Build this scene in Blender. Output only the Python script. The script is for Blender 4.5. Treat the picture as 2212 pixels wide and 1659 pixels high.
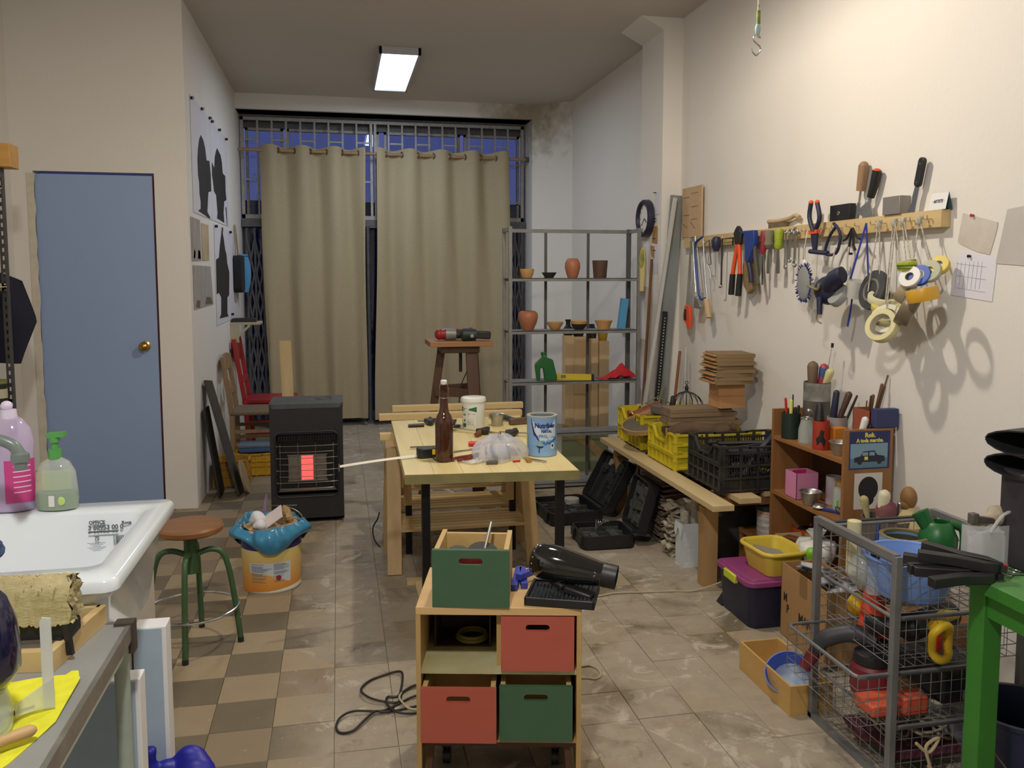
import bpy, bmesh, math, random
from mathutils import Vector, Matrix
from math import sin, cos, pi, radians as rad
random.seed(7)
for o in list(bpy.data.objects): bpy.data.objects.remove(o)
SC = bpy.context.scene
COL = SC.collection

# ------------------------------------------------------------------ camera
YAW, PIT = rad(11.9), rad(5.08)
cd = bpy.data.cameras.new('camera'); cam = bpy.data.objects.new('camera', cd); COL.objects.link(cam)
cam.location = (0, 0, 1.48)
cam.rotation_euler = (rad(90) - PIT, 0, -YAW)
cd.sensor_fit = 'HORIZONTAL'; cd.sensor_width = 36.0; cd.lens = 36.0 * 1845 / 2212
cd.shift_x = -14 / 2212; cd.shift_y = -67.5 / 2212
cd.clip_start = 0.05; cd.clip_end = 100
SC.camera = cam

# ------------------------------------------------------------------ exposure, dusk outside, lamps
SC.view_settings.view_transform = 'Standard'; SC.view_settings.look = 'None'
SC.view_settings.gamma = 1.0; SC.view_settings.use_curve_mapping = False
SC.view_settings.exposure = 0.0
W = bpy.data.worlds.new('dusk'); SC.world = W; W.use_nodes = True
W.node_tree.nodes['Background'].inputs[0].default_value = (0.10, 0.12, 0.34, 1)
W.node_tree.nodes['Background'].inputs[1].default_value = 0.75

def lamp(name, kind, loc, power, color, **kw):
    l = bpy.data.lights.new(name, kind); l.energy = power; l.color = color
    for k, v in kw.items(): setattr(l, k, v)
    o = bpy.data.objects.new(name, l); COL.objects.link(o); o.location = loc
    return o
WARM, COOL, NEUT = (1.0, 0.87, 0.72), (0.78, 0.86, 1.0), (1.0, 0.95, 0.91)
lamp('bulb_light', 'POINT', (0.90, 3.35, 2.955), 88, WARM, shadow_soft_size=0.045)
lamp('tube_light', 'AREA', (0.485, 7.22, 3.115), 21, COOL, shape='RECTANGLE', size=0.24, size_y=1.2)
lamp('rear_bulb_light', 'POINT', (-0.15, 0.55, 2.955), 165, NEUT, shadow_soft_size=0.09)

# ------------------------------------------------------------------ helpers
def srgb(c):
    return tuple((v / 255 / 12.92) if v <= 10 else ((v / 255 + 0.055) / 1.055) ** 2.4 for v in c) + (1.0,)

class MB:
    """collects shapes for one mesh object"""
    def __init__(s): s.v = []; s.f = []; s.m = []; s.mi = 0
    def add(s, vs, fs, mtx=None):
        b = len(s.v)
        s.v += [tuple(mtx @ Vector(v)) if mtx is not None else tuple(v) for v in vs]
        s.f += [tuple(i + b for i in f) for f in fs]; s.m += [s.mi] * len(fs)
        return s
    def box(s, c, d, rot=None):
        x, y, z = d[0] / 2, d[1] / 2, d[2] / 2
        vs = [(-x, -y, -z), (x, -y, -z), (x, y, -z), (-x, y, -z), (-x, -y, z), (x, -y, z), (x, y, z), (-x, y, z)]
        fs = [(0, 3, 2, 1), (4, 5, 6, 7), (0, 1, 5, 4), (1, 2, 6, 5), (2, 3, 7, 6), (3, 0, 4, 7)]
        m = Matrix.Translation(c)
        if rot: m = m @ Matrix.Rotation(rot[2], 4, 'Z') @ Matrix.Rotation(rot[1], 4, 'Y') @ Matrix.Rotation(rot[0], 4, 'X')
        return s.add(vs, fs, m)
    def bb(s, a, b):
        return s.box([(a[i] + b[i]) / 2 for i in range(3)], [abs(b[i] - a[i]) for i in range(3)])
    def bar(s, a, b, w, h, up=(0, 0, 1)):
        """rectangular bar from a to b, w across, h along up"""
        a, b = Vector(a), Vector(b); d = b - a; L = d.length; d.normalize()
        u = Vector(up); x = d.cross(u)
        if x.length < 1e-4: u = Vector((0, 1, 0)); x = d.cross(u)
        x.normalize(); u = x.cross(d)
        m = Matrix((x, d, u)).transposed().to_4x4(); m.translation = (a + b) / 2
        x2, y2, z2 = w / 2, L / 2, h / 2
        vs = [(-x2, -y2, -z2), (x2, -y2, -z2), (x2, y2, -z2), (-x2, y2, -z2), (-x2, -y2, z2), (x2, -y2, z2), (x2, y2, z2), (-x2, y2, z2)]
        fs = [(0, 3, 2, 1), (4, 5, 6, 7), (0, 1, 5, 4), (1, 2, 6, 5), (2, 3, 7, 6), (3, 0, 4, 7)]
        return s.add(vs, fs, m)
    def lathe(s, prof, n=24, mtx=None, cap=True):
        """prof: [(r, z)...] turned about z"""
        vs, fs = [], []
        for r, z in prof:
            for k in range(n): vs.append((r * cos(2 * pi * k / n), r * sin(2 * pi * k / n), z))
        for i in range(len(prof) - 1):
            for k in range(n):
                a, b = i * n + k, i * n + (k + 1) % n
                fs.append((a, b, b + n, a + n))
        if cap:
            if prof[0][0] > 1e-5: fs.append(tuple(range(n - 1, -1, -1)))
            if prof[-1][0] > 1e-5: fs.append(tuple((len(prof) - 1) * n + k for k in range(n)))
        return s.add(vs, fs, mtx)
    def cyl(s, a, b, r, r2=None, n=12):
        a, b = Vector(a), Vector(b); d = b - a
        q = Vector((0, 0, 1)).rotation_difference(d.normalized()).to_matrix().to_4x4(); q.translation = a
        return s.lathe([(r, 0), (r if r2 is None else r2, d.length)], n, q)
    def tube(s, pts, r, n=8, closed=False, cap=True):
        P = [Vector(p) for p in pts]; N = len(P)
        R = list(r) if isinstance(r, (list, tuple)) else [r] * N
        vs, fs = [], []; ref = None
        for i in range(N):
            if closed: t = P[(i + 1) % N] - P[i - 1]
            else: t = P[min(i + 1, N - 1)] - P[max(i - 1, 0)]
            if t.length < 1e-9: t = Vector((0, 0, 1))
            t.normalize()
            if ref is None:
                ref = Vector((0, 0, 1)) if abs(t.z) < 0.9 else Vector((1, 0, 0))
            x = t.cross(ref)
            if x.length < 1e-5: x = t.cross(Vector((0, 1, 0.3)))
            x.normalize(); y = x.cross(t); y.normalize(); ref = y
            for k in range(n):
                a = 2 * pi * k / n; vs.append(P[i] + (x * cos(a) + y * sin(a)) * R[i])
        for i in range(N if closed else N - 1):
            j = (i + 1) % N
            for k in range(n):
                k2 = (k + 1) % n; fs.append((i * n + k, i * n + k2, j * n + k2, j * n + k))
        if cap and not closed:
            fs.append(tuple(range(n - 1, -1, -1))); fs.append(tuple((N - 1) * n + k for k in range(n)))
        return s.add(vs, fs)
    def prism(s, poly, t, mtx=None, z0=None):
        """poly [(x, y)] counterclockwise, extruded along z by t (centred unless z0)"""
        a = -t / 2 if z0 is None else z0; n = len(poly)
        vs = [(x, y, a) for x, y in poly] + [(x, y, a + t) for x, y in poly]
        fs = [tuple(range(n - 1, -1, -1)), tuple(range(n, 2 * n))] + [(i, (i + 1) % n, n + (i + 1) % n, n + i) for i in range(n)]
        return s.add(vs, fs, mtx)
    def grid(s, f, nu, nv, thick=0.0, wrap=False):
        """f(u, v) with u, v in 0..1 -> point; thick gives a second skin"""
        vs = [Vector(f(i / nu, j / nv)) for j in range(nv + 1) for i in range(nu + 1)]
        W1 = nu + 1
        fs = [(j * W1 + i, j * W1 + i + 1, (j + 1) * W1 + i + 1, (j + 1) * W1 + i) for j in range(nv) for i in range(nu)]
        if not thick: return s.add(vs, fs)
        nr = [Vector((0, 0, 0)) for _ in vs]
        for q in fs:
            a, b, c, d = (vs[k] for k in q); nn = (c - a).cross(d - b)
            for k in q: nr[k] += nn
        n0 = len(vs)
        v2 = [p - nn.normalized() * thick if nn.length > 0 else p for p, nn in zip(vs, nr)]
        f2 = [tuple(n0 + k for k in reversed(q)) for q in fs]
        edge = [i for i in range(W1)] + [j * W1 + nu for j in range(1, nv + 1)] + [nv * W1 + i for i in range(nu - 1, -1, -1)] + [j * W1 for j in range(nv - 1, 0, -1)]
        f3 = [(edge[k], n0 + edge[k], n0 + edge[(k + 1) % len(edge)], edge[(k + 1) % len(edge)]) for k in range(len(edge))]
        return s.add(vs + v2, fs + f2 + f3)
    def ball(s, c, r, n=16, m=10, mtx=None):
        rx, ry, rz = r if isinstance(r, (tuple, list)) else (r, r, r)
        vs = [(0, 0, -rz)]; fs = []
        for j in range(1, m):
            a = -pi / 2 + pi * j / m
            for k in range(n): vs.append((rx * cos(a) * cos(2 * pi * k / n), ry * cos(a) * sin(2 * pi * k / n), rz * sin(a)))
        vs.append((0, 0, rz)); T = len(vs) - 1
        for k in range(n):
            fs.append((0, 1 + (k + 1) % n, 1 + k)); fs.append((T, 1 + (m - 2) * n + k, 1 + (m - 2) * n + (k + 1) % n))
        for j in range(m - 2):
            for k in range(n):
                a, b = 1 + j * n + k, 1 + j * n + (k + 1) % n; fs.append((a, b, b + n, a + n))
        M0 = Matrix.Translation(c)
        if mtx is not None: M0 = M0 @ mtx
        return s.add(vs, fs, M0)
    def torus(s, c, R, r, axis=(0, 0, 1), n=28, m=8, sq=None):
        """ring; sq=(w,h) makes a flat band section instead"""
        q = Vector((0, 0, 1)).rotation_difference(Vector(axis).normalized()).to_matrix().to_4x4(); q.translation = c
        sec = [(R + r * cos(2 * pi * k / m), r * sin(2 * pi * k / m)) for k in range(m)] if sq is None else \
              [(R - sq[0] / 2, -sq[1] / 2), (R + sq[0] / 2, -sq[1] / 2), (R + sq[0] / 2, sq[1] / 2), (R - sq[0] / 2, sq[1] / 2)]
        m = len(sec); vs, fs = [], []
        for k in range(n):
            a = 2 * pi * k / n
            for x, z in sec: vs.append((x * cos(a), x * sin(a), z))
        for k in range(n):
            for j in range(m):
                k2, j2 = (k + 1) % n, (j + 1) % m
                fs.append((k * m + j, k2 * m + j, k2 * m + j2, k * m + j2))
        return s.add(vs, fs, q)
    def xf(s, mtx, start=0):
        s.v[start:] = [tuple(mtx @ Vector(v)) for v in s.v[start:]]; return s
    def warp(s, f): s.v = [tuple(f(Vector(v))) for v in s.v]; return s

def setup(o, label=None, cat=None, group=None, kind=None):
    if label: o['label'] = label
    if cat: o['category'] = cat
    if group: o['group'] = group
    if kind: o['kind'] = kind
    return o

def obj(name, mb, mat, parent=None, loc=(0, 0, 0), rz=0.0, label=None, cat=None, group=None, kind=None, smooth=40, bev=0.0, rot=None, seg=2):
    me = bpy.data.meshes.new(name); me.from_pydata(mb.v, [], mb.f); me.validate()
    mats = mat if isinstance(mat, (list, tuple)) else [mat]
    for m in mats: me.materials.append(m)
    if len(mats) > 1 and len(me.polygons) == len(mb.m):
        me.polygons.foreach_set('material_index', mb.m)
    bm = bmesh.new(); bm.from_mesh(me); bmesh.ops.recalc_face_normals(bm, faces=bm.faces); bm.to_mesh(me); bm.free()
    if smooth:
        me.polygons.foreach_set('use_smooth', [True] * len(me.polygons))
        me.set_sharp_from_angle(angle=rad(smooth))
    o = bpy.data.objects.new(name, me); COL.objects.link(o)
    o.location = loc; o.rotation_euler = rot if rot else (0, 0, rz)
    if parent: o.parent = parent
    if bev:
        b = o.modifiers.new('bevel', 'BEVEL'); b.width = bev; b.segments = seg; b.limit_method = 'ANGLE'; b.angle_limit = rad(50)
    return setup(o, label, cat, group, kind)

def thing(name, label, cat, loc=(0, 0, 0), rz=0.0, group=None, rot=None):
    o = bpy.data.objects.new(name, None); COL.objects.link(o); o.empty_display_size = 0.05
    o.location = loc; o.rotation_euler = rot if rot else (0, 0, rz)
    return setup(o, label, cat, group)

def struct(name, mb, mat, **kw): return obj(name, mb, mat, kind='structure', **kw)

def dup(root, loc=None, rz=None, label=None, group=None, rot=None):
    """a copy of a thing with copies of its parts and sub-parts"""
    r = root.copy(); COL.objects.link(r)
    if loc is not None: r.location = loc
    if rz is not None: r.rotation_euler = (0, 0, rz)
    if rot is not None: r.rotation_euler = rot
    if label: r['label'] = label
    if group: r['group'] = group
    for ch in list(root.children):
        c = ch.copy(); COL.objects.link(c); c.parent = r
        for g in ch.children:
            d = g.copy(); COL.objects.link(d); d.parent = c
    return r

def text_mb(body, size, mtx, bold=0.0, align='CENTER', depth=0.0008, sx=1.0):
    """lettering as real thin geometry in the xy plane of mtx"""
    cu = bpy.data.curves.new('t', 'FONT'); cu.body = body; cu.size = size; cu.align_x = align; cu.align_y = 'CENTER'
    cu.extrude = depth / 2; cu.offset = bold; cu.resolution_u = 2
    to = bpy.data.objects.new('t', cu); COL.objects.link(to)
    dg = bpy.context.evaluated_depsgraph_get(); me = bpy.data.meshes.new_from_object(to.evaluated_get(dg))
    mb = MB(); S = Matrix.Diagonal((sx, 1, 1, 1))
    mb.add([v.co.copy() for v in me.vertices], [tuple(p.vertices) for p in me.polygons], mtx @ S)
    bpy.data.objects.remove(to); bpy.data.curves.remove(cu); bpy.data.meshes.remove(me)
    return mb

def frame(o, x, y):
    """matrix from origin and x, y directions (z = x cross y)"""
    x, y = Vector(x).normalized(), Vector(y).normalized(); z = x.cross(y).normalized(); y = z.cross(x)
    m = Matrix((x, y, z)).transposed().to_4x4(); m.translation = o
    return m

def rrect(w, h, r, n=4, cx=0.0, cy=0.0):
    pts = []
    for qx, qy, a0 in ((1, 1, 0), (-1, 1, 90), (-1, -1, 180), (1, -1, 270)):
        for k in range(n + 1):
            a = rad(a0 + 90 * k / n); pts.append((cx + qx * (w / 2 - r) + r * cos(a), cy + qy * (h / 2 - r) + r * sin(a)))
    return pts

def smoothpath(pts, k=6, closed=False):
    P = [Vector(p) for p in pts]; N = len(P); out = []
    for i in range(N if closed else N - 1):
        p0, p1, p2, p3 = (P[(i + j - 1) % N] if closed else P[min(max(i + j - 1, 0), N - 1)] for j in range(4))
        for q in range(k):
            t = q / k
            out.append(0.5 * ((2 * p1) + (p2 - p0) * t + (2 * p0 - 5 * p1 + 4 * p2 - p3) * t * t + (3 * p1 - p0 - 3 * p2 + p3) * t ** 3))
    if not closed: out.append(P[-1])
    return out

# ------------------------------------------------------------------ materials
MC = {}
def mat(name, c, rough=0.5, metal=0.0, c2=None, nscale=6.0, amt=0.5, stretch=(1, 1, 1), bump=0.0, bscale=None, spec=None, detail=4.0, coat=0.0, objspace=True):
    """principled surface, optionally mottled with noise towards c2"""
    if name in MC: return MC[name]
    m = bpy.data.materials.new(name); MC[name] = m; m.use_nodes = True
    nt = m.node_tree; b = nt.nodes['Principled BSDF']
    b.inputs['Base Color'].default_value = srgb(c); b.inputs['Roughness'].default_value = rough; b.inputs['Metallic'].default_value = metal
    if spec is not None: b.inputs['Specular IOR Level'].default_value = spec
    if coat: b.inputs['Coat Weight'].default_value = coat; b.inputs['Coat Roughness'].default_value = 0.08
    if c2 is not None or bump:
        tc = nt.nodes.new('ShaderNodeTexCoord'); mp = nt.nodes.new('ShaderNodeMapping'); mp.inputs['Scale'].default_value = stretch
        nz = nt.nodes.new('ShaderNodeTexNoise'); nz.inputs['Scale'].default_value = nscale; nz.inputs['Detail'].default_value = detail
        nt.links.new(tc.outputs['Object'], mp.inputs['Vector']); nt.links.new(mp.outputs['Vector'], nz.inputs['Vector'])
        if c2 is not None:
            rp = nt.nodes.new('ShaderNodeValToRGB'); e = rp.color_ramp.elements
            e[0].position = 0.5 - amt / 2; e[0].color = srgb(c); e[1].position = 0.5 + amt / 2; e[1].color = srgb(c2)
            nt.links.new(nz.outputs['Fac'], rp.inputs['Fac']); nt.links.new(rp.outputs['Color'], b.inputs['Base Color'])
        if bump:
            n2 = nz
            if bscale:
                n2 = nt.nodes.new('ShaderNodeTexNoise'); n2.inputs['Scale'].default_value = bscale; n2.inputs['Detail'].default_value = 5
                nt.links.new(mp.outputs['Vector'], n2.inputs['Vector'])
            bp = nt.nodes.new('ShaderNodeBump'); bp.inputs['Strength'].default_value = bump; bp.inputs['Distance'].default_value = 0.01
            nt.links.new(n2.outputs['Fac'], bp.inputs['Height']); nt.links.new(bp.outputs['Normal'], b.inputs['Normal'])
    return m

def wood(name, c, c2, axis='Y', scale=18.0, rough=0.55, knots=True):
    """grain stretched along an axis with a few darker streaks"""
    st = {'X': (0.12, 1, 1), 'Y': (1, 0.12, 1), 'Z': (1, 1, 0.12)}[axis]
    return mat(name, c, rough, c2=c2, nscale=scale, amt=0.45, stretch=st, bump=0.06, detail=6)

def clear(name, c, rough=0.05, alpha=0.35, trans=0.0, ior=1.45):
    """see-through plastic or glass; thin sheets use alpha, solids transmission"""
    if name in MC: return MC[name]
    m = bpy.data.materials.new(name); MC[name] = m; m.use_nodes = True
    b = m.node_tree.nodes['Principled BSDF']
    b.inputs['Base Color'].default_value = srgb(c); b.inputs['Roughness'].default_value = rough
    b.inputs['Alpha'].default_value = alpha; b.inputs['Transmission Weight'].default_value = trans; b.inputs['IOR'].default_value = ior
    return m

def emit(name, c, strength):
    if name in MC: return MC[name]
    m = bpy.data.materials.new(name); MC[name] = m; m.use_nodes = True
    b = m.node_tree.nodes['Principled BSDF']
    b.inputs['Base Color'].default_value = srgb(c)
    b.inputs['Emission Color'].default_value = srgb(c); b.inputs['Emission Strength'].default_value = strength
    return m
# ------------------------------------------------------------------ room shell
def wall_mat(name, c, c2, mold=None):
    m = mat(name, c, 0.85, c2=c2, nscale=1.3, amt=0.8, bump=0.10, bscale=38, spec=0.2)
    if mold:
        nt = m.node_tree; b = nt.nodes['Principled BSDF']; old = b.inputs['Base Color'].links[0].from_socket
        g = nt.nodes.new('ShaderNodeNewGeometry'); d = nt.nodes.new('ShaderNodeVectorMath'); d.operation = 'DISTANCE'
        d.inputs[1].default_value = mold; nt.links.new(g.outputs['Position'], d.inputs[0])
        nz = nt.nodes.new('ShaderNodeTexNoise'); nz.inputs['Scale'].default_value = 9; nz.inputs['Detail'].default_value = 6
        nt.links.new(g.outputs['Position'], nz.inputs['Vector'])
        s = nt.nodes.new('ShaderNodeMath'); s.operation = 'MULTIPLY_ADD'; s.inputs[1].default_value = -0.9
        nt.links.new(nz.outputs['Fac'], s.inputs[0]); nt.links.new(d.outputs['Value'], s.inputs[2])
        mr = nt.nodes.new('ShaderNodeMapRange'); mr.inputs['From Min'].default_value = -0.35; mr.inputs['From Max'].default_value = 0.12
        mr.inputs['To Min'].default_value = 0.7; mr.inputs['To Max'].default_value = 0.0
        nt.links.new(s.outputs[0], mr.inputs['Value'])
        mx = nt.nodes.new('ShaderNodeMix'); mx.data_type = 'RGBA'; mx.inputs[7].default_value = srgb((128, 116, 74))
        nt.links.new(mr.outputs[0], mx.inputs[0]); nt.links.new(old, mx.inputs[6]); nt.links.new(mx.outputs[2], b.inputs['Base Color'])
    return m
WALL = wall_mat('white_plaster', (229, 226, 221), (222, 219, 212))
WALLB = wall_mat('white_plaster_damp', (226, 224, 220), (220, 217, 210), (1.86, 8.38, 3.10))
CEIL = wall_mat('ceiling_paint', (208, 202, 194), (201, 194, 184))
struct('ceiling', MB().bb((-2.1, -3.1, 3.18), (2.5, 9.1, 3.30)), CEIL, smooth=0)
w = MB().bb((-2.02, 5.689, 0), (-1.782, 5.83, 3.18)).bb((-1.098, 5.689, 0), (-0.905, 5.83, 3.18)).bb((-1.782, 5.689, 2.115), (-1.098, 5.83, 3.18))
struct('wall_door_side', w, WALL, smooth=0)
struct('wall_left', MB().bb((-2.02, -3.0, 0), (-1.90, 5.689, 3.18)), WALL, smooth=0)
struct('wall_left_far', MB().bb((-1.03, 5.83, 0), (-0.905, 8.95, 3.18)), WALL, smooth=0)
struct('wall_right', MB().bb((2.265, -3.0, 0), (2.42, 8.6, 3.18)), WALL, smooth=0)
struct('wall_rear', MB().bb((-2.02, -3.1, 0), (2.42, -3.0, 3.18)), WALL, smooth=0)
p = MB().bb((2.13, 5.46, 0), (2.265, 5.87, 3.18))
p.prism([(1.97, 3.18), (2.13, 3.10), (2.13, 3.18)], 0.41, Matrix(((1, 0, 0, 0), (0, 0, 1, 5.665), (0, 1, 0, 0), (0, 0, 0, 1))))
struct('wall_pillar', p, WALL, smooth=0)
b = MB().bb((-0.905, 8.45, 3.04), (1.92, 8.75, 3.18)).bb((-0.905, 8.50, 3.04), (1.92, 8.95, 3.18))
b.prism([(1.92, 8.45), (2.265, 8.19), (2.265, 8.95), (1.92, 8.95)], 3.18, z0=0)
struct('wall_back', b, WALLB, smooth=0)

# floor: a grout bed carrying cement tiles 20 cm square
def floor_mat():
    m = bpy.data.materials.new('cement_tile'); m.use_nodes = True; nt = m.node_tree; b = nt.nodes['Principled BSDF']
    b.inputs['Roughness'].default_value = 0.62; b.inputs['Specular IOR Level'].default_value = 0.35
    oi = nt.nodes.new('ShaderNodeObjectInfo'); g = nt.nodes.new('ShaderNodeNewGeometry')
    def noise(sc, det, dist=0.0, rough=0.5):
        n = nt.nodes.new('ShaderNodeTexNoise'); n.inputs['Scale'].default_value = sc; n.inputs['Detail'].default_value = det
        n.inputs['Distortion'].default_value = dist; n.inputs['Roughness'].default_value = rough
        nt.links.new(g.outputs['Position'], n.inputs['Vector']); return n.outputs['Fac']
    def mrange(v, a, b2, lo=0.0, hi=1.0):
        r = nt.nodes.new('ShaderNodeMapRange'); r.inputs['From Min'].default_value = a; r.inputs['From Max'].default_value = b2
        r.inputs['To Min'].default_value = lo; r.inputs['To Max'].default_value = hi; nt.links.new(v, r.inputs['Value']); return r.outputs[0]
    def mix(f, a, b2, blend='MIX'):
        x = nt.nodes.new('ShaderNodeMix'); x.data_type = 'RGBA'; x.blend_type = blend
        if isinstance(f, float): x.inputs[0].default_value = f
        else: nt.links.new(f, x.inputs[0])
        for i, c in ((6, a), (7, b2)):
            if isinstance(c, tuple): x.inputs[i].default_value = c
            else: nt.links.new(c, x.inputs[i])
        return x.outputs[2]
    def mul(a, b2):
        x = nt.nodes.new('ShaderNodeMath'); x.operation = 'MULTIPLY'; nt.links.new(a, x.inputs[0]); nt.links.new(b2, x.inputs[1]); return x.outputs[0]
    sep = nt.nodes.new('ShaderNodeSeparateXYZ'); nt.links.new(g.outputs['Position'], sep.inputs[0])
    n1 = noise(2.6, 7, 0.6, 0.62); n2 = noise(11, 6, 0.3, 0.6); n3 = noise(46, 3); n4 = noise(5.5, 8, 1.2, 0.68)
    east = mrange(sep.outputs[0], -0.26, -0.05)                     # old screed smeared over the tiles from here on
    worn = mul(mrange(n1, 0.36, 0.50), east)
    c = mix(worn, oi.outputs['Color'], mix(mrange(n2, 0.35, 0.65), srgb((158, 147, 130)), srgb((178, 168, 150))))
    c = mix(mul(mrange(n4, 0.56, 0.63), east), c, srgb((196, 188, 172)))       # pale cement crusts
    c = mix(mrange(n4, 0.40, 0.30, 0.0, 0.6), c, srgb((112, 98, 80)))          # dirt
    c = mix(mrange(n2, 0.2, 0.8, 0.0, 0.35), c, srgb((134, 122, 102)))
    c = mix(mrange(n3, 0.70, 0.76, 0.0, 0.55), c, srgb((205, 200, 186)))       # paint specks
    nt.links.new(c, b.inputs['Base Color'])
    bp = nt.nodes.new('ShaderNodeBump'); bp.inputs['Strength'].default_value = 0.35; bp.inputs['Distance'].default_value = 0.006
    nt.links.new(n4, bp.inputs['Height']); nt.links.new(bp.outputs['Normal'], b.inputs['Normal'])
    nt.links.new(mrange(n1, 0.3, 0.7, 0.50, 0.75), b.inputs['Roughness'])
    return m
TILE = floor_mat()
fl = struct('floor', MB().bb((-2.02, -3.0, -0.12), (2.5, 9.2, -0.006)), mat('grout', (138, 128, 110), 0.9, c2=(158, 148, 130), nscale=14), smooth=0)
tb = MB()
s_, t_ = 0.0992, 0.0982
tb.add([(-s_, -s_, -.008), (s_, -s_, -.008), (s_, s_, -.008), (-s_, s_, -.008), (-s_, -s_, -.0010), (s_, -s_, -.0010), (s_, s_, -.0010), (-s_, s_, -.0010),
        (-t_, -t_, 0), (t_, -t_, 0), (t_, t_, 0), (-t_, t_, 0)],
       [(0, 1, 5, 4), (1, 2, 6, 5), (2, 3, 7, 6), (3, 0, 4, 7), (4, 5, 9, 8), (5, 6, 10, 9), (6, 7, 11, 10), (7, 4, 8, 11), (8, 9, 10, 11)])
tile0 = obj('tile', tb, TILE, fl, smooth=0)
LIGHT, DARK, TAN = (164, 147, 118), (112, 102, 82), (150, 132, 108)
cells = []
for i in range(-9, 14):
    for j in range(-8, 33):
        x, y = -0.138 + 0.2 * i, 2.7075 + 0.2 * j
        if y > 8.9 or (x < -1.0 and y > 5.6): continue
        near = y * y + (x - 0.4) ** 2
        vis = y > 2.3 and (x / y) > -0.20 - 0.06 and (x / y) < 0.66 and x < 2.2 and not (x < -0.55 and y < 2.9)
        cells.append((0 if vis else 1, near, x, y, i, j))
cells.sort()
def tile_color(i, j, rnd):
    c = LIGHT if (i + j) % 2 else DARK
    if rnd.random() < 0.22: c = TAN
    k = rnd.uniform(0.9, 1.08)
    return srgb(tuple(v * k for v in c))
rt = random.Random(3); rest = MB()
for n, (v, d, x, y, i, j) in enumerate(cells):
    if n < 296:
        o = tile0 if n == 0 else tile0.copy()
        if n: COL.objects.link(o)
        o.location = (x, y, rt.uniform(-0.0012, 0.0010)); o.rotation_euler = (rt.uniform(-.003, .003), rt.uniform(-.003, .003), 0)
        o.color = tile_color(i, j, rt)
    else: rest.add(tb.v, tb.f, Matrix.Translation((x, y, 0)))
o = obj('tile', rest, TILE, fl, smooth=0, kind='stuff'); o.color = srgb((140, 126, 104))

# ------------------------------------------------------------------ blue door
dt = mat('door_blue', (150, 173, 213), 0.5, c2=(143, 166, 206), nscale=0.9, amt=0.6, bump=0.02, bscale=90)
door = struct('door_1', MB().bb((-1.776, 5.700, 0.012), (-1.112, 5.738, 2.098)), dt, smooth=0)
obj('door_edge', MB().bb((-1.111, 5.700, 0.012), (-1.104, 5.730, 2.10)), mat('red_lead', (88, 30, 34), 0.6), door)
brass = mat('brass', (186, 150, 84), 0.25, 1.0)
k = MB(); q = Matrix.Translation((-1.187, 5.700, 1.048)) @ Matrix.Rotation(rad(90), 4, 'X')
k.lathe([(0.032, 0.0), (0.032, 0.004), (0.013, 0.010), (0.011, 0.026), (0.022, 0.034), (0.029, 0.046), (0.029, 0.056), (0.022, 0.066), (0.010, 0.071), (0, 0.0715)], 24, q)
obj('door_knob', k, brass, door)
fr = MB(); r0 = random.Random(5)
pl = []; z = 0.0
L = [(-1.772 + r0.uniform(-.006, .004), zz * 0.07) for zz in range(31)]
poly = [(-1.815, 0.0)] + [(x, z) for x, z in L] + [(-1.815, 2.1)]
fr.prism(poly, 0.004, Matrix(((1, 0, 0, 0), (0, 0, 1, 5.687), (0, 1, 0, 0), (0, 0, 0, 1))))
struct('trim_1', fr, mat('rough_filler', (214, 208, 192), 0.9, c2=(196, 190, 172), nscale=20), smooth=0)

# ------------------------------------------------------------------ shop window, grille and folding gates in the reveal
steel = mat('gate_steel', (172, 171, 166), 0.5, 0.2, c2=(146, 144, 138), nscale=30)
dsteel = mat('dark_gate_steel', (98, 100, 104), 0.5, 0.2, c2=(78, 80, 84), nscale=30)
glass = clear('window_glass', (205, 215, 225), 0.02, 1.0, trans=1.0, ior=1.45)
win = struct('window_1', MB().bb((-0.90, 8.86, 2.00), (1.915, 8.90, 2.05)).bb((-0.90, 8.86, 2.93), (1.915, 8.90, 3.04)), dsteel, smooth=0)
for k, (x0, x1) in enumerate(((-0.86, -0.50), (-0.47, 0.43), (0.48, 1.25), (1.29, 1.87))):
    f = MB()
    for a, c in (((x0, 8.845, 2.05), (x0 + .025, 8.885, 2.93)), ((x1 - .025, 8.845, 2.05), (x1, 8.885, 2.93)), ((x0, 8.845, 2.05), (x1, 8.885, 2.075)), ((x0, 8.845, 2.905), (x1, 8.885, 2.93))): f.bb(a, c)
    fo = obj('window_frame', f, steel, win, smooth=0)
    obj('pane', MB().bb((x0 + .02, 8.862, 2.07), (x1 - .02, 8.867, 2.91)), glass, fo, smooth=0)
s2 = struct('window_2', MB().bb((-0.90, 8.86, 0.0), (1.915, 8.92, 0.05)).bb((-0.90, 8.86, 0.0), (-0.84, 8.90, 2.0)).bb((1.86, 8.86, 0.0), (1.915, 8.90, 2.0)).bb((0.24, 8.86, 0), (0.30, 8.90, 2.0)).bb((0.52, 8.86, 0), (0.58, 8.90, 2.0)), dsteel, smooth=0)
for x0, x1 in ((-0.84, 0.24), (0.30, 0.52), (0.58, 1.86)):
    obj('pane', MB().bb((x0, 8.876, 0.05), (x1, 8.881, 2.0)), glass, s2, smooth=0)
# street outside at dusk: pavement and the house front opposite
struct('pavement_1', MB().bb((-8, 9.2, -0.2), (9, 15, -0.1)), mat('asphalt', (30, 30, 36), 0.9), smooth=0)
fac = MB().bb((-8, 15, -0.2), (9, 15.4, 2.75))
struct('house_front_1', fac, mat('far_plaster', (46, 47, 60), 0.9, c2=(36, 37, 50), nscale=1.5), smooth=0)

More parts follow.
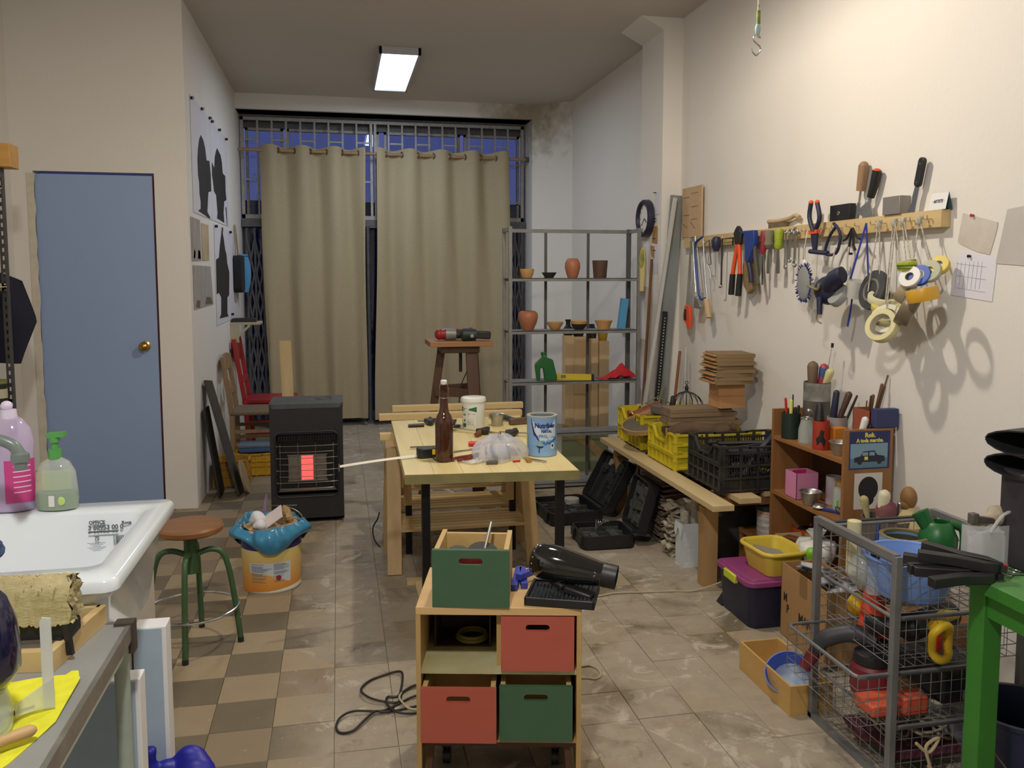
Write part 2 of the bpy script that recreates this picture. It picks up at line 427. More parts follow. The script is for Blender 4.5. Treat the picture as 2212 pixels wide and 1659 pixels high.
gr = thing('window_grille', 'grey steel bar grille across the window above the curtains', 'grille', (0, 8.75, 0))
obj('frame', MB().bb((-0.895, -.015, 2.985), (1.895, .015, 3.015)).bb((-0.895, -.015, 2.045), (1.895, .015, 2.085)).bb((-0.895, -.015, 2.045), (-0.865, .015, 3.015)).bb((1.865, -.015, 2.045), (1.895, .015, 3.015)), steel, gr, smooth=0)
obj('mullion', MB().bb((0.335, -.02, 1.98), (0.36, .02, 3.0)).bb((0.375, -.02, 1.98), (0.40, .02, 3.0)), steel, gr, smooth=0)
b0 = MB().bb((-.009, -.009, 2.06), (.009, .009, 3.0)); r0_ = MB().bb((-.067, -.006, -.008), (.067, .006, .008)); bm0 = rm0 = None
xs = [-0.735 + 0.1345 * k for k in range(8)] + [0.52 + 0.1345 * k for k in range(10)]
for k, x in enumerate(xs):
    if bm0 is None: bm0 = o = obj('bar', b0, steel, gr, smooth=0)
    else: o = bm0.copy(); COL.objects.link(o)
    o.location = (x, 0, 0)
for k, x in enumerate([-0.865 + 0.1345 * k for k in range(9)] + [0.40 + 0.1345 * k for k in range(11)]):
    for zz in ((2.80, 2.42) if k % 2 == 0 else (2.62, 2.24)):
        if rm0 is None: rm0 = o = obj('rung', r0_, steel, gr, smooth=0)
        else: o = rm0.copy(); COL.objects.link(o)
        o.location = (x + .067, 0, zz)
obj('transom', MB().bb((-0.90, -.04, 1.965), (1.91, .05, 2.045)), dsteel, gr, smooth=0)

def gate(x0, n, label):
    g = thing('folding_gate', label, 'gate', (x0, 8.74, 0))
    bar = MB().bb((-.010, -.006, .03), (.010, .006, 1.955)); o0 = None
    for k in range(n):
        o = obj('upright', bar, dsteel, g, smooth=0) if o0 is None else o0.copy()
        if o0 is None: o0 = o
        else: COL.objects.link(o)
        o.location = (0.075 * k, 0.0, 0)
    s1 = MB().bar((0, 0, -.21), (.075, 0, .21), .016, .004, (0, 1, 0)); d0 = None
    s2 = MB().bar((0, 0, .21), (.075, 0, -.21), .016, .004, (0, 1, 0))
    a0 = obj('lattice_slat', s1, dsteel, g, smooth=0); c0 = obj('lattice_slat', s2, dsteel, g, smooth=0); first = True
    for k in range(n - 1):
        for zz in [0.25 + 0.28 * q for q in range(6)]:
            if first: oa, oc = a0, c0; first = False
            else:
                oa, oc = a0.copy(), c0.copy(); COL.objects.link(oa); COL.objects.link(oc)
            oa.location = (0.075 * k, -.012, zz); oc.location = (0.075 * k, -.018, zz)
    return g
gate(-0.86, 6, 'dark folding lattice gate left of the left curtain')
gate(1.58, 5, 'dark folding lattice gate at the right edge of the right curtain')
gp = MB().cyl((0.30, 8.70, 0.0), (0.30, 8.70, 1.98), 0.02, n=10).bb((0.27, 8.68, 0), (0.33, 8.72, .03))
obj('gate_post', gp, dsteel, label='dark steel gate post in the gap between the curtains', cat='post')

# ------------------------------------------------------------------ curtains on a wooden rod
linen = mat('linen', (178, 167, 138), 0.9, c2=(168, 156, 126), nscale=60, amt=0.9, bump=0.08, bscale=300, spec=0.1)
rodw = wood('rod_wood', (172, 142, 104), (150, 120, 84), 'X')
rd = thing('curtain_rod', 'round wooden curtain rod spanning the shop window reveal', 'curtain rod', (0, 8.60, 2.67))
obj('rod', MB().cyl((-0.903, 0, .016), (1.918, 0, -.006), 0.0145, n=14), rodw, rd)
obj('end_socket', MB().cyl((1.885, 0, -.006), (1.918, 0, -.006), 0.026, n=14), dsteel, rd)
def curtain(x0, x1, lam, ph, seed, label, zb, flare):
    n = 130; rn = random.Random(seed); k2 = rn.uniform(3, 5)
    t = thing('curtain', label, 'curtain', ((x0 + x1) / 2, 8.60, zb), group=None)
    xc = (x0 + x1) / 2
    def f(u, v):
        z = 2.725 * v + zb * (1 - v) + (0.012 * cos(2 * pi * ((x0 + u * (x1 - x0)) / lam) + ph) if v > .999 else 0)
        x = x0 + u * (x1 - x0); a = 2 * pi * x / lam + ph
        d = 0.042 * (0.50 + 0.50 * v)
        y = -d * cos(a + 0.5 * sin(3.1 * v + u * k2)*(1-v)) - 0.013 * (1 - v) * sin(a * 1.9 + k2 + 2 * v) - 0.02 * (1 - v)
        y += 0.004 * sin(23 * u + 9 * v)
        x += flare * (u - 0.5) * (1 - v) + 0.012 * sin(a + 1.2) * v + (0.018 * sin(5 * v + seed) * (1 - v) if u > .97 or u < .03 else 0)
        return (x - xc, y, z - zb)
    obj('cloth', MB().grid(f, n, 26, 0.003), linen, t, smooth=80)
    e = mat('eyelet_metal', (104, 92, 72), 0.45, 0.6); e0 = None
    kk = -8
    while kk < 24:                                  # an eyelet wherever the wave crosses the rod
        a = pi / 2 + pi * kk; x = (a - ph) / (2 * pi) * lam; kk += 1
        if not (x0 + 0.01 < x < x1 - 0.01): continue
        sx = 1 if kk % 2 else -1
        o = obj('eyelet', MB().torus((0, 0, 0), 0.026, 0.006, (1, 0.55 * sx, 0), 18, 6), e, t) if e0 is None else e0.copy()
        if e0 is None: e0 = o
        else: COL.objects.link(o)
        o.location = (x - xc, 0, 2.67 + .016 - .022 * (x + .903) / 2.82 - zb)
    return t
curtain(-0.70, 0.275, 0.300, -2 * pi * (-0.615) / 0.300, 1, 'left beige linen curtain hanging on eyelets in front of the window', 0.075, -0.04)
curtain(0.385, 1.70, 0.313, -2 * pi * (0.40) / 0.313 , 4, 'right beige linen curtain hanging behind the wooden stool', 0.055, 0.06)

# ------------------------------------------------------------------ ceiling light panel, pendant shades (out of view), rope hook
tl = thing('ceiling_light', 'rectangular flush ceiling light glowing white', 'ceiling light', (0.485, 7.22, 3.18))
obj('housing', MB().bb((-.155, -.66, -.05), (-.135, .66, 0)).bb((.135, -.66, -.05), (.155, .66, 0)).bb((-.155, -.66, -.05), (.155, -.64, 0)).bb((-.155, .64, -.05), (.155, .66, 0)), mat('lamp_rim', (178, 180, 188), 0.5), tl)
obj('diffuser', MB().bb((-.136, -.641, -.042), (.136, .641, -.035)), emit('panel_glow', (225, 238, 255), 3.2), tl)
shade = mat('enamel_shade', (70, 74, 72), 0.4)
def pendant(x, y, label):
    t = thing('pendant_lamp', label, 'lamp', (x, y, 3.18))
    obj('shade', MB().lathe([(0.03, -0.10), (0.05, -0.12), (0.14, -0.19), (0.21, -0.245), (0.206, -0.245), (0.137, -0.186), (0.046, -0.115), (0.0, -0.11)], 40, cap=False), shade, t)
    obj('cord', MB().cyl((0, 0, -.11), (0, 0, 0), .004), mat('black_cord', (25, 25, 25), 0.6), t)
    obj('socket', MB().cyl((0, 0, -.16), (0, 0, -.112), .02), shade, t)
pendant(0.90, 3.35, 'dark enamel pendant lamp hanging above the pine table out of view')
pendant(-0.15, 0.55, 'dark enamel pendant lamp hanging behind the viewer')

# ------------------------------------------------------------------ drawings and papers pinned to the far left wall
paper = mat('white_paper', (214, 214, 222), 0.8, c2=(206, 206, 214), nscale=8)
ink = mat('black_paint', (30, 30, 34), 0.75)
wash = mat('grey_wash', (172, 168, 164), 0.85, c2=(150, 144, 136), nscale=9, stretch=(1, 3, .6))
tan_ = mat('tea_stain', (196, 182, 150), 0.85, c2=(172, 150, 112), nscale=7)
pinm = mat('dark_pin', (40, 38, 44), 0.4, 0.5)
XP = Matrix(((0, 0, 1, 0), (1, 0, 0, 0), (0, 1, 0, 0), (0, 0, 0, 1)))      # (y, z) outline -> plate facing +x
def wallpoly(pts, t, x, y0, z0):
    m = MB(); m.prism([(a - y0, b - z0) for a, b in pts], t, Matrix.Translation((x, 0, 0)) @ XP); return m
def pins(parent, pts, y0, z0):
    for a, b in pts: obj('pin', MB().cyl((0, a - y0, b - z0), (.022, a - y0 - .01, b - z0), .009, .012, n=8), pinm, parent)
def sheet(name, label, y0, z0, outline, shapes, pn, m=paper, ms=ink, cat='drawing', group=None):
    t = thing(name, label, cat, (-0.905, y0, z0), group=group)
    obj('sheet', wallpoly(outline, 0.002, .003, y0, z0), m, t, smooth=0)
    for s in shapes: obj('painted_shape', wallpoly(s, 0.0012, .0048, y0, z0), ms, t, smooth=0)
    pins(t, pn, y0, z0)
    return t
F1 = [(6.28, 2.448), (6.38, 2.43), (6.46, 2.386), (6.51, 2.307), (6.65, 2.321), (6.70, 2.228), (6.70, 2.107), (6.55, 2.087), (6.51, 2.016), (6.47, 1.942), (6.62, 1.906), (6.52, 1.90), (6.37, 1.908), (6.06, 1.918), (6.17, 1.939), (6.18, 1.988), (6.14, 2.038), (6.14, 2.111), (6.10, 2.159), (6.10, 2.268), (6.14, 2.34), (6.20, 2.407)]
F2 = [(7.09, 2.477), (7.29, 2.45), (7.36, 2.401), (7.39, 2.319), (7.55, 2.313), (7.54, 2.194), (7.58, 2.12), (7.43, 2.095), (7.37, 1.997), (7.40, 1.92), (6.97, 1.928), (7.01, 1.971), (6.96, 2.104), (6.85, 2.121), (6.80, 2.202), (6.77, 2.231), (6.78, 2.329), (6.83, 2.318), (6.91, 2.30), (6.94, 2.381), (7.01, 2.434)]
F3 = [(7.24, 1.878), (7.32, 1.873), (7.28, 1.829), (7.33, 1.789), (7.41, 1.694), (7.47, 1.671), (7.51, 1.591), (7.63, 1.516), (7.57, 1.326), (7.45, 1.31), (7.42, 1.18), (7.5, 1.151), (6.94, 1.159), (7.04, 1.19), (7.07, 1.319), (6.95, 1.357), (6.82, 1.348), (6.84, 1.609), (7.01, 1.63), (7.09, 1.732), (7.18, 1.812)]
sheet('ink_drawing', 'large white sheet with a black brushed figure, nearest of the upper pair', 6.3, 1.9, [(5.88, 1.895), (6.735, 1.90), (6.735, 2.64), (5.88, 2.64)], [F1], [(5.90, 2.62), (6.33, 2.632), (6.70, 2.635)])
sheet('ink_drawing', 'large white sheet with a black brushed figure, beside the barred window', 7.1, 1.9, [(6.745, 1.90), (7.70, 1.905), (7.70, 2.64), (6.745, 2.64)], [F2, [(7.50, 2.05), (7.56, 2.06), (7.60, 1.91), (7.57, 1.91)]], [(6.81, 2.63), (7.2, 2.632), (7.62, 2.625)])
sheet('ink_drawing', 'white sheet with a black armless figure, lower one above the chairs', 7.3, 1.1, [(6.80, 1.11), (8.30, 1.12), (8.30, 1.875), (6.80, 1.875)], [F3], [(6.84, 1.86), (7.72, 1.86), (7.7, 1.16)])
sheet('wash_drawing', 'narrow grey wash drawing with two dark blots, nearest the door corner', 5.9, 1.57, [(5.76, 1.58), (6.14, 1.59), (6.13, 1.86), (5.75, 1.86)], [[(5.80, 1.60), (6.10, 1.60), (6.12, 1.85), (5.78, 1.85)], [(5.80, 1.595), (5.86, 1.59), (5.89, 1.64), (5.84, 1.66)], [(5.98, 1.60), (6.10, 1.595), (6.08, 1.65), (6.0, 1.66)]], [], wash, wash)
sheet('stained_drawing', 'narrow tea-coloured paper drawing beside the grey wash drawing', 6.3, 1.59, [(6.19, 1.59), (6.50, 1.60), (6.51, 1.85), (6.19, 1.845)], [], [], tan_)
sheet('wash_drawing', 'grey wash drawing with smudged blots below the tea-coloured paper', 6.2, 1.28, [(5.78, 1.27), (6.64, 1.28), (6.55, 1.555), (5.78, 1.555)], [[(5.84, 1.285), (6.0, 1.275), (6.02, 1.32), (5.9, 1.33)], [(6.25, 1.29), (6.6, 1.285), (6.5, 1.335), (6.3, 1.34)]], [], wash, mat('brown_blot', (104, 92, 80), 0.85))
# ------------------------------------------------------------------ shared builders
black_pl = mat('black_plastic', (26, 27, 29), 0.45, c2=(34, 35, 37), nscale=25)
white_pl = mat('white_plastic', (222, 222, 220), 0.4)
white_gl = mat('white_glaze', (224, 232, 238), 0.16, c2=(216, 226, 232), nscale=2, coat=0.4)
steel_b = mat('bright_steel', (196, 198, 198), 0.22, 1.0)
alu = mat('aluminium', (188, 188, 184), 0.38, 0.9, c2=(160, 160, 156), nscale=18)
iron = mat('dark_iron', (58, 56, 54), 0.55, 0.6)
pine = wood('pine', (210, 186, 138), (192, 164, 112), 'Y')
pineX = wood('pine_x', (210, 186, 138), (192, 164, 112), 'X')
pineZ = wood('pine_z', (212, 190, 144), (194, 166, 116), 'Z')
oak = wood('brown_wood', (150, 108, 66), (128, 88, 52), 'X')
oakZ = wood('brown_wood_upright', (146, 104, 64), (124, 84, 50), 'Z')
card = mat('cardboard', (170, 134, 88), 0.85, c2=(160, 124, 80), nscale=5)

def remesh(o, vox, it=4):
    r = o.modifiers.new('remesh', 'REMESH'); r.mode = 'VOXEL'; r.voxel_size = vox; r.use_smooth_shade = True
    s = o.modifiers.new('smooth', 'SMOOTH'); s.iterations = it; s.factor = 0.5
    return o

def ML(loc, rot=(0, 0, 0), sc=1.0):
    return Matrix.Translation(loc) @ Matrix.Rotation(rot[2], 4, 'Z') @ Matrix.Rotation(rot[1], 4, 'Y') @ Matrix.Rotation(rot[0], 4, 'X') @ Matrix.Scale(sc, 4)

def crate(label, loc, w, d, h, m, rz=0.0, solid=True, group=None, dip=0.055, name='crate', ribs=5):
    """stacking fruit crate: two long walls dip in the middle, ribs and rails stand proud"""
    t = thing(name, label, 'crate', loc, rz, group)
    obj('crate_floor', MB().bb((-w/2+.004, -d/2+.004, 0), (w/2-.004, d/2-.004, .010)), m, t, smooth=0)
    th = .005
    def side(L, dp, nr):
        mb = MB(); cs = .20 * L
        if solid:
            out = [(-L/2, .004), (L/2, .004), (L/2, h), (L/2 - cs, h), (L/2 - cs - .05, h - dp), (-L/2 + cs + .05, h - dp), (-L/2 + cs, h), (-L/2, h)]
            mb.prism(out, th, Matrix(((1, 0, 0, 0), (0, 0, 1, 0), (0, 1, 0, 0), (0, 0, 0, 1))))
        for zz in ((.012, .075, h - dp - .055) if solid else (.012, .07, .128, h - dp - .03)):
            mb.box((0, -.008, zz), (L, .012, .009))
        mb.box((0, -.008, h - dp - .005), (L - 2 * cs - .08, .014, .010))
        for sx in (-1, 1):
            mb.box((sx * (L/2 - cs/2), -.008, h - .005), (cs, .014, .010))
            mb.bar((sx * (L/2 - cs), -.008, h - .004), (sx * (L/2 - cs - .05), -.008, h - dp - .004), .014, .010)
            if not solid: mb.box((sx * (L/2 - cs/2), 0, h - dp/2 - .03), (cs, .006, dp))
        for k in range(nr + 1):
            x = -L/2 + L * k / nr; top = h - .005 if abs(x) > L/2 - cs else h - dp - .005
            mb.box((x * .985, -.006, top/2), (.006 if solid else .012, .012, top))
        if not solid:
            n = int(L / .014)
            for k in range(n):
                x = -L/2 + L * (k + .5) / n; mb.box((x, 0, .10), (.004, .004, .20))
            mb.box((0, .001, .035), (L, .003, .055))
        return mb
    for k, (L, off, a, dp) in enumerate(((w, -d/2, 0, 0.0), (w, -d/2, pi, 0.0), (d, -w/2, pi/2, dip), (d, -w/2, -pi/2, dip))):
        mb = side(L, dp if dp else .004, ribs if L == w else ribs + 1)
        mb.xf(Matrix.Rotation(a, 4, 'Z') @ Matrix.Translation((0, off, 0)))
        obj('crate_wall', mb, m, t, smooth=0)
    for sx in (-1, 1):
        for sy in (-1, 1):
            mb = MB().box((sx * (w/2 - .012), sy * (d/2 - .012), h/2), (.034, .034, h))
            for zz in (.05, .10, .15, .2):
                if zz < h - .03: mb.box((sx * (w/2 - .012), sy * (d/2 - .012), zz), (.042, .042, .006))
            obj('corner_post', mb, m, t, smooth=0)
    return t

def turned(name, label, cat, loc, prof, m, n=32, rz=0, group=None, rot=None, mtx=None):
    mb = MB().lathe(prof, n, mtx)
    return obj(name, mb, m, None, loc, rz, label, cat, group, rot=rot)

def bowl_prof(rb, rt, h, th=.005, k=1.0, n=8):
    """open bowl: base radius, rim radius, height, wall"""
    P = []
    for i in range(n + 1):
        t = i / n; P.append((rb + (rt - rb) * t ** k, h * t))
    Q = [(max(r - th, 0.0), max(z, th)) for r, z in reversed(P)]; Q[0] = (P[-1][0] - th, h)
    return [(0, 0)] + P + Q + [(0, th)]

def handle_tool(name, label, cat, loc, rot, mats, Lh, rh, Lb, blade='round', wb=.01, tb=.003, group=None):
    """small hand tool along +z: handle below, blade above"""
    t = thing(name, label, cat, loc, group=group, rot=rot)
    obj('handle', MB().lathe([(0, 0), (rh * .8, .001), (rh, Lh * .15), (rh * .82, Lh * .5), (rh, Lh * .8), (rh * .6, Lh * .97), (0, Lh)], 14), mats[0], t)
    b = MB()
    if blade == 'round': b.cyl((0, 0, Lh * .95), (0, 0, Lh + Lb), wb, wb * .75, 10)
    elif blade == 'flat': b.prism([(-wb * .35, Lh * .95), (wb * .35, Lh * .95), (wb, Lh + Lb * .55), (wb, Lh + Lb), (-wb, Lh + Lb), (-wb, Lh + Lb * .55)], tb, Matrix(((1, 0, 0, 0), (0, 0, 1, 0), (0, 1, 0, 0), (0, 0, 0, 1))))
    elif blade == 'brush':
        b.cyl((0, 0, Lh * .95), (0, 0, Lh + Lb * .4), wb * .7, wb, 12)
    obj({'brush': 'ferrule'}.get(blade, 'blade'), b, mats[1], t)
    if blade == 'brush': obj('bristles', MB().lathe([(wb, 0), (wb * 1.25, Lb * .3), (wb * .9, Lb * .55), (0, Lb * .65)], 12, ML((0, 0, Lh + Lb * .38))), mats[2], t)
    return t
# ------------------------------------------------------------------ left foreground: sink, work table, foam boards
sk = thing('utility_sink', 'white ceramic utility sink with sloping basin, in the left foreground', 'sink', (-0.90, 2.21, 0))
X0, X1, Y0, Y1, ZR = -.55, .435, -.337, .337, .85
def sinkbody():
    mb = MB(); n = 5
    rings = []
    def ring(x0, x1, y0, y1, r, z): return [(x, y, z) for x, y in rrect(x1 - x0, y1 - y0, r, n, (x0 + x1) / 2, (y0 + y1) / 2)]
    R = [ring(X0 + .06, X1 - .06, Y0 + .05, Y1 - .05, .05, .60), ring(X0 + .03, X1 - .03, Y0 + .025, Y1 - .025, .05, .79), ring(X0 + .01, X1 - .01, Y0 + .01, Y1 - .01, .03, .815),
         ring(X0, X1, Y0, Y1, .03, .822), ring(X0, X1, Y0, Y1, .03, .842), ring(X0 + .008, X1 - .008, Y0 + .008, Y1 - .008, .025, .85),
         ring(X0 + .05, X1 - .055, Y0 + .095, Y1 - .10, .035, .85), ring(X0 + .055, X1 - .064, Y0 + .105, Y1 - .108, .035, .842),
         ring(X0 + .09, X1 - .16, Y0 + .15, Y1 - .125, .06, .66), ring(X0 + .14, X1 - .24, Y0 + .21, Y1 - .17, .06, .625)]
    k = len(R[0]); vs = [p for r in R for p in r]; fs = []
    for i in range(len(R) - 1):
        for j in range(k): fs.append((i * k + j, i * k + (j + 1) % k, (i + 1) * k + (j + 1) % k, (i + 1) * k + j))
    fs.append(tuple(range(k - 1, -1, -1))); fs.append(tuple((len(R) - 1) * k + j for j in range(k)))
    return mb.add(vs, fs)
obj('basin', sinkbody(), white_gl, sk, smooth=50)
cab = mat('sink_cabinet', (206, 200, 192), 0.5, c2=(198, 192, 184), nscale=3)
obj('cabinet', MB().bb((X0 + .02, -.20, 0), (.375, .305, .70)), cab, sk, smooth=0)
prt = mat('grey_print', (86, 92, 98), 0.6)
lb = MB()
FX = frame((0, 0, 0), (1, 0, 0), (0, 0.12, 1))
def sink_text(s, size, x, z, al='LEFT', bold=.0006):
    return text_mb(s, size, Matrix.Translation((x, .2165 - (.842 - z) * .11, z)) @ frame((0, 0, 0), (1, 0, 0), (0, .11, 1)), bold, al)
for s, sz, x, z in (('OFFICE', .0125, .236, .824), ('3 60953 00 0', .0165, .234, .810), ('75', .012, .250, .782), ('Roca', .012, .318, .820)):
    q = sink_text(s, sz, x, z); lb.add(q.v, q.f)
rb = random.Random(2); x = .298
while x < .338:
    wd = rb.choice((.0009, .0016, .0025)); lb.box((x, .2155 - (.842 - .775) * .11, .775), (wd, .001, .026), (rad(6), 0, 0)); x += wd + rb.choice((.001, .0016))
lb.box((.272, .2165 - (.842 - .799) * .11, .799), (.075, .001, .004))
for k in range(3): lb.box((.255, .215 - (.842 - .770 + .004 * k) * .11, .770 - .004 * k), (.045 - .012 * k, .001, .001))
obj('printed_label', lb, prt, sk, smooth=0)
# faucet pipe and contents
fp = thing('tap_spout', 'grey elbowed tap spout over the left end of the sink', 'tap', (-0.78, 2.30, 1.0))
gp_ = mat('grey_green_pipe', (120, 132, 128), 0.3, c2=(104, 116, 112), nscale=12)
obj('pipe', MB().tube(smoothpath([(-.42, .02, .075), (-.16, .0, .078), (-.07, 0, .083), (-.02, 0, .068), (.0, 0, .04)], 6), .0145, 12), gp_, fp)
obj('nozzle', MB().lathe([(.0, .0), (.014, .0), (.016, .018), (.021, .022), (.021, .04), (.014, .045), (0, .046)], 16, ML((0, 0, .002))), gp_, fp)
cl_ = clear('soap_clear', (216, 224, 214), 0.08, 0.38)
gsoap = mat('green_soap', (52, 118, 52), 0.15, spec=0.6)
gcap = mat('green_pump', (86, 158, 82), 0.35)
sb = thing('soap_bottle', 'clear pump bottle one third full of green soap on the sink rim', 'bottle', (-0.757, 2.487, .85), rad(-6))
def oval(prof, m, sx=1.0, sy=.62, n=28): return MB().lathe(prof, n, m @ Matrix.Diagonal((sx, sy, 1, 1)))
I4 = Matrix.Identity(4)
obj('bottle_body', oval([(0.03, .0), (.052, .004), (.056, .03), (.053, .075), (.050, .105), (.036, .132), (.017, .143), (.016, .148)], I4), cl_, sb)
obj('soap', oval([(0, .003), (.050, .005), (.054, .03), (.0525, .050), (0, .050)], I4), gsoap, sb)
obj('pump', MB().cyl((0, 0, .140), (0, 0, .166), .0165, n=18).cyl((0, 0, .166), (0, 0, .195), .0085, n=12).add(*(lambda b: (b.v, b.f))(MB().bar((-.018, 0, .204), (.028, 0, .207), .024, .012))).cyl((0, 0, .185), (0, 0, .206), .013, n=14), gcap, sb)
obj('label', MB().grid(lambda u, v: (.0535 * sin((u - .3) * 1.5), -.0345 * cos((u - .3) * 1.5) - .001, .060 + .055 * v), 8, 1), clear('label_film', (190, 205, 170), .4, .55), sb)
obj('barcode_label', MB().bb((-.008, -.0352, .016), (.007, -.0345, .046)), white_pl, sb, label='small white barcode label')
obj('apple_print', MB().ball((.023, -.0315, .030), (.010, .002, .012)), mat('pale_green', (190, 214, 120), .5), sb)
lil = mat('lilac_liquid', (196, 170, 220), 0.3, spec=.5)
lb2 = thing('softener_bottle', 'tall lilac bottle with pink label and white cap behind the tap', 'bottle', (-0.872, 2.505, .85), rad(4))
obj('bottle_body', oval([(.03, 0), (.056, .004), (.058, .06), (.056, .15), (.058, .19), (.050, .225), (.030, .25), (.022, .256)], I4, 1, .75), clear('lilac_clear', (206, 190, 222), .12, .55), lb2)
obj('liquid', oval([(0, .003), (.053, .006), (.055, .06), (.053, .128), (0, .128)], I4, 1, .75), lil, lb2)
obj('cap', MB().cyl((0, 0, .250), (0, 0, .275), .021, .019, 18).ball((-.004, 0, .285), (.015, .013, .014)), mat('lilac_white', (214, 204, 226), .4), lb2)
obj('label', MB().grid(lambda u, v: (.0585 * sin(u * 1.5 - .1), -.0445 * cos(u * 1.5 - .1), .028 + .115 * v), 10, 2), mat('pink_label', (196, 64, 132), .45), lb2)
lt = MB()
for k in range(6): lt.grid(lambda u, v: (.0592 * sin(u * .8 + .25), -.0452 * cos(u * .8 + .25), .125 - .014 * k + .003 * v), 6, 1)
obj('label_lines', lt, mat('label_white', (236, 200, 220), .5), lb2)
sc_ = thing('scrub_pad', 'crumpled blue cleaning cloth at the left rim of the sink', 'cloth', (-0.775, 2.06, .85))
rp_ = random.Random(4)
mb = MB()
for k in range(5): mb.torus((0, 0, .014 + .012 * k * .5), .026 - .002 * k, .010, (rp_.uniform(-.4, .4), rp_.uniform(-.4, .4), 1), 20, 8)
obj('cloth', mb.ball((0, 0, .018), (.03, .03, .018)), mat('blue_cloth', (62, 84, 122), .9, c2=(44, 62, 98), nscale=60), sc_)

# grey topped work table in the corner of the frame
wt = thing('work_table', 'grey topped work table with aluminium edge, nearest on the left', 'table', (-0.90, 1.37, 0))
gtop = mat('grey_laminate', (146, 148, 146), 0.45, c2=(128, 130, 128), nscale=5, amt=.7)
obj('table_top', MB().bb((-.46, -.52, .725), (.452, .512, .75)), gtop, wt, smooth=0)
obj('edge_strip', MB().bb((.452, -.52, .718), (.462, .52, .752)).bb((-.46, .512, .718), (.462, .522, .752)), alu, wt, smooth=0)
obj('rail', MB().bb((.415, -.50, .685), (.447, .50, .722)).bb((-.44, .48, .685), (.447, .508, .722)), mat('pale_paint', (190, 198, 188), .45), wt, smooth=0)
obj('corner_cap', MB().bb((.428, .496, .69), (.466, .526, .756)), mat('rusty_cap', (84, 76, 68), .6, .5), wt, smooth=0)
for sx, sy in ((.440, .498), (-.43, .498), (.440, -.49), (-.43, -.49)):
    obj('leg', MB().cyl((sx, sy, 0), (sx, sy, .725), .0155, n=16), mat('pale_green_paint', (168, 180, 168), .4, c2=(150, 162, 150), nscale=20), wt)
ylw = mat('yellow_cloth', (222, 222, 52), .9, c2=(208, 206, 40), nscale=40, bump=.1, bscale=250)
YC = [(-.70, 1.10), (-.50, 1.345), (-.4665, 1.47), (-.4695, 1.62), (-.48, 1.645), (-.538, 1.657), (-.59, 1.672), (-.75, 1.62)]
def cloth_pt(u, v):
    a = Vector(YC[0]).lerp(Vector(YC[7]), v); 
    E = [Vector(YC[0]).lerp(Vector(YC[1]), .6), Vector(YC[1]), Vector(YC[2]), Vector(YC[3]), Vector(YC[4])]
    f = v * 4; i = min(int(f), 3); b = E[i].lerp(E[i + 1], f - i); p = a.lerp(b, u)
    return (p.x, p.y, .7515 + .0025 * (1 + sin(9 * u + 7 * v)) * (.4 + .6 * u) + (.007 if u > .93 and v > .9 else 0))
obj('yellow_cloth', MB().grid(cloth_pt, 26, 26, .0015), ylw, label='bright yellow cloth spread on the grey table', cat='cloth', smooth=80)
nj = thing('enamel_jug', 'dark navy glazed jar cut by the left edge of the picture', 'jar', (-0.583, 1.45, .757))
navy = mat('navy_glaze', (28, 26, 58), .12, coat=.5)
obj('jar_body', MB().lathe([(0, .065), (.03, .06), (.058, .075), (.074, .10), (.0745, .14), (.070, .18), (.058, .215), (.04, .235), (.02, .245), (0, .247)], 36), navy, nj)
obj('stand', MB().lathe([(.045, 0), (.058, .002), (.060, .03), (.052, .066), (.048, .066), (.055, .03), (.053, .006), (.045, .004)], 28), clear('stand_clear', (226, 238, 226), .1, .4), nj)
st_ = thing('plastic_scraper', 'translucent white plastic strip standing beside the navy jar', 'scraper', (-0.488, 1.512, .757), rad(6))
obj('strip', MB().prism([(-.0085, 0), (.0085, 0), (.0085, .155), (-.005, .158), (-.0085, .15)], .003, Matrix(((1, 0, 0, 0), (0, 0, 1, 0), (0, 1, 0, 0), (0, 0, 0, 1)))), clear('milky', (226, 230, 226), .4, .75), st_)
obj('foot', MB().grid(lambda u, v: (-.055 * u + .0085, -.02 * u * u, .002 + v * (.05 - .03 * u)), 8, 3, .002), clear('milky2', (226, 232, 222), .3, .5), st_)
pc = thing('paintbrush_handle', 'dark red lacquered brush handle lying on the yellow cloth', 'brush', (-.53, 1.497, .7635))
obj('handle', MB().tube([(-.06, -.045, 0), (-.02, -.015, 0), (.02, .013, 0)], [.0052, .0048, .0022], 10), mat('dark_red_lacquer', (72, 16, 22), .25), pc)
wk = thing('wooden_knife', 'curved pale wooden modelling tool on the yellow cloth', 'modelling tool', (-.505, 1.395, .769))
obj('blade', MB().tube(smoothpath([(-.09, -.06, 0), (-.03, -.02, 0), (.0, .005, .001), (.028, .022, .002)], 6), [.007] * 6 + [.0085] * 6 + [.0095] * 5 + [.007, .003], 12), wood('pale_wood', (196, 164, 116), (176, 142, 94), 'X'), wk)
wf = thing('canvas_stretcher', 'open pine frame lying on the far end of the grey table', 'frame', (-.60, 1.775, .75), rad(0))
for a, b in (((.10, .12), (.063, -.105)), ((.098, .115), (-.14, .14)), ((.065, -.095), (-.16, -.07)), ((-.14, .14), (-.165, -.07))):
    obj('frame_bar', MB().bar((a[0], a[1], .02), (b[0], b[1], .02), .018, .04), pine, wf, smooth=0, bev=.001)
br = thing('wallpaper_brush', 'wide paste brush with thick cream bristles, on the pine frame', 'brush', (-.60, 1.75, .792), rad(-3))
rbz = random.Random(6)
def bris(u, v):
    a = v * pi * 1.0; w = .055 + .004 * sin(9 * u + 3 * v) + rbz.uniform(-.0025, .0025)
    return (-.13 + .22 * u + (rbz.uniform(-.006, .008) if u > .96 else 0), -.032 * cos(a) + rbz.uniform(-.002, .002), .030 + .088 * sin(a) ** .55 + rbz.uniform(-.003, .003))
bm_ = MB().grid(bris, 56, 22)
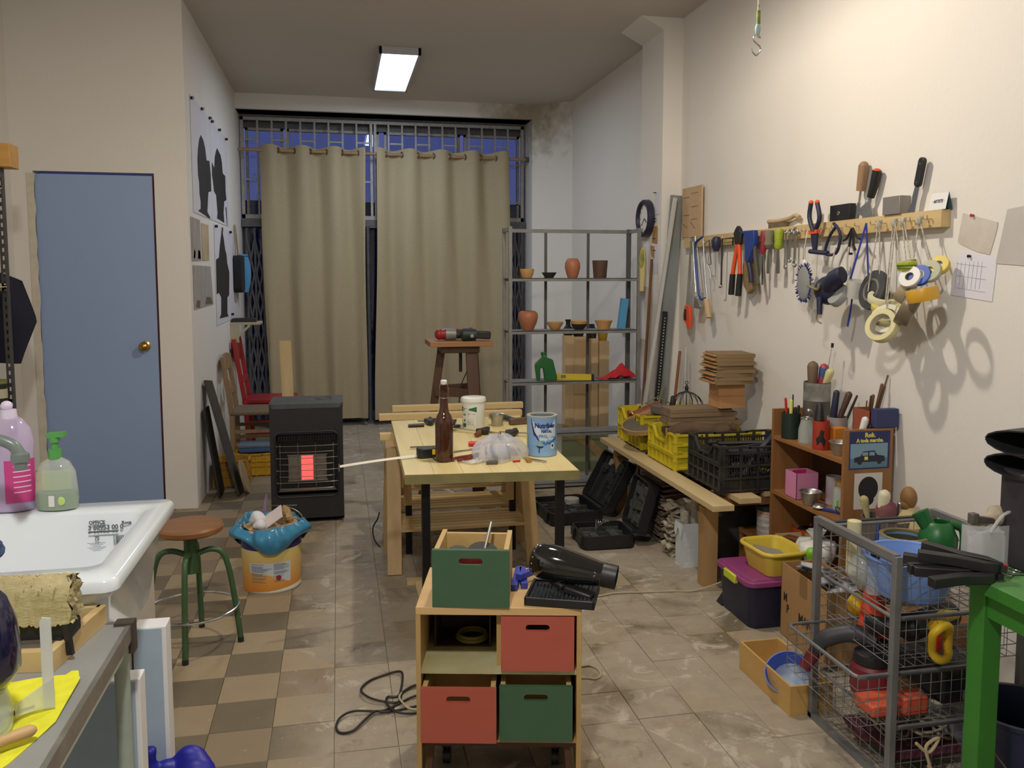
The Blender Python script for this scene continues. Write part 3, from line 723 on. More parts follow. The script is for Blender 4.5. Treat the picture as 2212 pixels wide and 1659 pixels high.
bm_.grid(lambda u, v: (.09 + rbz.uniform(-.006, .01), -.030 + .06 * u, .03 + .075 * v * sin(pi * (.15 + .7 * u)) ** .3), 10, 8)
for k in range(260):
    x, y = rbz.uniform(-.13, .09), rbz.uniform(-.03, .03); z = .115 - 1.6 * abs(y) ** 1.2
    bm_.bar((x, y, z - .02), (x + rbz.uniform(-.004, .006), y + rbz.uniform(-.004, .004), z + .005), .0018, .0018)
obj('bristles', bm_, mat('cream_bristle', (196, 184, 140), .9, c2=(150, 138, 96), nscale=26, stretch=(.5, 1, 1.6), bump=.3, bscale=160), br, smooth=80)
obj('brush_block', MB().prism([(-.13, .0), (.092, .0), (.092, .022), (.086, .034), (-.13, .034)], .05, Matrix(((1, 0, 0, 0), (0, 0, 1, 0), (0, 1, 0, 0), (0, 0, 0, 1)))), black_pl, br, bev=.002)
obj('bracket', MB().bar((.083, -.028, .03), (.090, -.03, -.03), .008, .012).bar((.04, -.027, .004), (.075, -.027, .002), .006, .006), black_pl, br)
# foam boards
foamf = mat('blue_foam', (166, 184, 200), .8, c2=(156, 174, 190), nscale=12, bump=.05)
foame = mat('white_foam', (226, 226, 226), .85, bump=.12, bscale=60)
def foam(label, x1, y0, th, h, wd, loc_z=0):
    t = thing('foam_board', label, 'foam board', (x1 - wd / 2, y0 + th / 2, 0), group=None)
    obj('core', MB().bb((-wd/2, -th/2 + .003, 0), (wd/2, th/2, h)), foame, t, smooth=0, bev=.002)
    obj('face', MB().bb((-wd/2, -th/2, 0), (wd/2 - .010, -th/2 + .003, h - .003)), foamf, t, smooth=0)
    return t
foam('tall pale blue insulation board with white edges standing before the sink cabinet', -.442, 2.225, .065, .60, .078)
foam('short blue insulation board with white edges behind the grey table leg', -.442, 1.935, .055, .60, .45)
# blue rubber glove
gl = MB()
gl.tube(smoothpath([(0, 0, .0), (.0, .005, .12), (.0, .0, .20)], 4), [.048] * 4 + [.046] * 4 + [.046], 14)
gl.ball((0, 0, .23), (.05, .026, .055))
for a, l, dx in ((-.045, .07, -.3),): gl.tube(smoothpath([(-.03, 0, .24), (-.042, -.004, .285), (-.038, -.008, .325)], 5), [.019] * 5 + [.016] * 5 + [.010], 10)
for k, (dx, l) in enumerate(((.012, .0), (.022, .01), (.030, .018), (.034, .028))):
    gl.tube(smoothpath([(dx, .01 - .012 * k, .255), (dx + .030, .004 - .014 * k, .292 - l), (dx + .062, .0 - .012 * k, .283 - l), (dx + .068, -.004 - .010 * k, .262 - l)], 5), [.017] * 10 + [.0155] * 5 + [.010], 10)
o = obj('rubber_glove', gl, mat('blue_rubber', (28, 34, 160), .45, c2=(22, 26, 140), nscale=20), loc=(-.435, 2.165, 0), rz=rad(5), label='bright blue rubber glove standing against the tall insulation board', cat='glove')
remesh(o, .0045)

# ------------------------------------------------------------------ stool
st = thing('workshop_stool', 'round wooden stool with green steel legs and a foot ring', 'stool', (-.595, 3.53, 0))
obj('seat', MB().lathe([(0, .467), (.118, .467), (.128, .474), (.129, .490), (.122, .499), (0, .500)], 48), wood('stool_seat', (150, 106, 62), (122, 80, 44), 'X', 14, .35), st)
grn = mat('green_enamel', (66, 98, 62), .4, c2=(54, 84, 52), nscale=14)
obj('hub', MB().cyl((0, 0, .30), (0, 0, .44), .026, n=20).cyl((0, 0, .44), (0, 0, .468), .018, n=16).cyl((0, 0, .456), (0, 0, .4675), .075, .078, n=24), grn, st)
for a in (-88, 2, 92, 182):
    c, s = cos(rad(a - 3)), sin(rad(a - 3))
    obj('leg', MB().tube(smoothpath([(.02 * c, .02 * s, .375), (.075 * c, .075 * s, .392), (.12 * c, .12 * s, .375), (.145 * c, .145 * s, .30), (.165 * c, .165 * s, .16), (.182 * c, .182 * s, .012)], 6), .0115, 12), grn, st)
    obj('foot_cap', MB().cyl((.182 * c, .182 * s, 0), (.1805 * c, .1805 * s, .02), .0125, n=12), black_pl, st)
obj('foot_ring', MB().torus((0, 0, .155), .176, .0065, n=48), steel_b, st)

# ------------------------------------------------------------------ bucket used as a waste bin, bag and rubbish
bk = thing('paint_bucket', 'navy and orange paint bucket with a printed label, lined with a blue bag', 'bucket', (-.335, 4.17, 0), rad(0))
obj('bucket_body', MB().lathe([(0, 0), (.130, 0), (.1335, .004), (.134, .010), (.1325, .012), (.142, .285), (.148, .292), (.148, .300), (.139, .300), (.128, .012), (0, .010)], 48), mat('bucket_white', (206, 202, 188), .4), bk)
def band(r0, r1, z0, z1, a0, a1, n=40, wav=0.0):
    return MB().grid(lambda u, v: ((r0 + (r1 - r0) * v) * cos(a0 + (a1 - a0) * u), (r0 + (r1 - r0) * v) * sin(a0 + (a1 - a0) * u), z0 + (z1 - z0) * v + wav * (sin((u - .5) * pi) if v < .5 else 0)), n, 6)
navyp = mat('navy_print', (46, 46, 124), .3)
m = bpy.data.materials.new('orange_print'); MC['orange_print'] = m; m.use_nodes = True
nt = m.node_tree; tc = nt.nodes.new('ShaderNodeTexCoord'); sp = nt.nodes.new('ShaderNodeSeparateXYZ'); rp = nt.nodes.new('ShaderNodeValToRGB')
nt.links.new(tc.outputs['Object'], sp.inputs[0]); mr = nt.nodes.new('ShaderNodeMapRange'); mr.inputs['From Max'].default_value = .20
nt.links.new(sp.outputs[2], mr.inputs[0]); nt.links.new(mr.outputs[0], rp.inputs[0]); nt.links.new(rp.outputs[0], nt.nodes['Principled BSDF'].inputs['Base Color'])
rp.color_ramp.elements[0].color = srgb((216, 130, 28)); rp.color_ramp.elements[1].color = srgb((222, 204, 130)); nt.nodes['Principled BSDF'].inputs['Roughness'].default_value = .35
obj('navy_band', band(.1390, .1424, .188, .278, 0, 2 * pi, 48), navyp, bk)
obj('orange_band', band(.1338, .1408, .016, .208, rad(180), rad(360), 48, .014), m, bk)
A0, A1 = rad(228), rad(312)
obj('label_panel', band(.1345, .1392, .045, .150, A0, A1, 20), mat('label_panel', (198, 208, 214), .5), bk)
tx = MB(); rl = random.Random(8)
for col, (a, b) in enumerate(((A0 + .08, A0 + .80), (A0 + .86, A1 - .06))):
    z = .142
    while z > .055:
        e = a + (b - a) * rl.uniform(.55, 1.0)
        if not (col and z < .085 and z > .06): tx.add(*(lambda q: (q.v, q.f))(band(.1352 + (z - .045) * .045, .1353 + (z - .045) * .045, z, z + .0022, a, e, 6)))
        z -= .0052 if rl.random() < .8 else .010
obj('label_text', tx, mat('label_text', (92, 104, 130), .6), bk, smooth=0, kind='stuff')
obj('label_seal', MB().lathe([(0, 0), (.013, 0), (.013, .001), (0, .001)], 8, Matrix.Translation((.1385 * cos(A0 + 1.02), .1385 * sin(A0 + 1.02), .078)) @ frame((0, 0, 0), (-sin(A0 + 1.02), cos(A0 + 1.02), 0), (0, 0, 1))), mat('seal_red', (140, 36, 66), .5), bk)
obj('wire_handle', MB().tube([(.148 * cos(t) , .05 + .03 * sin(t), .292 + .075 * sin(t)) for t in [pi * k / 16 for k in range(17)]], .0022, 6), steel_b, bk)
bag = thing('bin_bag', 'blue plastic bin bag folded over the rim of the paint bucket', 'bag', (-.335, 4.17, .238))
rg = random.Random(11)
PH = [rg.uniform(0, 6.28) for _ in range(8)]
def bagf(u, v):
    a = 2 * pi * u; wr = .008 * sin(5 * a + PH[0]) + .006 * sin(9 * a + PH[1] + 4 * v) + .004 * sin(17 * a + PH[2] + 7 * v)
    if v < .5: t = v / .5; r, z = .155 + .026 * sin(pi * t) + .003, .032 * sin(3 * a + PH[3]) * (1 - t) - .012 + .088 * t
    else: t = (v - .5) / .5; r, z = .158 - .024 * t, .076 + .024 * sin(pi * t) - .06 * t
    z += .012 * sin(2 * a + PH[4]) * (1 - abs(2 * v - 1))
    return ((r + wr * (1 if v < .85 else .3)) * cos(a), (r + wr * (1 if v < .85 else .3)) * sin(a), z + .5 * wr)
obj('bag_film', MB().grid(bagf, 96, 26), mat('blue_film', (70, 146, 186), .25, c2=(56, 128, 170), nscale=18, bump=.25, bscale=40), bag, smooth=80)
def rubbish(label, name, cat, mb, m_, **k): return obj(name, mb, m_, label=label, cat=cat, **k)
rubbish('stiff white card sticking out of the blue bin bag', 'white_card', 'card', MB().box((0, 0, 0), (.115, .004, .085), (rad(-58), rad(-36), rad(-12))), mat('card_white', (222, 212, 208), .6), loc=(-.325, 4.11, .345), smooth=0)
mb = MB().ball((0, 0, 0), (.035, .03, .03)); mb.warp(lambda v: v * (1 + .25 * sin(60 * v.x + 40 * v.z) + .2 * sin(70 * v.y)))
rubbish('crumpled white tissue at the left in the bin bag', 'tissue', 'tissue', mb, mat('tissue', (222, 224, 230), .9), loc=(-.40, 4.12, .338))
mb = MB().ball((0, 0, 0), (.03, .025, .022)); mb.warp(lambda v: v * (1 + .25 * sin(80 * v.x + 30 * v.z) + .2 * sin(60 * v.y)))
rubbish('small crumpled white tissue near the front of the bin bag', 'tissue', 'tissue', mb, MC['tissue'], loc=(-.385, 4.07, .322))
mb = MB().ball((0, 0, 0), (.030, .03, .038), 12, 8); mb.warp(lambda v: v * (1 + .3 * sin(90 * v.x + 50 * v.z + 1) + .25 * sin(75 * v.y)))
rubbish('crumpled brown stained paper at the right in the bin bag', 'brown_paper', 'paper', mb, mat('brown_paper', (150, 108, 62), .85, c2=(196, 172, 130), nscale=30), loc=(-.262, 4.15, .340), smooth=0)
rubbish('brown paper scraps at the bottom of the bin bag', 'paper_scraps', 'paper', MB().lathe([(0, .012), (.05, .010), (.10, .004), (.125, 0), (0, 0)], 20).warp(lambda v: v + Vector((0, 0, .012 * sin(60 * v.x) * sin(70 * v.y)))), MC['brown_paper'], loc=(-.335, 4.17, .298), smooth=0, kind='stuff')
rubbish('thin violet plastic wrapper standing up in the bin bag', 'wrapper', 'wrapper', MB().grid(lambda u, v: (.02 * v + .012 * (u - .5) * (1.6 - v), .01 * sin(6 * v + 3 * u), .11 * v), 4, 10, .0008), clear('violet_film', (170, 140, 190), .3, .6), loc=(-.372, 4.17, .335))

# ------------------------------------------------------------------ gas heater
ht = thing('gas_heater', 'black cabinet gas heater with a glowing red panel behind a wire guard', 'heater', (-.2, 5.37, 0))
hb = mat('heater_black', (30, 30, 32), .5, c2=(38, 38, 40), nscale=50)
HX, HY = .213, .17
b = MB().bb((-HX, -HY, .02), (HX, -HY + .016, .175)).bb((-HX, -HY, .545), (HX, -HY + .016, .71)).bb((-HX, -HY, .175), (-HX + .035, -HY + .016, .545)).bb((HX - .035, -HY, .175), (HX, -HY + .016, .545))
b.bb((-HX, -HY + .016, .02), (-HX + .015, HY, .71)).bb((HX - .015, -HY + .016, .02), (HX, HY, .71)).bb((-HX, HY - .01, .02), (HX, HY, .71)).bb((-HX, -.06, .12), (HX, -.05, .60)).bb((-HX, -HY, .02), (HX, HY, .03))
obj('cabinet', b, hb, ht, smooth=0)
tp = MB().prism(rrect(2 * HX + .006, 2 * HY + .006, .03, 5), .03, Matrix.Translation((0, 0, .712)))
tp.torus((.10, .03, .727), .05, .006, n=30); tp.cyl((.10, .03, .727), (.10, .03, .731), .028, n=20)
obj('top', tp, mat('heater_top', (62, 62, 64), .6, c2=(84, 84, 86), nscale=12), ht, bev=.004)
obj('burner_recess', MB().bb((-.178, -.062, .17), (.178, -.058, .55)).bb((-.178, -HY + .012, .19), (.178, -.06, .20)), mat('reflector', (54, 54, 54), .4, .7), ht, smooth=0)
for k, (x0, x1) in enumerate(((-.115, -.045), (-.038, .032), (.039, .112))):
    fr_ = mat('ceramic_plate', (120, 112, 100), .8, c2=(104, 96, 86), nscale=80) if k != 1 else emit('glowing_ceramic', (255, 96, 92), 0.95)
    obj('ceramic_plate', MB().bb((x0, -.082, .245), (x1, -.075, .395)), fr_, ht, smooth=0, label='ceramic burner plate glowing red' if k == 1 else None)
obj('plate_frame', MB().bb((-.12, -.080, .236), (.117, -.073, .245)).bb((-.12, -.080, .395), (.117, -.073, .402)).bb((-.0445, -.083, .24), (-.0385, -.073, .40)).bb((.0325, -.083, .24), (.0385, -.073, .40)), mat('burner_steel', (150, 148, 140), .4, .8), ht, smooth=0)
obj('lower_reflector', MB().bar((-.165, -.135, .200), (.165, -.135, .200), .06, .004), mat('reflector_bright', (176, 170, 156), .3, .8), ht)
for k in range(8):
    z = .212 + .037 * k; w = .176 if k % 2 else .160; y = -HY - .008
    obj('guard_wire', MB().tube(smoothpath([(-w, -HY + .02, z), (-w, y, z + .004), (-.08, y - .012, z + .004), (.08, y - .012, z + .004), (w, y, z + .004), (w, -HY + .02, z)], 4), .0022, 6), steel_b, ht)
for x in (-.155, -.052, .052, .155):
    obj('guard_wire', MB().tube([(x, -HY - .012, .205), (x, -HY - .014, .34), (x, -HY - .010, .49), (x, -HY + .01, .50)], .0022, 6), steel_b, ht)
gv = MB()
for k in range(22): gv.bb((-.165 + .0155 * k, -HY - .001, .505), (-.157 + .0155 * k, -HY + .01, .535))
obj('vent_slots', gv, mat('slot_black', (8, 8, 8), .8), ht, smooth=0)
obj('guard_frame', MB().tube([(x, -HY - .003, z + .36) for x, z in rrect(.37, .395, .04, 5)], .004, 6, closed=True), hb, ht)
obj('maker_name', text_mb('lm homestar', .016, Matrix.Translation((-.145, -HY - .001, .115)) @ frame((0, 0, 0), (1, 0, 0), (0, 0, 1)), .0003, 'LEFT'), mat('silver_print', (170, 170, 172), .4, .4), ht, smooth=0)
for sx in (-1, 1):
    for sy in (-1, 1): obj('castor', MB().cyl((sx * .17 - .01, sy * .13, .02), (sx * .17 + .01, sy * .13, .02), .02, n=14), black_pl, ht)

# ------------------------------------------------------------------ chairs by the far left wall
def post(mb, a, b, w): return mb.bar(a, b, w, w, (0, 1, 0))
chw = wood('chair_wood', (150, 124, 92), (130, 104, 74), 'Z')
ch = thing('ladder_back_chair', 'plain brown wooden chair with a slotted back, before the red chair', 'chair', (-.62, 6.93, 0))
for sy in (-.17, .17):
    obj('rear_leg', MB().bar((-.185, sy, 0), (-.19, sy, .44), .034, .034, (0, 1, 0)).bar((-.19, sy, .43), (-.245, sy, .875), .034, .042, (0, 1, 0)), chw, ch, bev=.004)
    obj('front_leg', MB().bar((.18, sy, 0), (.18, sy, .43), .034, .034, (0, 1, 0)), chw, ch, bev=.004)
obj('top_rail', MB().prism([(-.155, 0), (-.11, -.02), (.11, -.02), (.155, 0), (.155, .075), (.08, .105), (-.08, .105), (-.155, .075)], .02, Matrix.Translation((-.236, 0, .785)) @ Matrix.Rotation(rad(-7), 4, 'Y') @ XP), chw, ch, bev=.003)
obj('back_splat', MB().prism([(-.155, .0), (.155, 0), (.155, .04), (.05, .06), (.03, .10), (-.03, .10), (-.05, .06), (-.155, .04)], .018, Matrix.Translation((-.208, 0, .575)) @ Matrix.Rotation(rad(-7), 4, 'Y') @ XP), chw, ch, bev=.003)
obj('seat', MB().bb((-.20, -.195, .425), (.21, .195, .455)), mat('woven_seat', (124, 106, 86), .9, c2=(104, 88, 70), nscale=30, stretch=(6, 1, 1)), ch, bev=.01)
for z in (.30, .20):
    obj('stretcher', MB().bar((-.185, -.17, z), (.18, -.17, z), .018, .026), chw, ch); obj('stretcher', MB().bar((-.185, .17, z), (.18, .17, z), .018, .026), chw, ch)
    obj('stretcher', MB().bar((.18, -.17, z + .04), (.18, .17, z + .04), .018, .026), chw, ch)
red = mat('red_paint', (166, 30, 38), .45, c2=(146, 24, 32), nscale=10)
rc = thing('red_chair', 'bright red painted wooden chair against the far left wall', 'chair', (-.60, 7.72, 0))
for sy in (-.19, .19):
    obj('rear_leg', MB().bar((-.165, sy, 0), (-.195, sy, .45), .034, .04, (0, 1, 0)).bar((-.195, sy, .44), (-.27, sy, .955), .034, .055, (0, 1, 0)), red, rc, bev=.003)
    obj('front_leg', MB().bar((.20, sy, 0), (.20, sy, .42), .036, .036, (0, 1, 0)), red, rc, bev=.003)
    obj('seat_rail', MB().bar((-.19, sy, .35), (.20, sy, .35), .02, .05), red, rc)
obj('back_panel', MB().bar((-.262, -.19, .84), (-.262, .19, .84), .022, .16), red, rc, bev=.003)
obj('back_rail', MB().bar((-.215, -.19, .60), (-.215, .19, .60), .02, .06), red, rc, bev=.003)
obj('seat', MB().bb((-.215, -.205, .405), (.225, .205, .435)), red, rc, bev=.004)
for z in (.14, .24): obj('stretcher', MB().bar((-.17, -.19, z), (.20, -.19, z), .018, .028), red, rc)
# plank, crates and boards near them
pk = obj('pine_plank', MB().bb((-.043, -.011, 0), (.043, .011, 1.0)), pineZ, loc=(-.37, 6.62, 0), rot=(rad(-6), rad(-1.5), rad(4)), label='short upright pine plank standing behind the gas heater', cat='plank', bev=.001)
ycr = mat('yellow_crate_old', (206, 166, 34), .55, c2=(180, 140, 30), nscale=10)
crate('old yellow crate under the chairs left of the heater, holding a blue tool case', (-.62, 6.66, 0), .30, .24, .17, ycr, dip=.02, ribs=4)
crate('old ochre crate behind the leaning grey boards', (-.765, 6.32, 0), .22, .2, .19, mat('ochre_crate', (176, 132, 36), .6, c2=(150, 108, 30), nscale=10), dip=.02, ribs=3)
tc_ = thing('tool_case', 'flat blue and grey case lying in the old yellow crate', 'case', (-.62, 6.66, .17))
obj('lid', MB().bb((-.13, -.09, .035), (.13, .09, .06)), mat('grey_blue_case', (96, 112, 132), .6), tc_, bev=.006)
obj('base', MB().bb((-.125, -.085, .0), (.125, .085, .035)), mat('blue_case', (58, 92, 140), .6), tc_, bev=.006)
slate = mat('grey_board', (66, 64, 60), .7, c2=(54, 52, 50), nscale=8)
def lean(label, a, b, w, th, mt, nm='grey_board'):
    """a board leaning with its lower edge centre at a, upper edge centre at b, w along y"""
    a, b = Vector(a), Vector(b); d = (b - a).normalized(); y = Vector((0, 1, 0)); L = (b - a).length
    m_ = frame(a, d, y); mb = MB().bb((0, -w/2, -th/2), (L, w/2, th/2))
    return obj(nm, mb.xf(Matrix.Translation(-a) @ m_), mt, loc=tuple(a), label=label, cat='board', bev=.001)
lean('long dark grey board leaning on the far left wall, the tallest one', (-.675, 5.99, .012), (-.880, 6.10, .775), .24, .016, slate)
lean('dark board standing nearly upright behind the tallest grey board', (-.80, 6.0, .008), (-.886, 6.0, .60), .22, .014, mat('black_board', (40, 40, 40), .7))
dc = MB().lathe([(0, -.006), (.115, -.006), (.117, 0), (.115, .006), (0, .006)], 48, frame((0, 0, 0), (0, 1, 0), Vector((-.245, 0, 1))))
obj('wood_disc', dc, wood('disc_wood', (178, 158, 126), (166, 144, 112), 'Y'), loc=(-.652, 6.02, .118), label='pale round wooden disc leaning on the grey boards', cat='disc')
# small wall shelf and bag
ws = thing('wall_shelf', 'small cream bracket shelf on the far left wall by the curtain', 'shelf', (-.905, 7.75, 1.07))
crm = mat('cream_paint', (178, 170, 144), .6)
obj('board', MB().bb((0.002, -.13, 0), (.245, .13, .022)), crm, ws, bev=.002)
obj('bracket', MB().bb((.002, -.13, -.15), (.07, -.11, 0)).bar((.03, -.12, -.13), (.16, -.12, -.002), .016, .02), crm, ws)
obj('flat_tray', MB().bb((.01, -.11, 0), (.21, .09, .03)), black_pl, loc=(-.905, 7.75, 1.0925), label='flat black tray on the small cream wall shelf', cat='tray', bev=.004)
bg = thing('shoulder_bag', 'black cloth bag hanging on the far left wall', 'bag', (-.905, 8.02, 1.34))
obj('bag_body', MB().prism(rrect(.26, .33, .05, 5, 0, .165), .075, Matrix.Translation((.042, 0, 0)) @ XP), mat('black_cloth', (24, 25, 30), .85), bg, bev=.012)
obj('strap', MB().tube(smoothpath([(.03, .10, .31), (.012, .04, .60), (.03, -.10, .31)], 8), .007, 6), mat('tan_strap', (150, 132, 100), .8), bg)
bv = thing('visor', 'shiny blue plastic face visor hanging beside the black bag', 'visor', (-.85, 8.22, 1.34))
obj('shield', MB().grid(lambda u, v: (.11 * sin(u * pi) * (.75 + .25 * sin(pi * v)) - .04, .06 * cos(u * pi), .345 * v), 14, 8, .003), mat('blue_visor', (70, 140, 190), .12, coat=.6), bv)
obj('headband', MB().torus((-.005, .0, .33), .052, .008, n=24), mat('visor_band', (56, 110, 150), .5), bv)

# ------------------------------------------------------------------ slotted-angle shelving at the left edge
su = thing('slotted_shelving', 'grey slotted-angle shelving at the left edge of the picture', 'shelving', (-1.73, 4.45, 0))
ang = mat('angle_grey', (84, 82, 78), .55, .4, c2=(70, 68, 64), nscale=20)
shc = mat('shelf_cream', (206, 196, 168), .55)
def slotted(x, y, sx, sy):
    mb = MB(); z = 0.02                                    # two flanges, each broken by a row of round-ended holes
    mb.bb((x, y, 0), (x + sx * .006, y + sy * .035, 2.0)); mb.bb((x, y, 0), (x + sx * .010, y + sy * .002, 2.0)); mb.bb((x + sx * .026, y, 0), (x + sx * .036, y + sy * .002, 2.0))
    while z < 2.0:
        mb.bb((x + sx * .010, y, z), (x + sx * .026, y + sy * .002, z + .020)); z += .040
    return mb
for (x, y, sx, sy) in ((.165, -.15, -1, 1), (.165, .15, -1, -1), (-.165, -.15, 1, 1), (-.165, .15, 1, -1)): obj('upright', slotted(x, y, sx, sy), ang, su, smooth=0)
for z in (.30, .86, 1.43, 1.90): obj('shelf', MB().bb((-.165, -.148, z), (.163, .148, z + .004)).bb((-.165, -.154, z - .018), (.168, -.150, z + .018)).bb((-.165, .148, z - .018), (.163, .150, z + .018)), shc, su, smooth=0)
for z in (.86, 1.43): obj('bolt', MB().cyl((.15, -.158, z), (.15, -.154, z), .008, n=8), steel_b, su)
obj('wood_block', MB().bb((-.12, -.10, 0), (.205, .02, .11)), wood('ochre_wood', (206, 160, 84), (186, 140, 66), 'X'), loc=(-1.715, 4.62, 2.0), label='pale ochre wooden block on top of the left shelving', cat='block', bev=.003)
gd = MB().grid(lambda u, v: (-.12 + .27 * u * (.55 + .45 * (1 - abs(1.2 * v - .62))) + .0, -.02 + .03 * sin(5 * u + 3 * v), .42 * v - .10 + .10 * (1 - u) * v), 14, 14, .012)
obj('work_garment', gd, mat('navy_cloth', (26, 27, 46), .9), loc=(-1.66, 4.80, 1.14), label='navy work garment hanging out of the left shelving', cat='garment', smooth=80)
jr = thing('paint_jar', 'small dark jar with a green lid on the left shelving', 'jar', (-1.61, 4.53, .866))
obj('jar_body', MB().cyl((0, 0, 0), (0, 0, .10), .032, n=18), mat('dark_glass', (40, 44, 40), .2), jr)
obj('lid', MB().cyl((0, 0, .10), (0, 0, .118), .033, n=18), mat('olive_lid', (120, 120, 60), .4), jr)
obj('label', MB().cyl((0, 0, .03), (0, 0, .075), .0325, n=18), mat('jar_label', (180, 176, 150), .6), jr)
crate('small yellow crate on the bottom shelf behind the lilac bottle', (-1.60, 4.46, .306), .26, .27, .21, ycr, dip=.02, ribs=4)
# ------------------------------------------------------------------ pine table on black legs
TH = .72
pt = thing('pine_table', 'pine topped work table on black metal legs, covered with tools', 'table', (.60, 3.86, 0))
ptop = wood('pine_table_top', (226, 212, 158), (212, 192, 132), 'Y', 15, .45)
edge = mat('stained_edge', (150, 142, 92), .7, c2=(112, 102, 62), nscale=9, amt=.6)
def topq(z0, z1, ins=0.0):
    q = [(-.361, -.602), (.318, -.662), (.366, .69), (-.337, .658)]
    return MB().prism(q, z1 - z0, z0=z0)
nb = 6
for k in range(nb):                                     # six glued boards with fine open joints
    a, b = k / nb, (k + 1) / nb; g = .0004
    q0, q1, q2, q3 = Vector((-.361, -.602)), Vector((.318, -.662)), Vector((.366, .69)), Vector((-.337, .658))
    A, B, Cc, Dd = q0.lerp(q1, a), q0.lerp(q1, b), q3.lerp(q2, b), q3.lerp(q2, a)
    obj('board', MB().prism([(A.x + g, A.y), (B.x - g, B.y), (Cc.x - g, Cc.y), (Dd.x + g, Dd.y)], .0335, z0=TH - .0335), ptop, pt, smooth=0, bev=.0005)
e = MB().prism([(-.363, -.606), (.320, -.666), (.320, -.662), (-.363, -.602)], .037, z0=TH - .038)
obj('end_grain', e, edge, pt, smooth=0)
mat('black_steel', (24, 24, 26), .45, .3); obj('under_rail', MB().bb((-.30, .60, TH - .066), (.30, .64, TH - .036)), MC['black_steel'], pt, smooth=0)
for x, y in ((-.272, -.50), (.268, -.555), (-.252, .64), (.305, .60)):
    obj('leg', MB().bb((x - .0165, y - .0165, 0), (x + .0165, y + .0165, TH - .036)), MC['black_steel'], pt, smooth=0, bev=.002)
# adjustable slatted trestles behind and under it
trw = wood('trestle_wood', (194, 166, 120), (174, 144, 98), 'Z'); trx = wood('trestle_beam', (216, 190, 138), (198, 168, 114), 'X')
def trestle(label, x, y, zt, w, sp, bz, zs=.20, legw=.07):
    t = thing('trestle', label, 'trestle', (x, y, 0), group='slatted wooden trestles')
    obj('top_beam', MB().bb((-w/2 - .02, -.025, zt - .035), (w/2 + .02, .025, zt)), trx, t, smooth=0, bev=.002)
    for sx in (-1, 1):
        obj('post', MB().bb((sx * (w/2 - .12) - .02, -.012, .30), (sx * (w/2 - .12) + .02, .012, zt - .035)), trw, t, smooth=0)
        for sy in (-1, 1):
            obj('leg', MB().bar((sx * (w/2 - legw/2), sy * sp, .002), (sx * (w/2 - legw/2 - .012), sy * .024, bz), legw, .02, (0, 1, 0)), trw, t, smooth=0)
    obj('yoke', MB().bb((-w/2 + .02, -.03, bz - .05), (w/2 - .02, -.012, bz)).bb((-w/2 + .02, .012, bz - .05), (w/2 - .02, .03, bz)), trx, t, smooth=0)
    for k in range(6):
        yy = -.13 + .052 * k
        obj('slat', MB().bb((-w/2 + .055, yy - .019, zs), (w/2 - .055, yy + .019, zs + .014)), trx, t, smooth=0)
    obj('shelf_bearer', MB().bb((-w/2 + .055, -.15, zs - .022), (-w/2 + .075, .15, zs)).bb((w/2 - .075, -.15, zs - .022), (w/2 - .055, .15, zs)), trw, t, smooth=0)
    return t
trestle('slatted trestle nearest the pine table, its beam end showing left of the table', .605, 4.375, .682, .78, .20, .60)
trestle('slatted trestle directly behind the pine table, beam just above the table top', .615, 4.76, .72, .77, .17, .60)
trestle('slatted trestle farthest behind the pine table', .695, 5.055, .72, .75, .13, .60, zs=.24)
fb = MB().bb((.30, 4.02, 0), (.75, 4.07, .02)); fb2 = MB().bb((.335, 3.30, 0), (.375, 4.01, .022))
obj('floor_batten', fb, pineX, label='pale wooden batten lying across the floor under the pine table', cat='batten', smooth=0)
obj('floor_batten', fb2, pine, label='pale wooden batten running along the floor towards the drawer cart', cat='batten', smooth=0)
cb = MB().torus((.215, 4.62, .008), .05, .004, n=24)
obj('cord_loop', MB().tube(smoothpath([(.20, 4.62, .006), (.17, 4.66, .04), (.165, 4.68, .10), (.19, 4.67, .15), (.20, 4.66, .19)], 6), .004, 6), mat('black_rubber', (22, 22, 22), .6), label='black cord loop hanging left of the trestle legs', cat='cord')

# ------------------------------------------------------------------ things on the pine table
T = TH + .0005
amber = clear('amber_glass', (70, 34, 14), .06, .93); amber.node_tree.nodes['Principled BSDF'].inputs['Coat Weight'].default_value = .6
bt = thing('beer_bottle', 'tall brown glass bottle with white swing stopper on the pine table', 'bottle', (.418, 3.472, T))
obj('bottle_glass', MB().lathe([(0, 0), (.033, 0), (.0365, .006), (.0372, .02), (.0372, .155), (.036, .172), (.030, .190), (.021, .205), (.0175, .225), (.0145, .285), (.0135, .305), (.0155, .308), (.0155, .318), (.012, .320), (.0, .320)], 40), amber, bt)
obj('beer', MB().lathe([(0, .004), (.0345, .006), (.0350, .10), (0, .10)], 32), mat('dark_beer', (36, 16, 10), .3), bt)
obj('stopper', MB().lathe([(0, .319), (.0115, .319), (.0135, .328), (.0135, .335), (.010, .338), (0, .338)], 24), mat('porcelain', (230, 230, 232), .3), bt)
obj('wire_bail', MB().tube([(.0165 * cos(a), .0165 * sin(a), .268 + .004 * sin(a)) for a in [2 * pi * k / 20 for k in range(20)]], .0011, 6, closed=True).tube(smoothpath([(-.0165, 0, .268), (-.018, 0, .30), (-.010, 0, .334), (0, 0, .339), (.010, 0, .334), (.0185, 0, .30), (.0165, 0, .268)], 4), .0011, 6), steel_b, bt)
def curved_text(body, size, r, a0, z, bold=0.0, sx=1.0, lift=.0006):
    q = text_mb(body, size, Matrix.Identity(4), bold, 'CENTER', .0006, sx)
    return q.warp(lambda v: Vector(((r + lift + v.z) * sin(a0 + v.x / r), -(r + lift + v.z) * cos(a0 + v.x / r), z + v.y)))
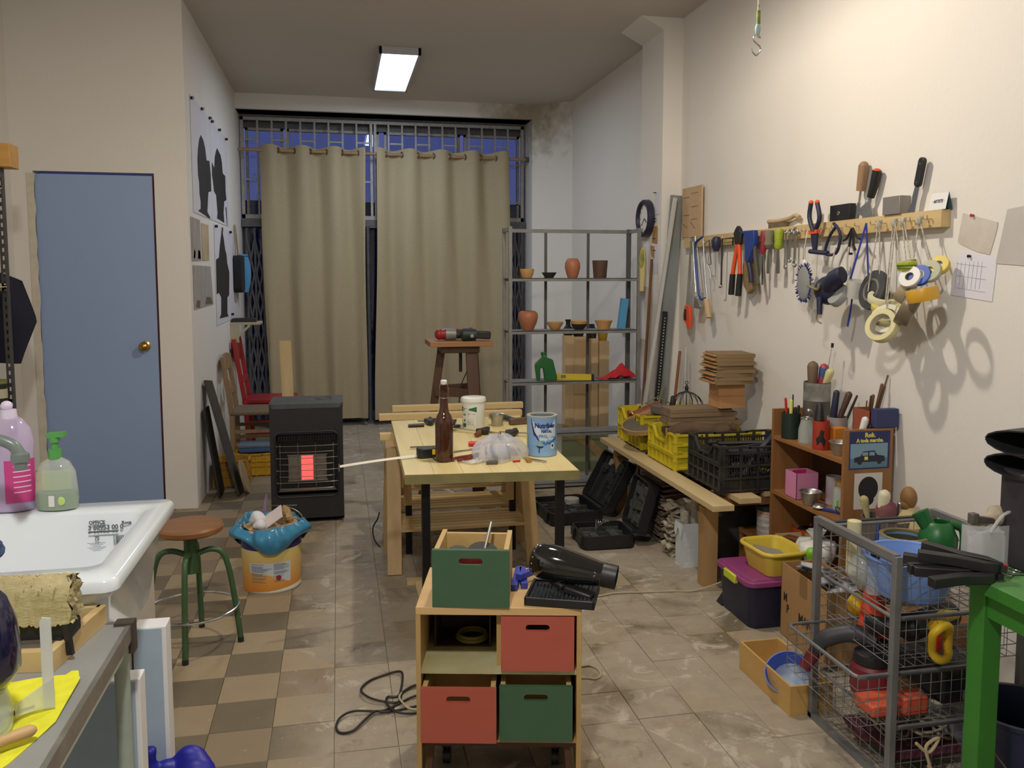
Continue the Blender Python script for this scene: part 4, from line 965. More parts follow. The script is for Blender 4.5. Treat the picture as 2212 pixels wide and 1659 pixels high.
def cpoly(pts, r, lift=.0003, n=12):
    """outline in (arc length, height) laid on a cylinder of radius r, front is -y: fan grid so it follows the curve"""
    mb = MB(); cx = sum(p[0] for p in pts) / len(pts); cz = sum(p[1] for p in pts) / len(pts); N = len(pts)
    W_ = lambda x, z: ((r + lift) * sin(x / r), -(r + lift) * cos(x / r), z)
    vs = [W_(cx, cz)]; K = 5
    for k in range(1, K + 1):
        for x, z in pts: vs.append(W_(cx + (x - cx) * k / K, cz + (z - cz) * k / K))
    fs = [(0, 1 + i, 1 + (i + 1) % N) for i in range(N)]
    for k in range(K - 1):
        for i in range(N): a = 1 + k * N + i; b = 1 + k * N + (i + 1) % N; fs.append((a, a + N, b + N, b))
    return mb.add(vs, fs)
def circ(cx, cz, rx, rz=None, n=24, a0=0, a1=2 * pi): return [(cx + rx * cos(a0 + (a1 - a0) * k / n), cz + (rz or rx) * sin(a0 + (a1 - a0) * k / n)) for k in range(n)]
can_blue = mat('can_blue', (136, 176, 222), .35); can_white = mat('can_white', (206, 220, 232), .35); can_navy = mat('can_navy', (24, 40, 112), .4)
can_mid = mat('can_mid_blue', (60, 120, 196), .35); can_green = mat('can_green', (150, 196, 130), .4)
gold = mat('can_gold', (200, 176, 118), .3, .7)
def milk_can(label, loc, r, h, face, full=True, sc=1.0, rot=None):
    t = thing('milk_powder_can', label, 'can', loc, face, rot=rot)
    prof = [(r - .004, 0), (r, .002), (r, .012)]
    for k in range(4): z = h * (.14 + .10 * k); prof += [(r, z - .006), (r - .0012, z), (r, z + .006)]
    prof += [(r, h - .008), (r + .0012, h - .003), (r + .0008, h), (r - .011, h), (r - .011, h - .006), (r - .002, h - .02), (r - .002, .01), (0, .008)]
    obj('can_body', MB().lathe(prof, 48), can_blue, t)
    obj('rim', MB().lathe([(r + .001, h - .004), (r + .0014, h + .0006), (r - .012, h + .0006), (r - .012, h - .006)], 48, cap=False), gold if not full else mat('can_cream', (206, 200, 176), .35, .3), t)
    obj('inside', MB().lathe([(r - .0025, h - .01), (r - .003, .012), (0, .010)], 40, cap=False), mat('can_inside', (150, 140, 118), .35, .8), t)
    if full:
        obj('white_field', cpoly([(-.052, h - .012), (-.036, h * .55), (-.012, h * .40), (.016, h * .345), (.05, h * .40), (.066, h * .50), (.066, h - .012)], r, .0003), can_white, t)
        obj('blue_swoosh', cpoly([(-.012, h * .395), (.018, h * .335), (.05, h * .39), (.07, h * .50), (.07, h * .40), (.04, h * .30), (.012, h * .285)], r, .0005), can_mid, t)
        obj('dark_swoosh', cpoly([(-.053, h - .012), (-.049, h - .012), (-.034, h * .56), (-.010, h * .415), (-.014, h * .40), (-.038, h * .55)], r, .0007), can_navy, t)
        q = MB()
        for body, sz, x, z, b in (('Nutribén', .0275, .014, h * .775, .0010), ('NATAL', .0165, .020, h * .635, .0007), ('1', .027, -.012, h * .155, .0010), ('- - - - -', .006, -.012, h * .045, .0)):
            p_ = curved_text(body, sz, r, x / r, z, b, .9); q.add(p_.v, p_.f)
        obj('lettering', q, can_navy, t, smooth=0)
        obj('lettering_light', curved_text('PRO', .0175, r, .004 / r, h * .515, .0005), can_mid, t, smooth=0)
        obj('emblem', cpoly(circ(-.008, h * .285, .016, .011, 20, pi, 2 * pi), r, .0008), can_navy, t)
        obj('emblem_top', cpoly([(-.022, h * .30), (.006, h * .30), (.0, h * .345), (-.008, h * .37), (-.016, h * .345)], r, .0008), can_green, t)
        obj('round_seal', cpoly(circ(.048, h * .27, .0115, .015), r, .0008), can_white, t)
        obj('seal_print', cpoly(circ(.048, h * .275, .005, .006, 8), r, .001), iron, t)
        obj('side_stripe', cpoly([(-.086, h * .25), (-.072, h * .25), (-.072, h * .52), (-.086, h * .55)], r, .0006), can_green, t)
    else:
        obj('white_field', cpoly([(-.10, h - .012), (-.10, h * .62), (-.02, h * .55), (.03, h * .40), (.10, h * .38), (.10, h - .012)], r, .0003), can_white, t)
        obj('blue_oval', cpoly(circ(.020, h * .60, .045, .030), r, .0005), can_blue, t)
        obj('lettering', curved_text('Nutribén', .034, r, .022 / r, h * .60, .0012, .9), can_navy, t, smooth=0)
        obj('green_field', cpoly([(-.10, h * .60), (-.03, h * .52), (-.012, h * .40), (-.02, h * .3), (-.10, h * .3)], r, .0006), mat('can_olive', (140, 160, 96), .4), t)
    return t
milk_can('pale blue milk powder can with dark lettering on the near right of the pine table', (.845, 3.522, T), .0645, .172, rad(-13))
gt = thing('glue_tub', 'white plastic glue tub with green label band on the pine table', 'tub', (.655, 4.205, T), rad(-9))
obj('tub', MB().lathe([(0, 0), (.050, 0), (.053, .004), (.0585, .13), (.0585, .136), (.0625, .138), (.0635, .146), (.061, .158), (.058, .160), (0, .160)], 44), mat('tub_white', (224, 226, 220), .35), gt)
obj('label_panel', cpoly([(-.075, .015), (.014, .012), (.016, .112), (-.075, .112)], .0545, .0035), mat('label_white2', (214, 216, 206), .5), gt)
obj('green_band', cpoly([(-.075, .090), (.016, .090), (.016, .117), (-.075, .117)], .0575, .0012), mat('label_green', (40, 102, 62), .5), gt)
obj('lettering', curved_text('Coat', .019, .0578, -.72, .1035, .0008, 1.0, .002), white_pl, gt, smooth=0)
q = MB()
for k in range(7): q.add(*(lambda b: (b.v, b.f))(cpoly([(-.030, .082 - .009 * k), (.008, .082 - .009 * k), (.008, .0795 - .009 * k), (-.030, .0795 - .009 * k)], .0565 - .0006 * k, .0018)))
for s, z in (('A2', .076), ('-8', .048)): p_ = curved_text(s, .014, .0555, -.86, z, .0005, 1.0, .004); q.add(p_.v, p_.f)
obj('small_print', q, mat('label_ink', (70, 78, 74), .6), gt, smooth=0)
obj('green_corner', cpoly([(-.060, .014), (-.038, .014), (-.038, .032), (-.060, .032)], .053, .0042), MC['label_green'], gt)
mc = thing('metal_cup', 'small aluminium mould cup behind the glue tub', 'cup', (.785, 4.255, T))
obj('cup_body', MB().lathe([(0, 0), (.026, 0), (.028, .003), (.037, .055), (.041, .058), (.041, .060), (.036, .058), (.027, .005), (0, .004)], 32), alu, mc)
obj('clip', MB().box((-.040, 0, .046), (.006, .012, .02)), steel_b, mc)
hm = thing('hammer', 'hammer with a dark handle lying behind the blue can', 'hammer', (.905, 4.27, T), rad(0))
obj('handle', MB().tube([(-.01, .0, .018), (-.03, .07, .018), (-.058, .16, .018)], [.010, .012, .014], 10), mat('dark_handle', (64, 62, 60), .7), hm)
obj('head', MB().bar((-.055, -.012, .018), (.05, .012, .018), .03, .032), mat('rust_steel', (92, 76, 60), .6, .4, c2=(120, 98, 76), nscale=40), hm, bev=.004)
obj('collar', MB().bar((-.008, .006, .018), (-.022, .052, .018), .020, .020), steel_b, hm)
def clamp(label, loc, rz, L=.24, hc=None, rot=None, name='bar_clamp'):
    t = thing(name, label, 'clamp', loc, rz, rot=rot)
    obj('bar', MB().bb((-L/2, -.006, .012), (L/2, .006, .018)), steel_b, t, smooth=0)
    obj('fixed_jaw', MB().prism([(-.012, -.01), (.012, -.01), (.014, .07), (-.006, .074)], .016, Matrix.Translation((-L/2 + .01, 0, .015))), black_pl, t, bev=.003)
    obj('sliding_jaw', MB().prism([(-.02, -.012), (.03, -.02), (.045, .004), (.012, .07), (-.008, .074), (-.012, .01)], .022, Matrix.Translation((L * .12, 0, .017))), black_pl, t, bev=.004)
    obj('grip', MB().tube([(L * .14, -.01, .016), (L * .2, -.05, .016), (L * .22, -.085, .014)], [.011, .013, .010], 10), hc or black_pl, t)
    return t
clamp('black bar clamp lying left behind the brown bottle', (.49, 4.375, T), rad(168), .20)
clamp('bar clamp with a brown grip lying in front of the glue tub', (.635, 4.06, T), rad(-42), .30, mat('brown_grip', (112, 62, 44), .6))
clamp('bar clamp with black grips lying left of the blue can', (.835, 3.95, T), rad(150), .20)
obj('blade_holder', MB().tube([(-.04, 0, .009), (.04, .004, .009)], [.009, .010], 12), mat('brown_black', (48, 32, 26), .35), loc=(.375, 4.295, T), label='short dark brown cylinder lying at the left edge of the pine table', cat='tool')
tm = thing('tape_measure', 'black tape measure with its steel tape drawn out past the table edge', 'tape measure', (.352, 3.56, T), rad(12))
obj('case', MB().prism(rrect(.080, .056, .02, 5), .042, Matrix.Translation((0, 0, .021))), black_pl, tm, bev=.004)
obj('label', MB().box((.026, -.029, .026), (.017, .004, .022)), mat('yellow_label', (226, 196, 40), .4), tm, bev=.001)
obj('tape', MB().grid(lambda u, v: (-.038 - .335 * u, -.03 * u + .011 * (v - .5), .010 - .010 * u * u + .007 * (v - .5)), 24, 2, .0006), mat('tape_steel', (214, 212, 200), .4, .2), tm)
obj('tape_hook', MB().box((-.375, -.030, -.004), (.004, .006, .03)), steel_b, tm)
obj('wrist_loop', MB().tube(smoothpath([(.02, -.028, .01), (.015, -.07, .003), (.022, -.125, .003), (.032, -.122, .003), (.03, -.07, .003), (.03, -.028, .01)], 6), .0025, 6), mat('loop_cord', (44, 38, 30), .7), tm)
handle_tool('screwdriver', 'long screwdriver with a red and black handle behind the brown bottle', 'screwdriver', (.56, 3.752, T + .012), (rad(90), 0, rad(-92 + 180)), (mat('red_grip', (190, 38, 34), .35), iron), .09, .012, .13, 'round', .0032)
handle_tool('file', 'dark tapered file lying behind the tape measure', 'file', (.46, 3.755, T + .008), (rad(90), 0, rad(-88)), (iron, iron), .05, .006, .11, 'flat', .006)
obj('saw_blade', MB().bar((.47, 3.63, T + .003), (.66, 3.72, T + .003), .018, .0015), steel_b, label='narrow bare saw blade lying between bottle and plastic bag', cat='blade')
pb = MB(); rg2 = random.Random(21)
def pbag(u, v):
    a = 2 * pi * u; e = (pi / 2) * v
    r = 1 + .16 * sin(3 * a + 1) + .10 * sin(7 * a + 5 * v) + .06 * sin(15 * a + 9 * v + 1)
    return (.105 * cos(e) ** .7 * cos(a) * r, .085 * cos(e) ** .7 * sin(a) * r, .003 + .085 * sin(e) ** .8 * (1 + .14 * sin(5 * a + 6 * v) + .06 * sin(13 * a)))
pb.grid(pbag, 72, 20)
pb.grid(lambda u, v: (-.075 - .095 * u + .02 * v, -.045 - .05 * v + .015 * sin(7 * u), .004 + .012 * abs(sin(8 * u + 3 * v)) * (1 - .5 * u)), 14, 8)
film = clear('clear_film', (216, 218, 228), .14, .52); film.node_tree.nodes['Principled BSDF'].inputs['Coat Weight'].default_value = .8
obj('plastic_bag', pb, film, loc=(.648, 3.475, T), label='crumpled clear plastic bag on the front of the pine table', cat='plastic bag', smooth=20)
obj('bag_contents', MB().ball((0, 0, .025), (.06, .04, .022), 14, 8).warp(lambda v: v * (1 + .12 * sin(80 * v.x) + .1 * sin(90 * v.y))), mat('grey_blue_paper', (170, 176, 196), .8, c2=(120, 130, 170), nscale=30), loc=(.655, 3.475, T), label='folded grey blue papers inside the crumpled clear plastic bag', cat='papers', smooth=0)
pl = thing('pliers', 'pliers with red and black handles half under the clear plastic bag', 'pliers', (.535, 3.50, T), rad(40))
for s in (-1, 1):
    obj('handle', MB().tube(smoothpath([(.01, 0, .01), (-.03, s * .016, .01), (-.075, s * .022, .01), (-.10, s * .014, .01)], 5), .0062, 8), mat('red_black', (150, 44, 30), .5, c2=(30, 26, 26), nscale=30), pl)
    obj('jaw', MB().bar((.0, -s * .004, .01), (.055, s * .005, .01), .012, .012), iron, pl)
handle_tool('screwdriver', 'screwdriver with a dark blue and amber handle beside the blue can', 'screwdriver', (.742, 3.52, T + .016), (rad(90), 0, rad(-18 + 180 + 40)), (mat('blue_amber', (44, 54, 116), .3, c2=(190, 160, 70), nscale=14, amt=.15), steel_b), .085, .0155, .06, 'round', .003)
obj('steel_pin', MB().cyl((.745, 3.435, T + .006), (.822, 3.345, T + .006), .0045, .0035, 10), steel_b, label='short bright steel rod lying before the blue can', cat='rod')
obj('cork_stub', MB().cyl((.752, 3.395, T + .011), (.757, 3.365, T + .011), .011, n=12), mat('cork', (168, 134, 74), .8), label='small tan cork stub at the front of the pine table', cat='cork')
obj('red_marker', MB().cyl((.690, 3.386, T + .004), (.722, 3.392, T + .004), .0038, n=8), MC['red_grip'], label='small red stick at the front edge of the plastic bag', cat='stick')
obj('grey_scrap', MB().prism([(-.025, -.012), (.02, -.016), (.027, .008), (.0, .02), (-.02, .01)], .012, Matrix.Translation((0, 0, .006))), mat('grey_scrap', (96, 92, 82), .8), loc=(.60, 3.375, T), label='small grey scrap in front of the plastic bag', cat='scrap')

# ------------------------------------------------------------------ stand with two drills
sd = thing('work_stand', 'dark wooden three-legged stand with a thick brown top, by the right curtain', 'stand', (.775, 5.62, 0))
dkw = wood('dark_stand_wood', (96, 68, 52), (78, 54, 40), 'Z', 16); sdt = wood('stand_top', (168, 122, 78), (142, 98, 60), 'X', 16)
obj('top', MB().bb((-.205, -.17, 1.03), (.205, .17, 1.063)), sdt, sd, smooth=0, bev=.003)
obj('apron', MB().bb((-.13, -.12, .985), (.125, .10, 1.03)), dkw, sd, smooth=0, bev=.004)
for a, b, w in (((.075, -.09, .99), (.105, -.185, 0), .075), ((-.115, .0, .99), (-.245, .06, 0), .05), ((.12, .09, .99), (.19, .19, 0), .05)):
    obj('leg', MB().bar((b[0], b[1], .0), a, w, .028, (0, 1, 0)), dkw, sd, smooth=0)
obj('stretcher', MB().bar((-.155, .0, .72), (.085, -.115, .715), .022, .055).bar((-.16, .035, .735), (.15, .12, .735), .022, .05).bar((.095, -.10, .735), (.15, .12, .735), .022, .05), dkw, sd, smooth=0)
obj('spindle', MB().cyl((.015, 0, .85), (.015, 0, .99), .011, n=12), iron, sd)
obj('cable', MB().tube(smoothpath([(.07, -.03, 1.0), (.06, -.04, .88), (.01, -.05, .76), (-.005, -.05, .6), (-.005, -.05, .4)], 6), .0035, 6), MC['black_rubber'], sd)
DZ = 1.0635
dr = thing('power_drill', 'red and grey power drill lying on the dark wooden stand', 'drill', (.71, 5.58, DZ), rad(15))
obj('motor_body', MB().cyl((-.07, 0, .042), (-.02, 0, .042), .030, .040, 20).ball((-.07, 0, .042), (.03, .032, .036)), mat('tool_red', (150, 34, 34), .45), dr)
obj('gear_case', MB().cyl((-.03, -.01, .042), (.035, -.03, .042), .041, .036, 20), mat('tool_grey', (140, 140, 136), .45, .3), dr)
obj('chuck', MB().cyl((.03, -.03, .042), (.06, -.055, .038), .030, .024, 16).cyl((.055, -.05, .038), (.085, -.07, .036), .012, .006, 10), iron, dr)
obj('grip', MB().tube([(-.01, .02, .05), (.06, .05, .05), (.14, .055, .045)], [.022, .024, .02], 12), MC['tool_red'], dr)
d2 = thing('cordless_driver', 'dark green and black cordless driver lying right on the wooden stand', 'drill', (.855, 5.50, DZ), rad(-3))
obj('body', MB().cyl((-.065, 0, .042), (.02, 0, .04), .042, .038, 20).ball((-.062, 0, .042), (.02, .04, .041)), mat('tool_green', (34, 52, 50), .5), d2)
obj('battery_grip', MB().bar((.01, 0, .042), (.115, -.004, .036), .055, .05), black_pl, d2, bev=.008)
obj('nose', MB().cyl((-.01, -.036, .036), (-.01, -.05, .036), .012, n=14).cyl((-.01, -.05, .036), (-.01, -.056, .036), .006, n=10), steel_b, d2)
obj('red_trigger', MB().ball((-.02, .02, .075), (.025, .012, .012)), MC['tool_red'], d2)

# ------------------------------------------------------------------ drawer cart
CA = rad(-13); CO = (.464, 2.460, 0)
cart = thing('drawer_cart', 'small pine cart on castors with red and green drawers, in the centre foreground', 'cart', CO, CA)
cpl = wood('cart_ply', (212, 180, 128), (196, 160, 106), 'X', 12); cedge = wood('cart_edge', (190, 160, 104), (168, 136, 82), 'Z', 14)
W2, D2, HC = .235, .1675, .55
obj('top', MB().bb((-W2, -D2, HC - .022), (W2, D2, HC)), cpl, cart, smooth=0, bev=.0015)
for s in (-1, 1): obj('side_panel', MB().bb((s * W2, -D2 + .001, .03), (s * (W2 - .014), D2, HC - .022)), cedge, cart, smooth=0, bev=.001)
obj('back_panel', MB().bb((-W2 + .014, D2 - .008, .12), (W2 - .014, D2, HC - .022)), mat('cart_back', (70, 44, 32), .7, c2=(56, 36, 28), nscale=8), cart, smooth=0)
shm = mat('stained_shelf', (186, 186, 148), .6, c2=(160, 150, 96), nscale=7)
obj('middle_shelf', MB().bb((-W2 + .014, -D2 + .006, .353), (W2 - .014, D2 - .008, .366)), shm, cart, smooth=0)
obj('divider', MB().bb((-.007, -D2 + .03, .366), (.007, D2 - .008, HC - .022)), cedge, cart, smooth=0)
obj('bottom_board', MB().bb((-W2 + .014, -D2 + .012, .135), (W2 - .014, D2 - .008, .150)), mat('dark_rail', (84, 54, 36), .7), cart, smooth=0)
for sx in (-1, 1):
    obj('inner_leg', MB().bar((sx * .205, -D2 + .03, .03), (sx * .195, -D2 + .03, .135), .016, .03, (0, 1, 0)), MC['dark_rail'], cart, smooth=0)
for sx in (-1, 1):
    for y in (-.012, .13):
        c = obj('castor', MB().cyl((sx * .165 - .011, y, .0255), (sx * .165 + .011, y, .0255), .0255, n=18), black_pl, cart)
        obj('castor_fork', MB().cyl((sx * .165, y, .04), (sx * .165, y, .135), .009, n=10).box((sx * .165, y, .062), (.03, .03, .01)), iron, c)
redp = mat('drawer_red', (178, 90, 74), .6, c2=(168, 80, 64), nscale=7); grnp = mat('drawer_green', (66, 100, 72), .55, c2=(58, 90, 64), nscale=7)
inw = wood('drawer_inside', (206, 176, 118), (186, 152, 94), 'Y', 12)
def drawer(parent, x, y, z, m, w=.207, h=.158, d=.20, name='drawer', box=True):
    """front with a slot handle, open box behind; origin at the lower front centre"""
    n = 8; sw, sh, hz = .068, .020, h * .80
    slot = rrect(sw, sh, .0098, 6, 0, hz); out = [(-w/2, 0), (w/2, 0), (w/2, h), (-w/2, h)]
    bm = bmesh.new(); L = []
    for loop in (out, slot):
        vs = [bm.verts.new((p[0], 0, p[1])) for p in loop]; L += [bm.edges.new((vs[i], vs[(i + 1) % len(vs)])) for i in range(len(vs))]
    r = bmesh.ops.triangle_fill(bm, edges=L, use_beauty=True, use_dissolve=False)
    for f in [f for f in bm.faces if abs(f.calc_center_median().x) < sw/2 - .001 and abs(f.calc_center_median().z - hz) < sh/2 - .001 and all(abs(v.co.x) <= sw/2 + 1e-4 and abs(v.co.z - hz) <= sh/2 + 1e-4 for v in f.verts)]: bm.faces.remove(f)
    ex = bmesh.ops.extrude_face_region(bm, geom=bm.faces[:])
    bmesh.ops.translate(bm, vec=(0, .014, 0), verts=[v for v in ex['geom'] if isinstance(v, bmesh.types.BMVert)])
    mb = MB(); bm.verts.index_update(); mb.add([v.co.copy() for v in bm.verts], [tuple(v.index for v in f.verts) for f in bm.faces]); bm.free()
    front = obj(name, mb, m, parent, (x, y, z), smooth=0)
    if box:
        b = MB().bb((-w/2 + .003, .014, .004), (-w/2 + .017, d, h - .004)).bb((w/2 - .017, .014, .004), (w/2 - .003, d, h - .004)).bb((-w/2 + .017, d - .014, .004), (w/2 - .017, d, h - .012)).bb((-w/2 + .017, .014, .004), (w/2 - .017, d - .014, .012))
        obj('drawer_box', b, inw, front, smooth=0)
    return front
drawer(cart, .1105, -D2 - .004, .367, redp); drawer(cart, -.1125, -D2 - .030, .166, redp, h=.160, w=.214); drawer(cart, .106, -D2 - .010, .162, grnp, h=.162, w=.208)
obj('bottom_board', MB().bb((-W2 + .014, -D2 + .006, .150), (W2 - .014, D2 - .008, .156)), cedge, cart, smooth=0)
CM = Matrix.Translation(CO) @ Matrix.Rotation(CA, 4, 'Z')
def onc(x, y, z): return tuple(CM @ Vector((x, y, z)))
# shapes inside the open compartment
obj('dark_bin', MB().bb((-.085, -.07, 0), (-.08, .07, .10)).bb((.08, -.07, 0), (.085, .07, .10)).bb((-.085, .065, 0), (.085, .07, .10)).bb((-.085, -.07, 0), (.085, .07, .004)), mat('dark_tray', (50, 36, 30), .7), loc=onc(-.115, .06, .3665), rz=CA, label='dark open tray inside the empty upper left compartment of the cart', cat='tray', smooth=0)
obj('olive_coil', MB().torus((0, 0, .006), .045, .006, n=36).torus((0, 0, .015), .042, .005, n=36), mat('olive_cord', (120, 112, 46), .6), loc=onc(-.09, .04, .372), label='olive coil of cord in the open compartment of the cart', cat='cord')
gd_ = thing('loose_drawer', 'green fronted pine drawer box standing on top of the cart', 'drawer', onc(-.078, -D2 - .003, HC + .0005), CA + rad(-1.5))
drawer(gd_, 0, 0, 0, grnp, w=.218, h=.166, d=.212, name='drawer_front')
wh = thing('sanding_wheel', 'grey flap wheel lying in the loose green drawer', 'wheel', onc(-.125, -.045, HC + .085), CA)
obj('disc', MB().lathe([(0, -.012), (.052, -.012), (.055, 0), (.052, .012), (0, .014)], 28, frame((0, 0, 0), (1, 0, 0), (0, .5, .8))), mat('abrasive_grey', (96, 102, 100), .9, bump=.2, bscale=200), wh)
obj('hub', MB().lathe([(0, .014), (.014, .014), (.012, .02), (0, .021)], 16, frame((0, 0, 0), (1, 0, 0), (0, .5, .8))), steel_b, wh)
w2 = obj('grinding_disc', MB().lathe([(0, -.008), (.048, -.008), (.05, 0), (.048, .008), (0, .010)], 26, frame((0, 0, 0), (1, .2, 0), (0, .9, .5))), mat('abrasive_dark', (70, 70, 66), .9), loc=onc(-.05, -.075, HC + .12), rz=CA, label='dark grinding disc lying right in the loose green drawer', cat='disc')
obj('steel_rod', MB().cyl((0, 0, 0), (.018, .04, .075), .0045, n=10), steel_b, loc=onc(-.045, -.06, HC + .13), rz=CA, label='thin bright rod standing in the loose green drawer', cat='rod')
obj('red_block', MB().bb((-.034, -.01, 0), (.034, .01, .126)), mat('pinkish_red', (214, 70, 76), .5), loc=onc(-.08, -.128, HC + .014), rz=CA, label='pinkish red block seen through the handle slot of the loose drawer', cat='block', bev=.003)
# blue plastic glazing wedges
bwm = mat('blue_wedge', (56, 68, 170), .45)
for k, (x, y, a, L, z, lab) in enumerate(((.066, .055, 4, .15, 0, 'long blue plastic wedge standing along the cart top, right one'), (.046, .05, -3, .17, 0, 'long blue plastic wedge close beside the loose green drawer'), (.083, .035, -38, .10, .021, 'short blue plastic wedge lying across the two long ones'))):
    obj('plastic_wedge', MB().prism([(-.010, -L/2), (.010, -L/2), (.012, L/2), (-.008, L/2 - .008)], .018, Matrix.Translation((0, 0, .0095))), bwm, loc=onc(x, y, HC + .0005 + z), rz=CA + rad(a), label=lab, cat='wedge', smooth=0, bev=.001)
# drill-bit case and hair dryer
bc = thing('bit_case', 'flat black plastic bit case with rows of pegs, under the hair dryer', 'case', onc(.184, -.088, HC + .0005), CA + rad(-10))
ol = rrect(.20, .16, .012, 4)
obj('tray', MB().prism(ol, .006, z0=0).prism([(-.10, -.08), (.10, -.08), (.10, -.072), (-.10, -.072)], .024, z0=0).prism([(-.10, .072), (.10, .072), (.10, .08), (-.10, .08)], .024, z0=0).prism([(-.10, -.08), (-.092, -.08), (-.092, .08), (-.10, .08)], .024, z0=0).prism([(.092, -.08), (.10, -.08), (.10, .08), (.092, .08)], .024, z0=0), black_pl, bc, smooth=0, bev=.002)
obj('inner_plate', MB().bb((-.091, -.071, .012), (.091, .071, .018)), mat('plate_dark', (36, 40, 44), .4), bc, smooth=0)
pg = MB(); rq = random.Random(9)
for i in range(16):
    for j in range(9):
        if rq.random() < .62: x, y = -.082 + .0109 * i, -.06 + .0145 * j; pg.cyl((x, y, .018), (x, y, .0205 + rq.uniform(0, .004)), .0024, .0018, 6)
obj('pegs', pg, mat('peg_grey', (84, 90, 94), .35, .4), bc, kind='stuff')
gloss = mat('gloss_black', (10, 11, 14), .08, coat=1.0)
hd = thing('hair_dryer', 'glossy black hair dryer body lying on the bit case', 'hair dryer', onc(.205, -.07, HC + .086), rot=(0, rad(8), CA + rad(-14)))
Rx = Matrix.Rotation(rad(90), 4, 'Y')
obj('shell', MB().lathe([(0, -.118), (.028, -.117), (.040, -.110), (.050, -.090), (.0535, -.062), (.0525, -.03), (.049, .0), (.042, .045), (.036, .085), (.034, .105), (.0315, .106), (.028, .10), (0, .10)], 44, Rx), gloss, hd, smooth=60)
obj('rear_grille', MB().lathe([(.022, -.119), (.038, -.1125), (.0365, -.109), (.02, -.115)], 36, Rx, cap=False), black_pl, hd)
gq = MB()
for k in range(14): a = 2 * pi * k / 14; gq.ball((-.1065, .041 * cos(a), .041 * sin(a)), .0028, 8, 5)
obj('vent_studs', gq, steel_b, hd)
obj('nozzle', MB().lathe([(.0345, .095), (.0355, .10), (.0345, .138), (.0315, .138), (.031, .10)], 36, Rx, cap=False), black_pl, hd)
obj('seam_ring', MB().torus((-.03, 0, 0), .0528, .0007, (1, 0, 0), 40, 6), iron, hd)
lg = text_mb('C', .017, frame((.075, -.0345, .008), (1, 0, -.08), (.0, .25, 1)), .0004, depth=.003); lg.ball((.060, -.0362, .010), (.0022, .0016, .0022), 8, 6)
obj('printed_mark', lg, mat('silver_mark', (200, 202, 206), .3, .6), hd, smooth=0)
obj('folded_handle', MB().bar((.0, -.03, -.052), (.085, -.045, -.056), .04, .022).bar((-.05, .0, -.045), (.0, -.03, -.052), .035, .02), black_pl, hd, bev=.006)
hc_ = thing('extension_cable', 'dark cable in loose loops on the floor left of the cart', 'cable', (.10, 2.75, 0))
def fcable(pts, r): return MB().tube(smoothpath([(x, y, r + .0005 + z) for x, y, z in pts], 8), r, 8)
CABM = mat('dark_cable', (38, 34, 32), .5); WCAB = mat('cream_cable', (178, 166, 140), .5)
L1 = [(.36, 2.96), (.30, 2.97), (.241, 2.972), (.198, 2.941), (.18, 2.879), (.121, 2.886), (.076, 2.917), (.054, 2.983), (.086, 3.057), (.142, 3.094), (.192, 3.096), (.207, 3.068), (.199, 2.987), (.181, 2.923), (.144, 2.919), (.140, 2.856), (.162, 2.799), (.207, 2.785), (.26, 2.80), (.33, 2.83)]
L2 = [(.36, 2.93), (.234, 2.90), (.171, 2.86), (.118, 2.824), (.028, 2.828), (-.017, 2.797), (-.032, 2.751), (-.018, 2.715), (.021, 2.712), (.061, 2.761), (.097, 2.813), (.138, 2.815), (.229, 2.837), (.33, 2.86)]
o = Vector((.10, 2.75, 0))
for k, (Lk, r) in enumerate(((L1, .0042), (L2, .0042))):
    mb = fcable([(x, y, .006 * (1 + sin(i * 1.3 + k * 2)) ) for i, (x, y) in enumerate(Lk)], r); mb.xf(Matrix.Translation(-o))
    obj('cable_loop', mb, CABM, hc_)
obj('mains_cable', fcable([(.36, 3.0, 0), (.241, 2.978, 0), (.21, 2.961, 0), (.185, 2.911, .005), (.192, 2.855, .01), (.219, 2.813, .005), (.30, 2.80, 0)], .004), WCAB, label='cream cable loop beside the dark cable, left of the cart', cat='cable')
obj('mains_cable', fcable([(.60, 3.02, 0), (.75, 3.03, 0), (.88, 3.015, 0), (.91, 3.015, 0), (.934, 2.978, 0), (.93, 2.929, 0), (.90, 2.905, 0), (.853, 2.921, 0), (.62, 2.95, 0)], .004), WCAB, label='cream cable loop on the floor at the right side of the cart', cat='cable')
obj('mains_cable', fcable([(.50, 3.5, 0), (.85, 3.62, 0), (1.165, 3.69, 0), (1.256, 3.708, 0), (1.40, 3.689, 0), (1.53, 3.674, 0), (1.614, 3.66, 0), (1.74, 3.655, .03), (1.82, 3.655, .07), (1.94, 3.67, .06)], .0042), WCAB, label='long cream cable running over the floor to the bench leg', cat='cable')

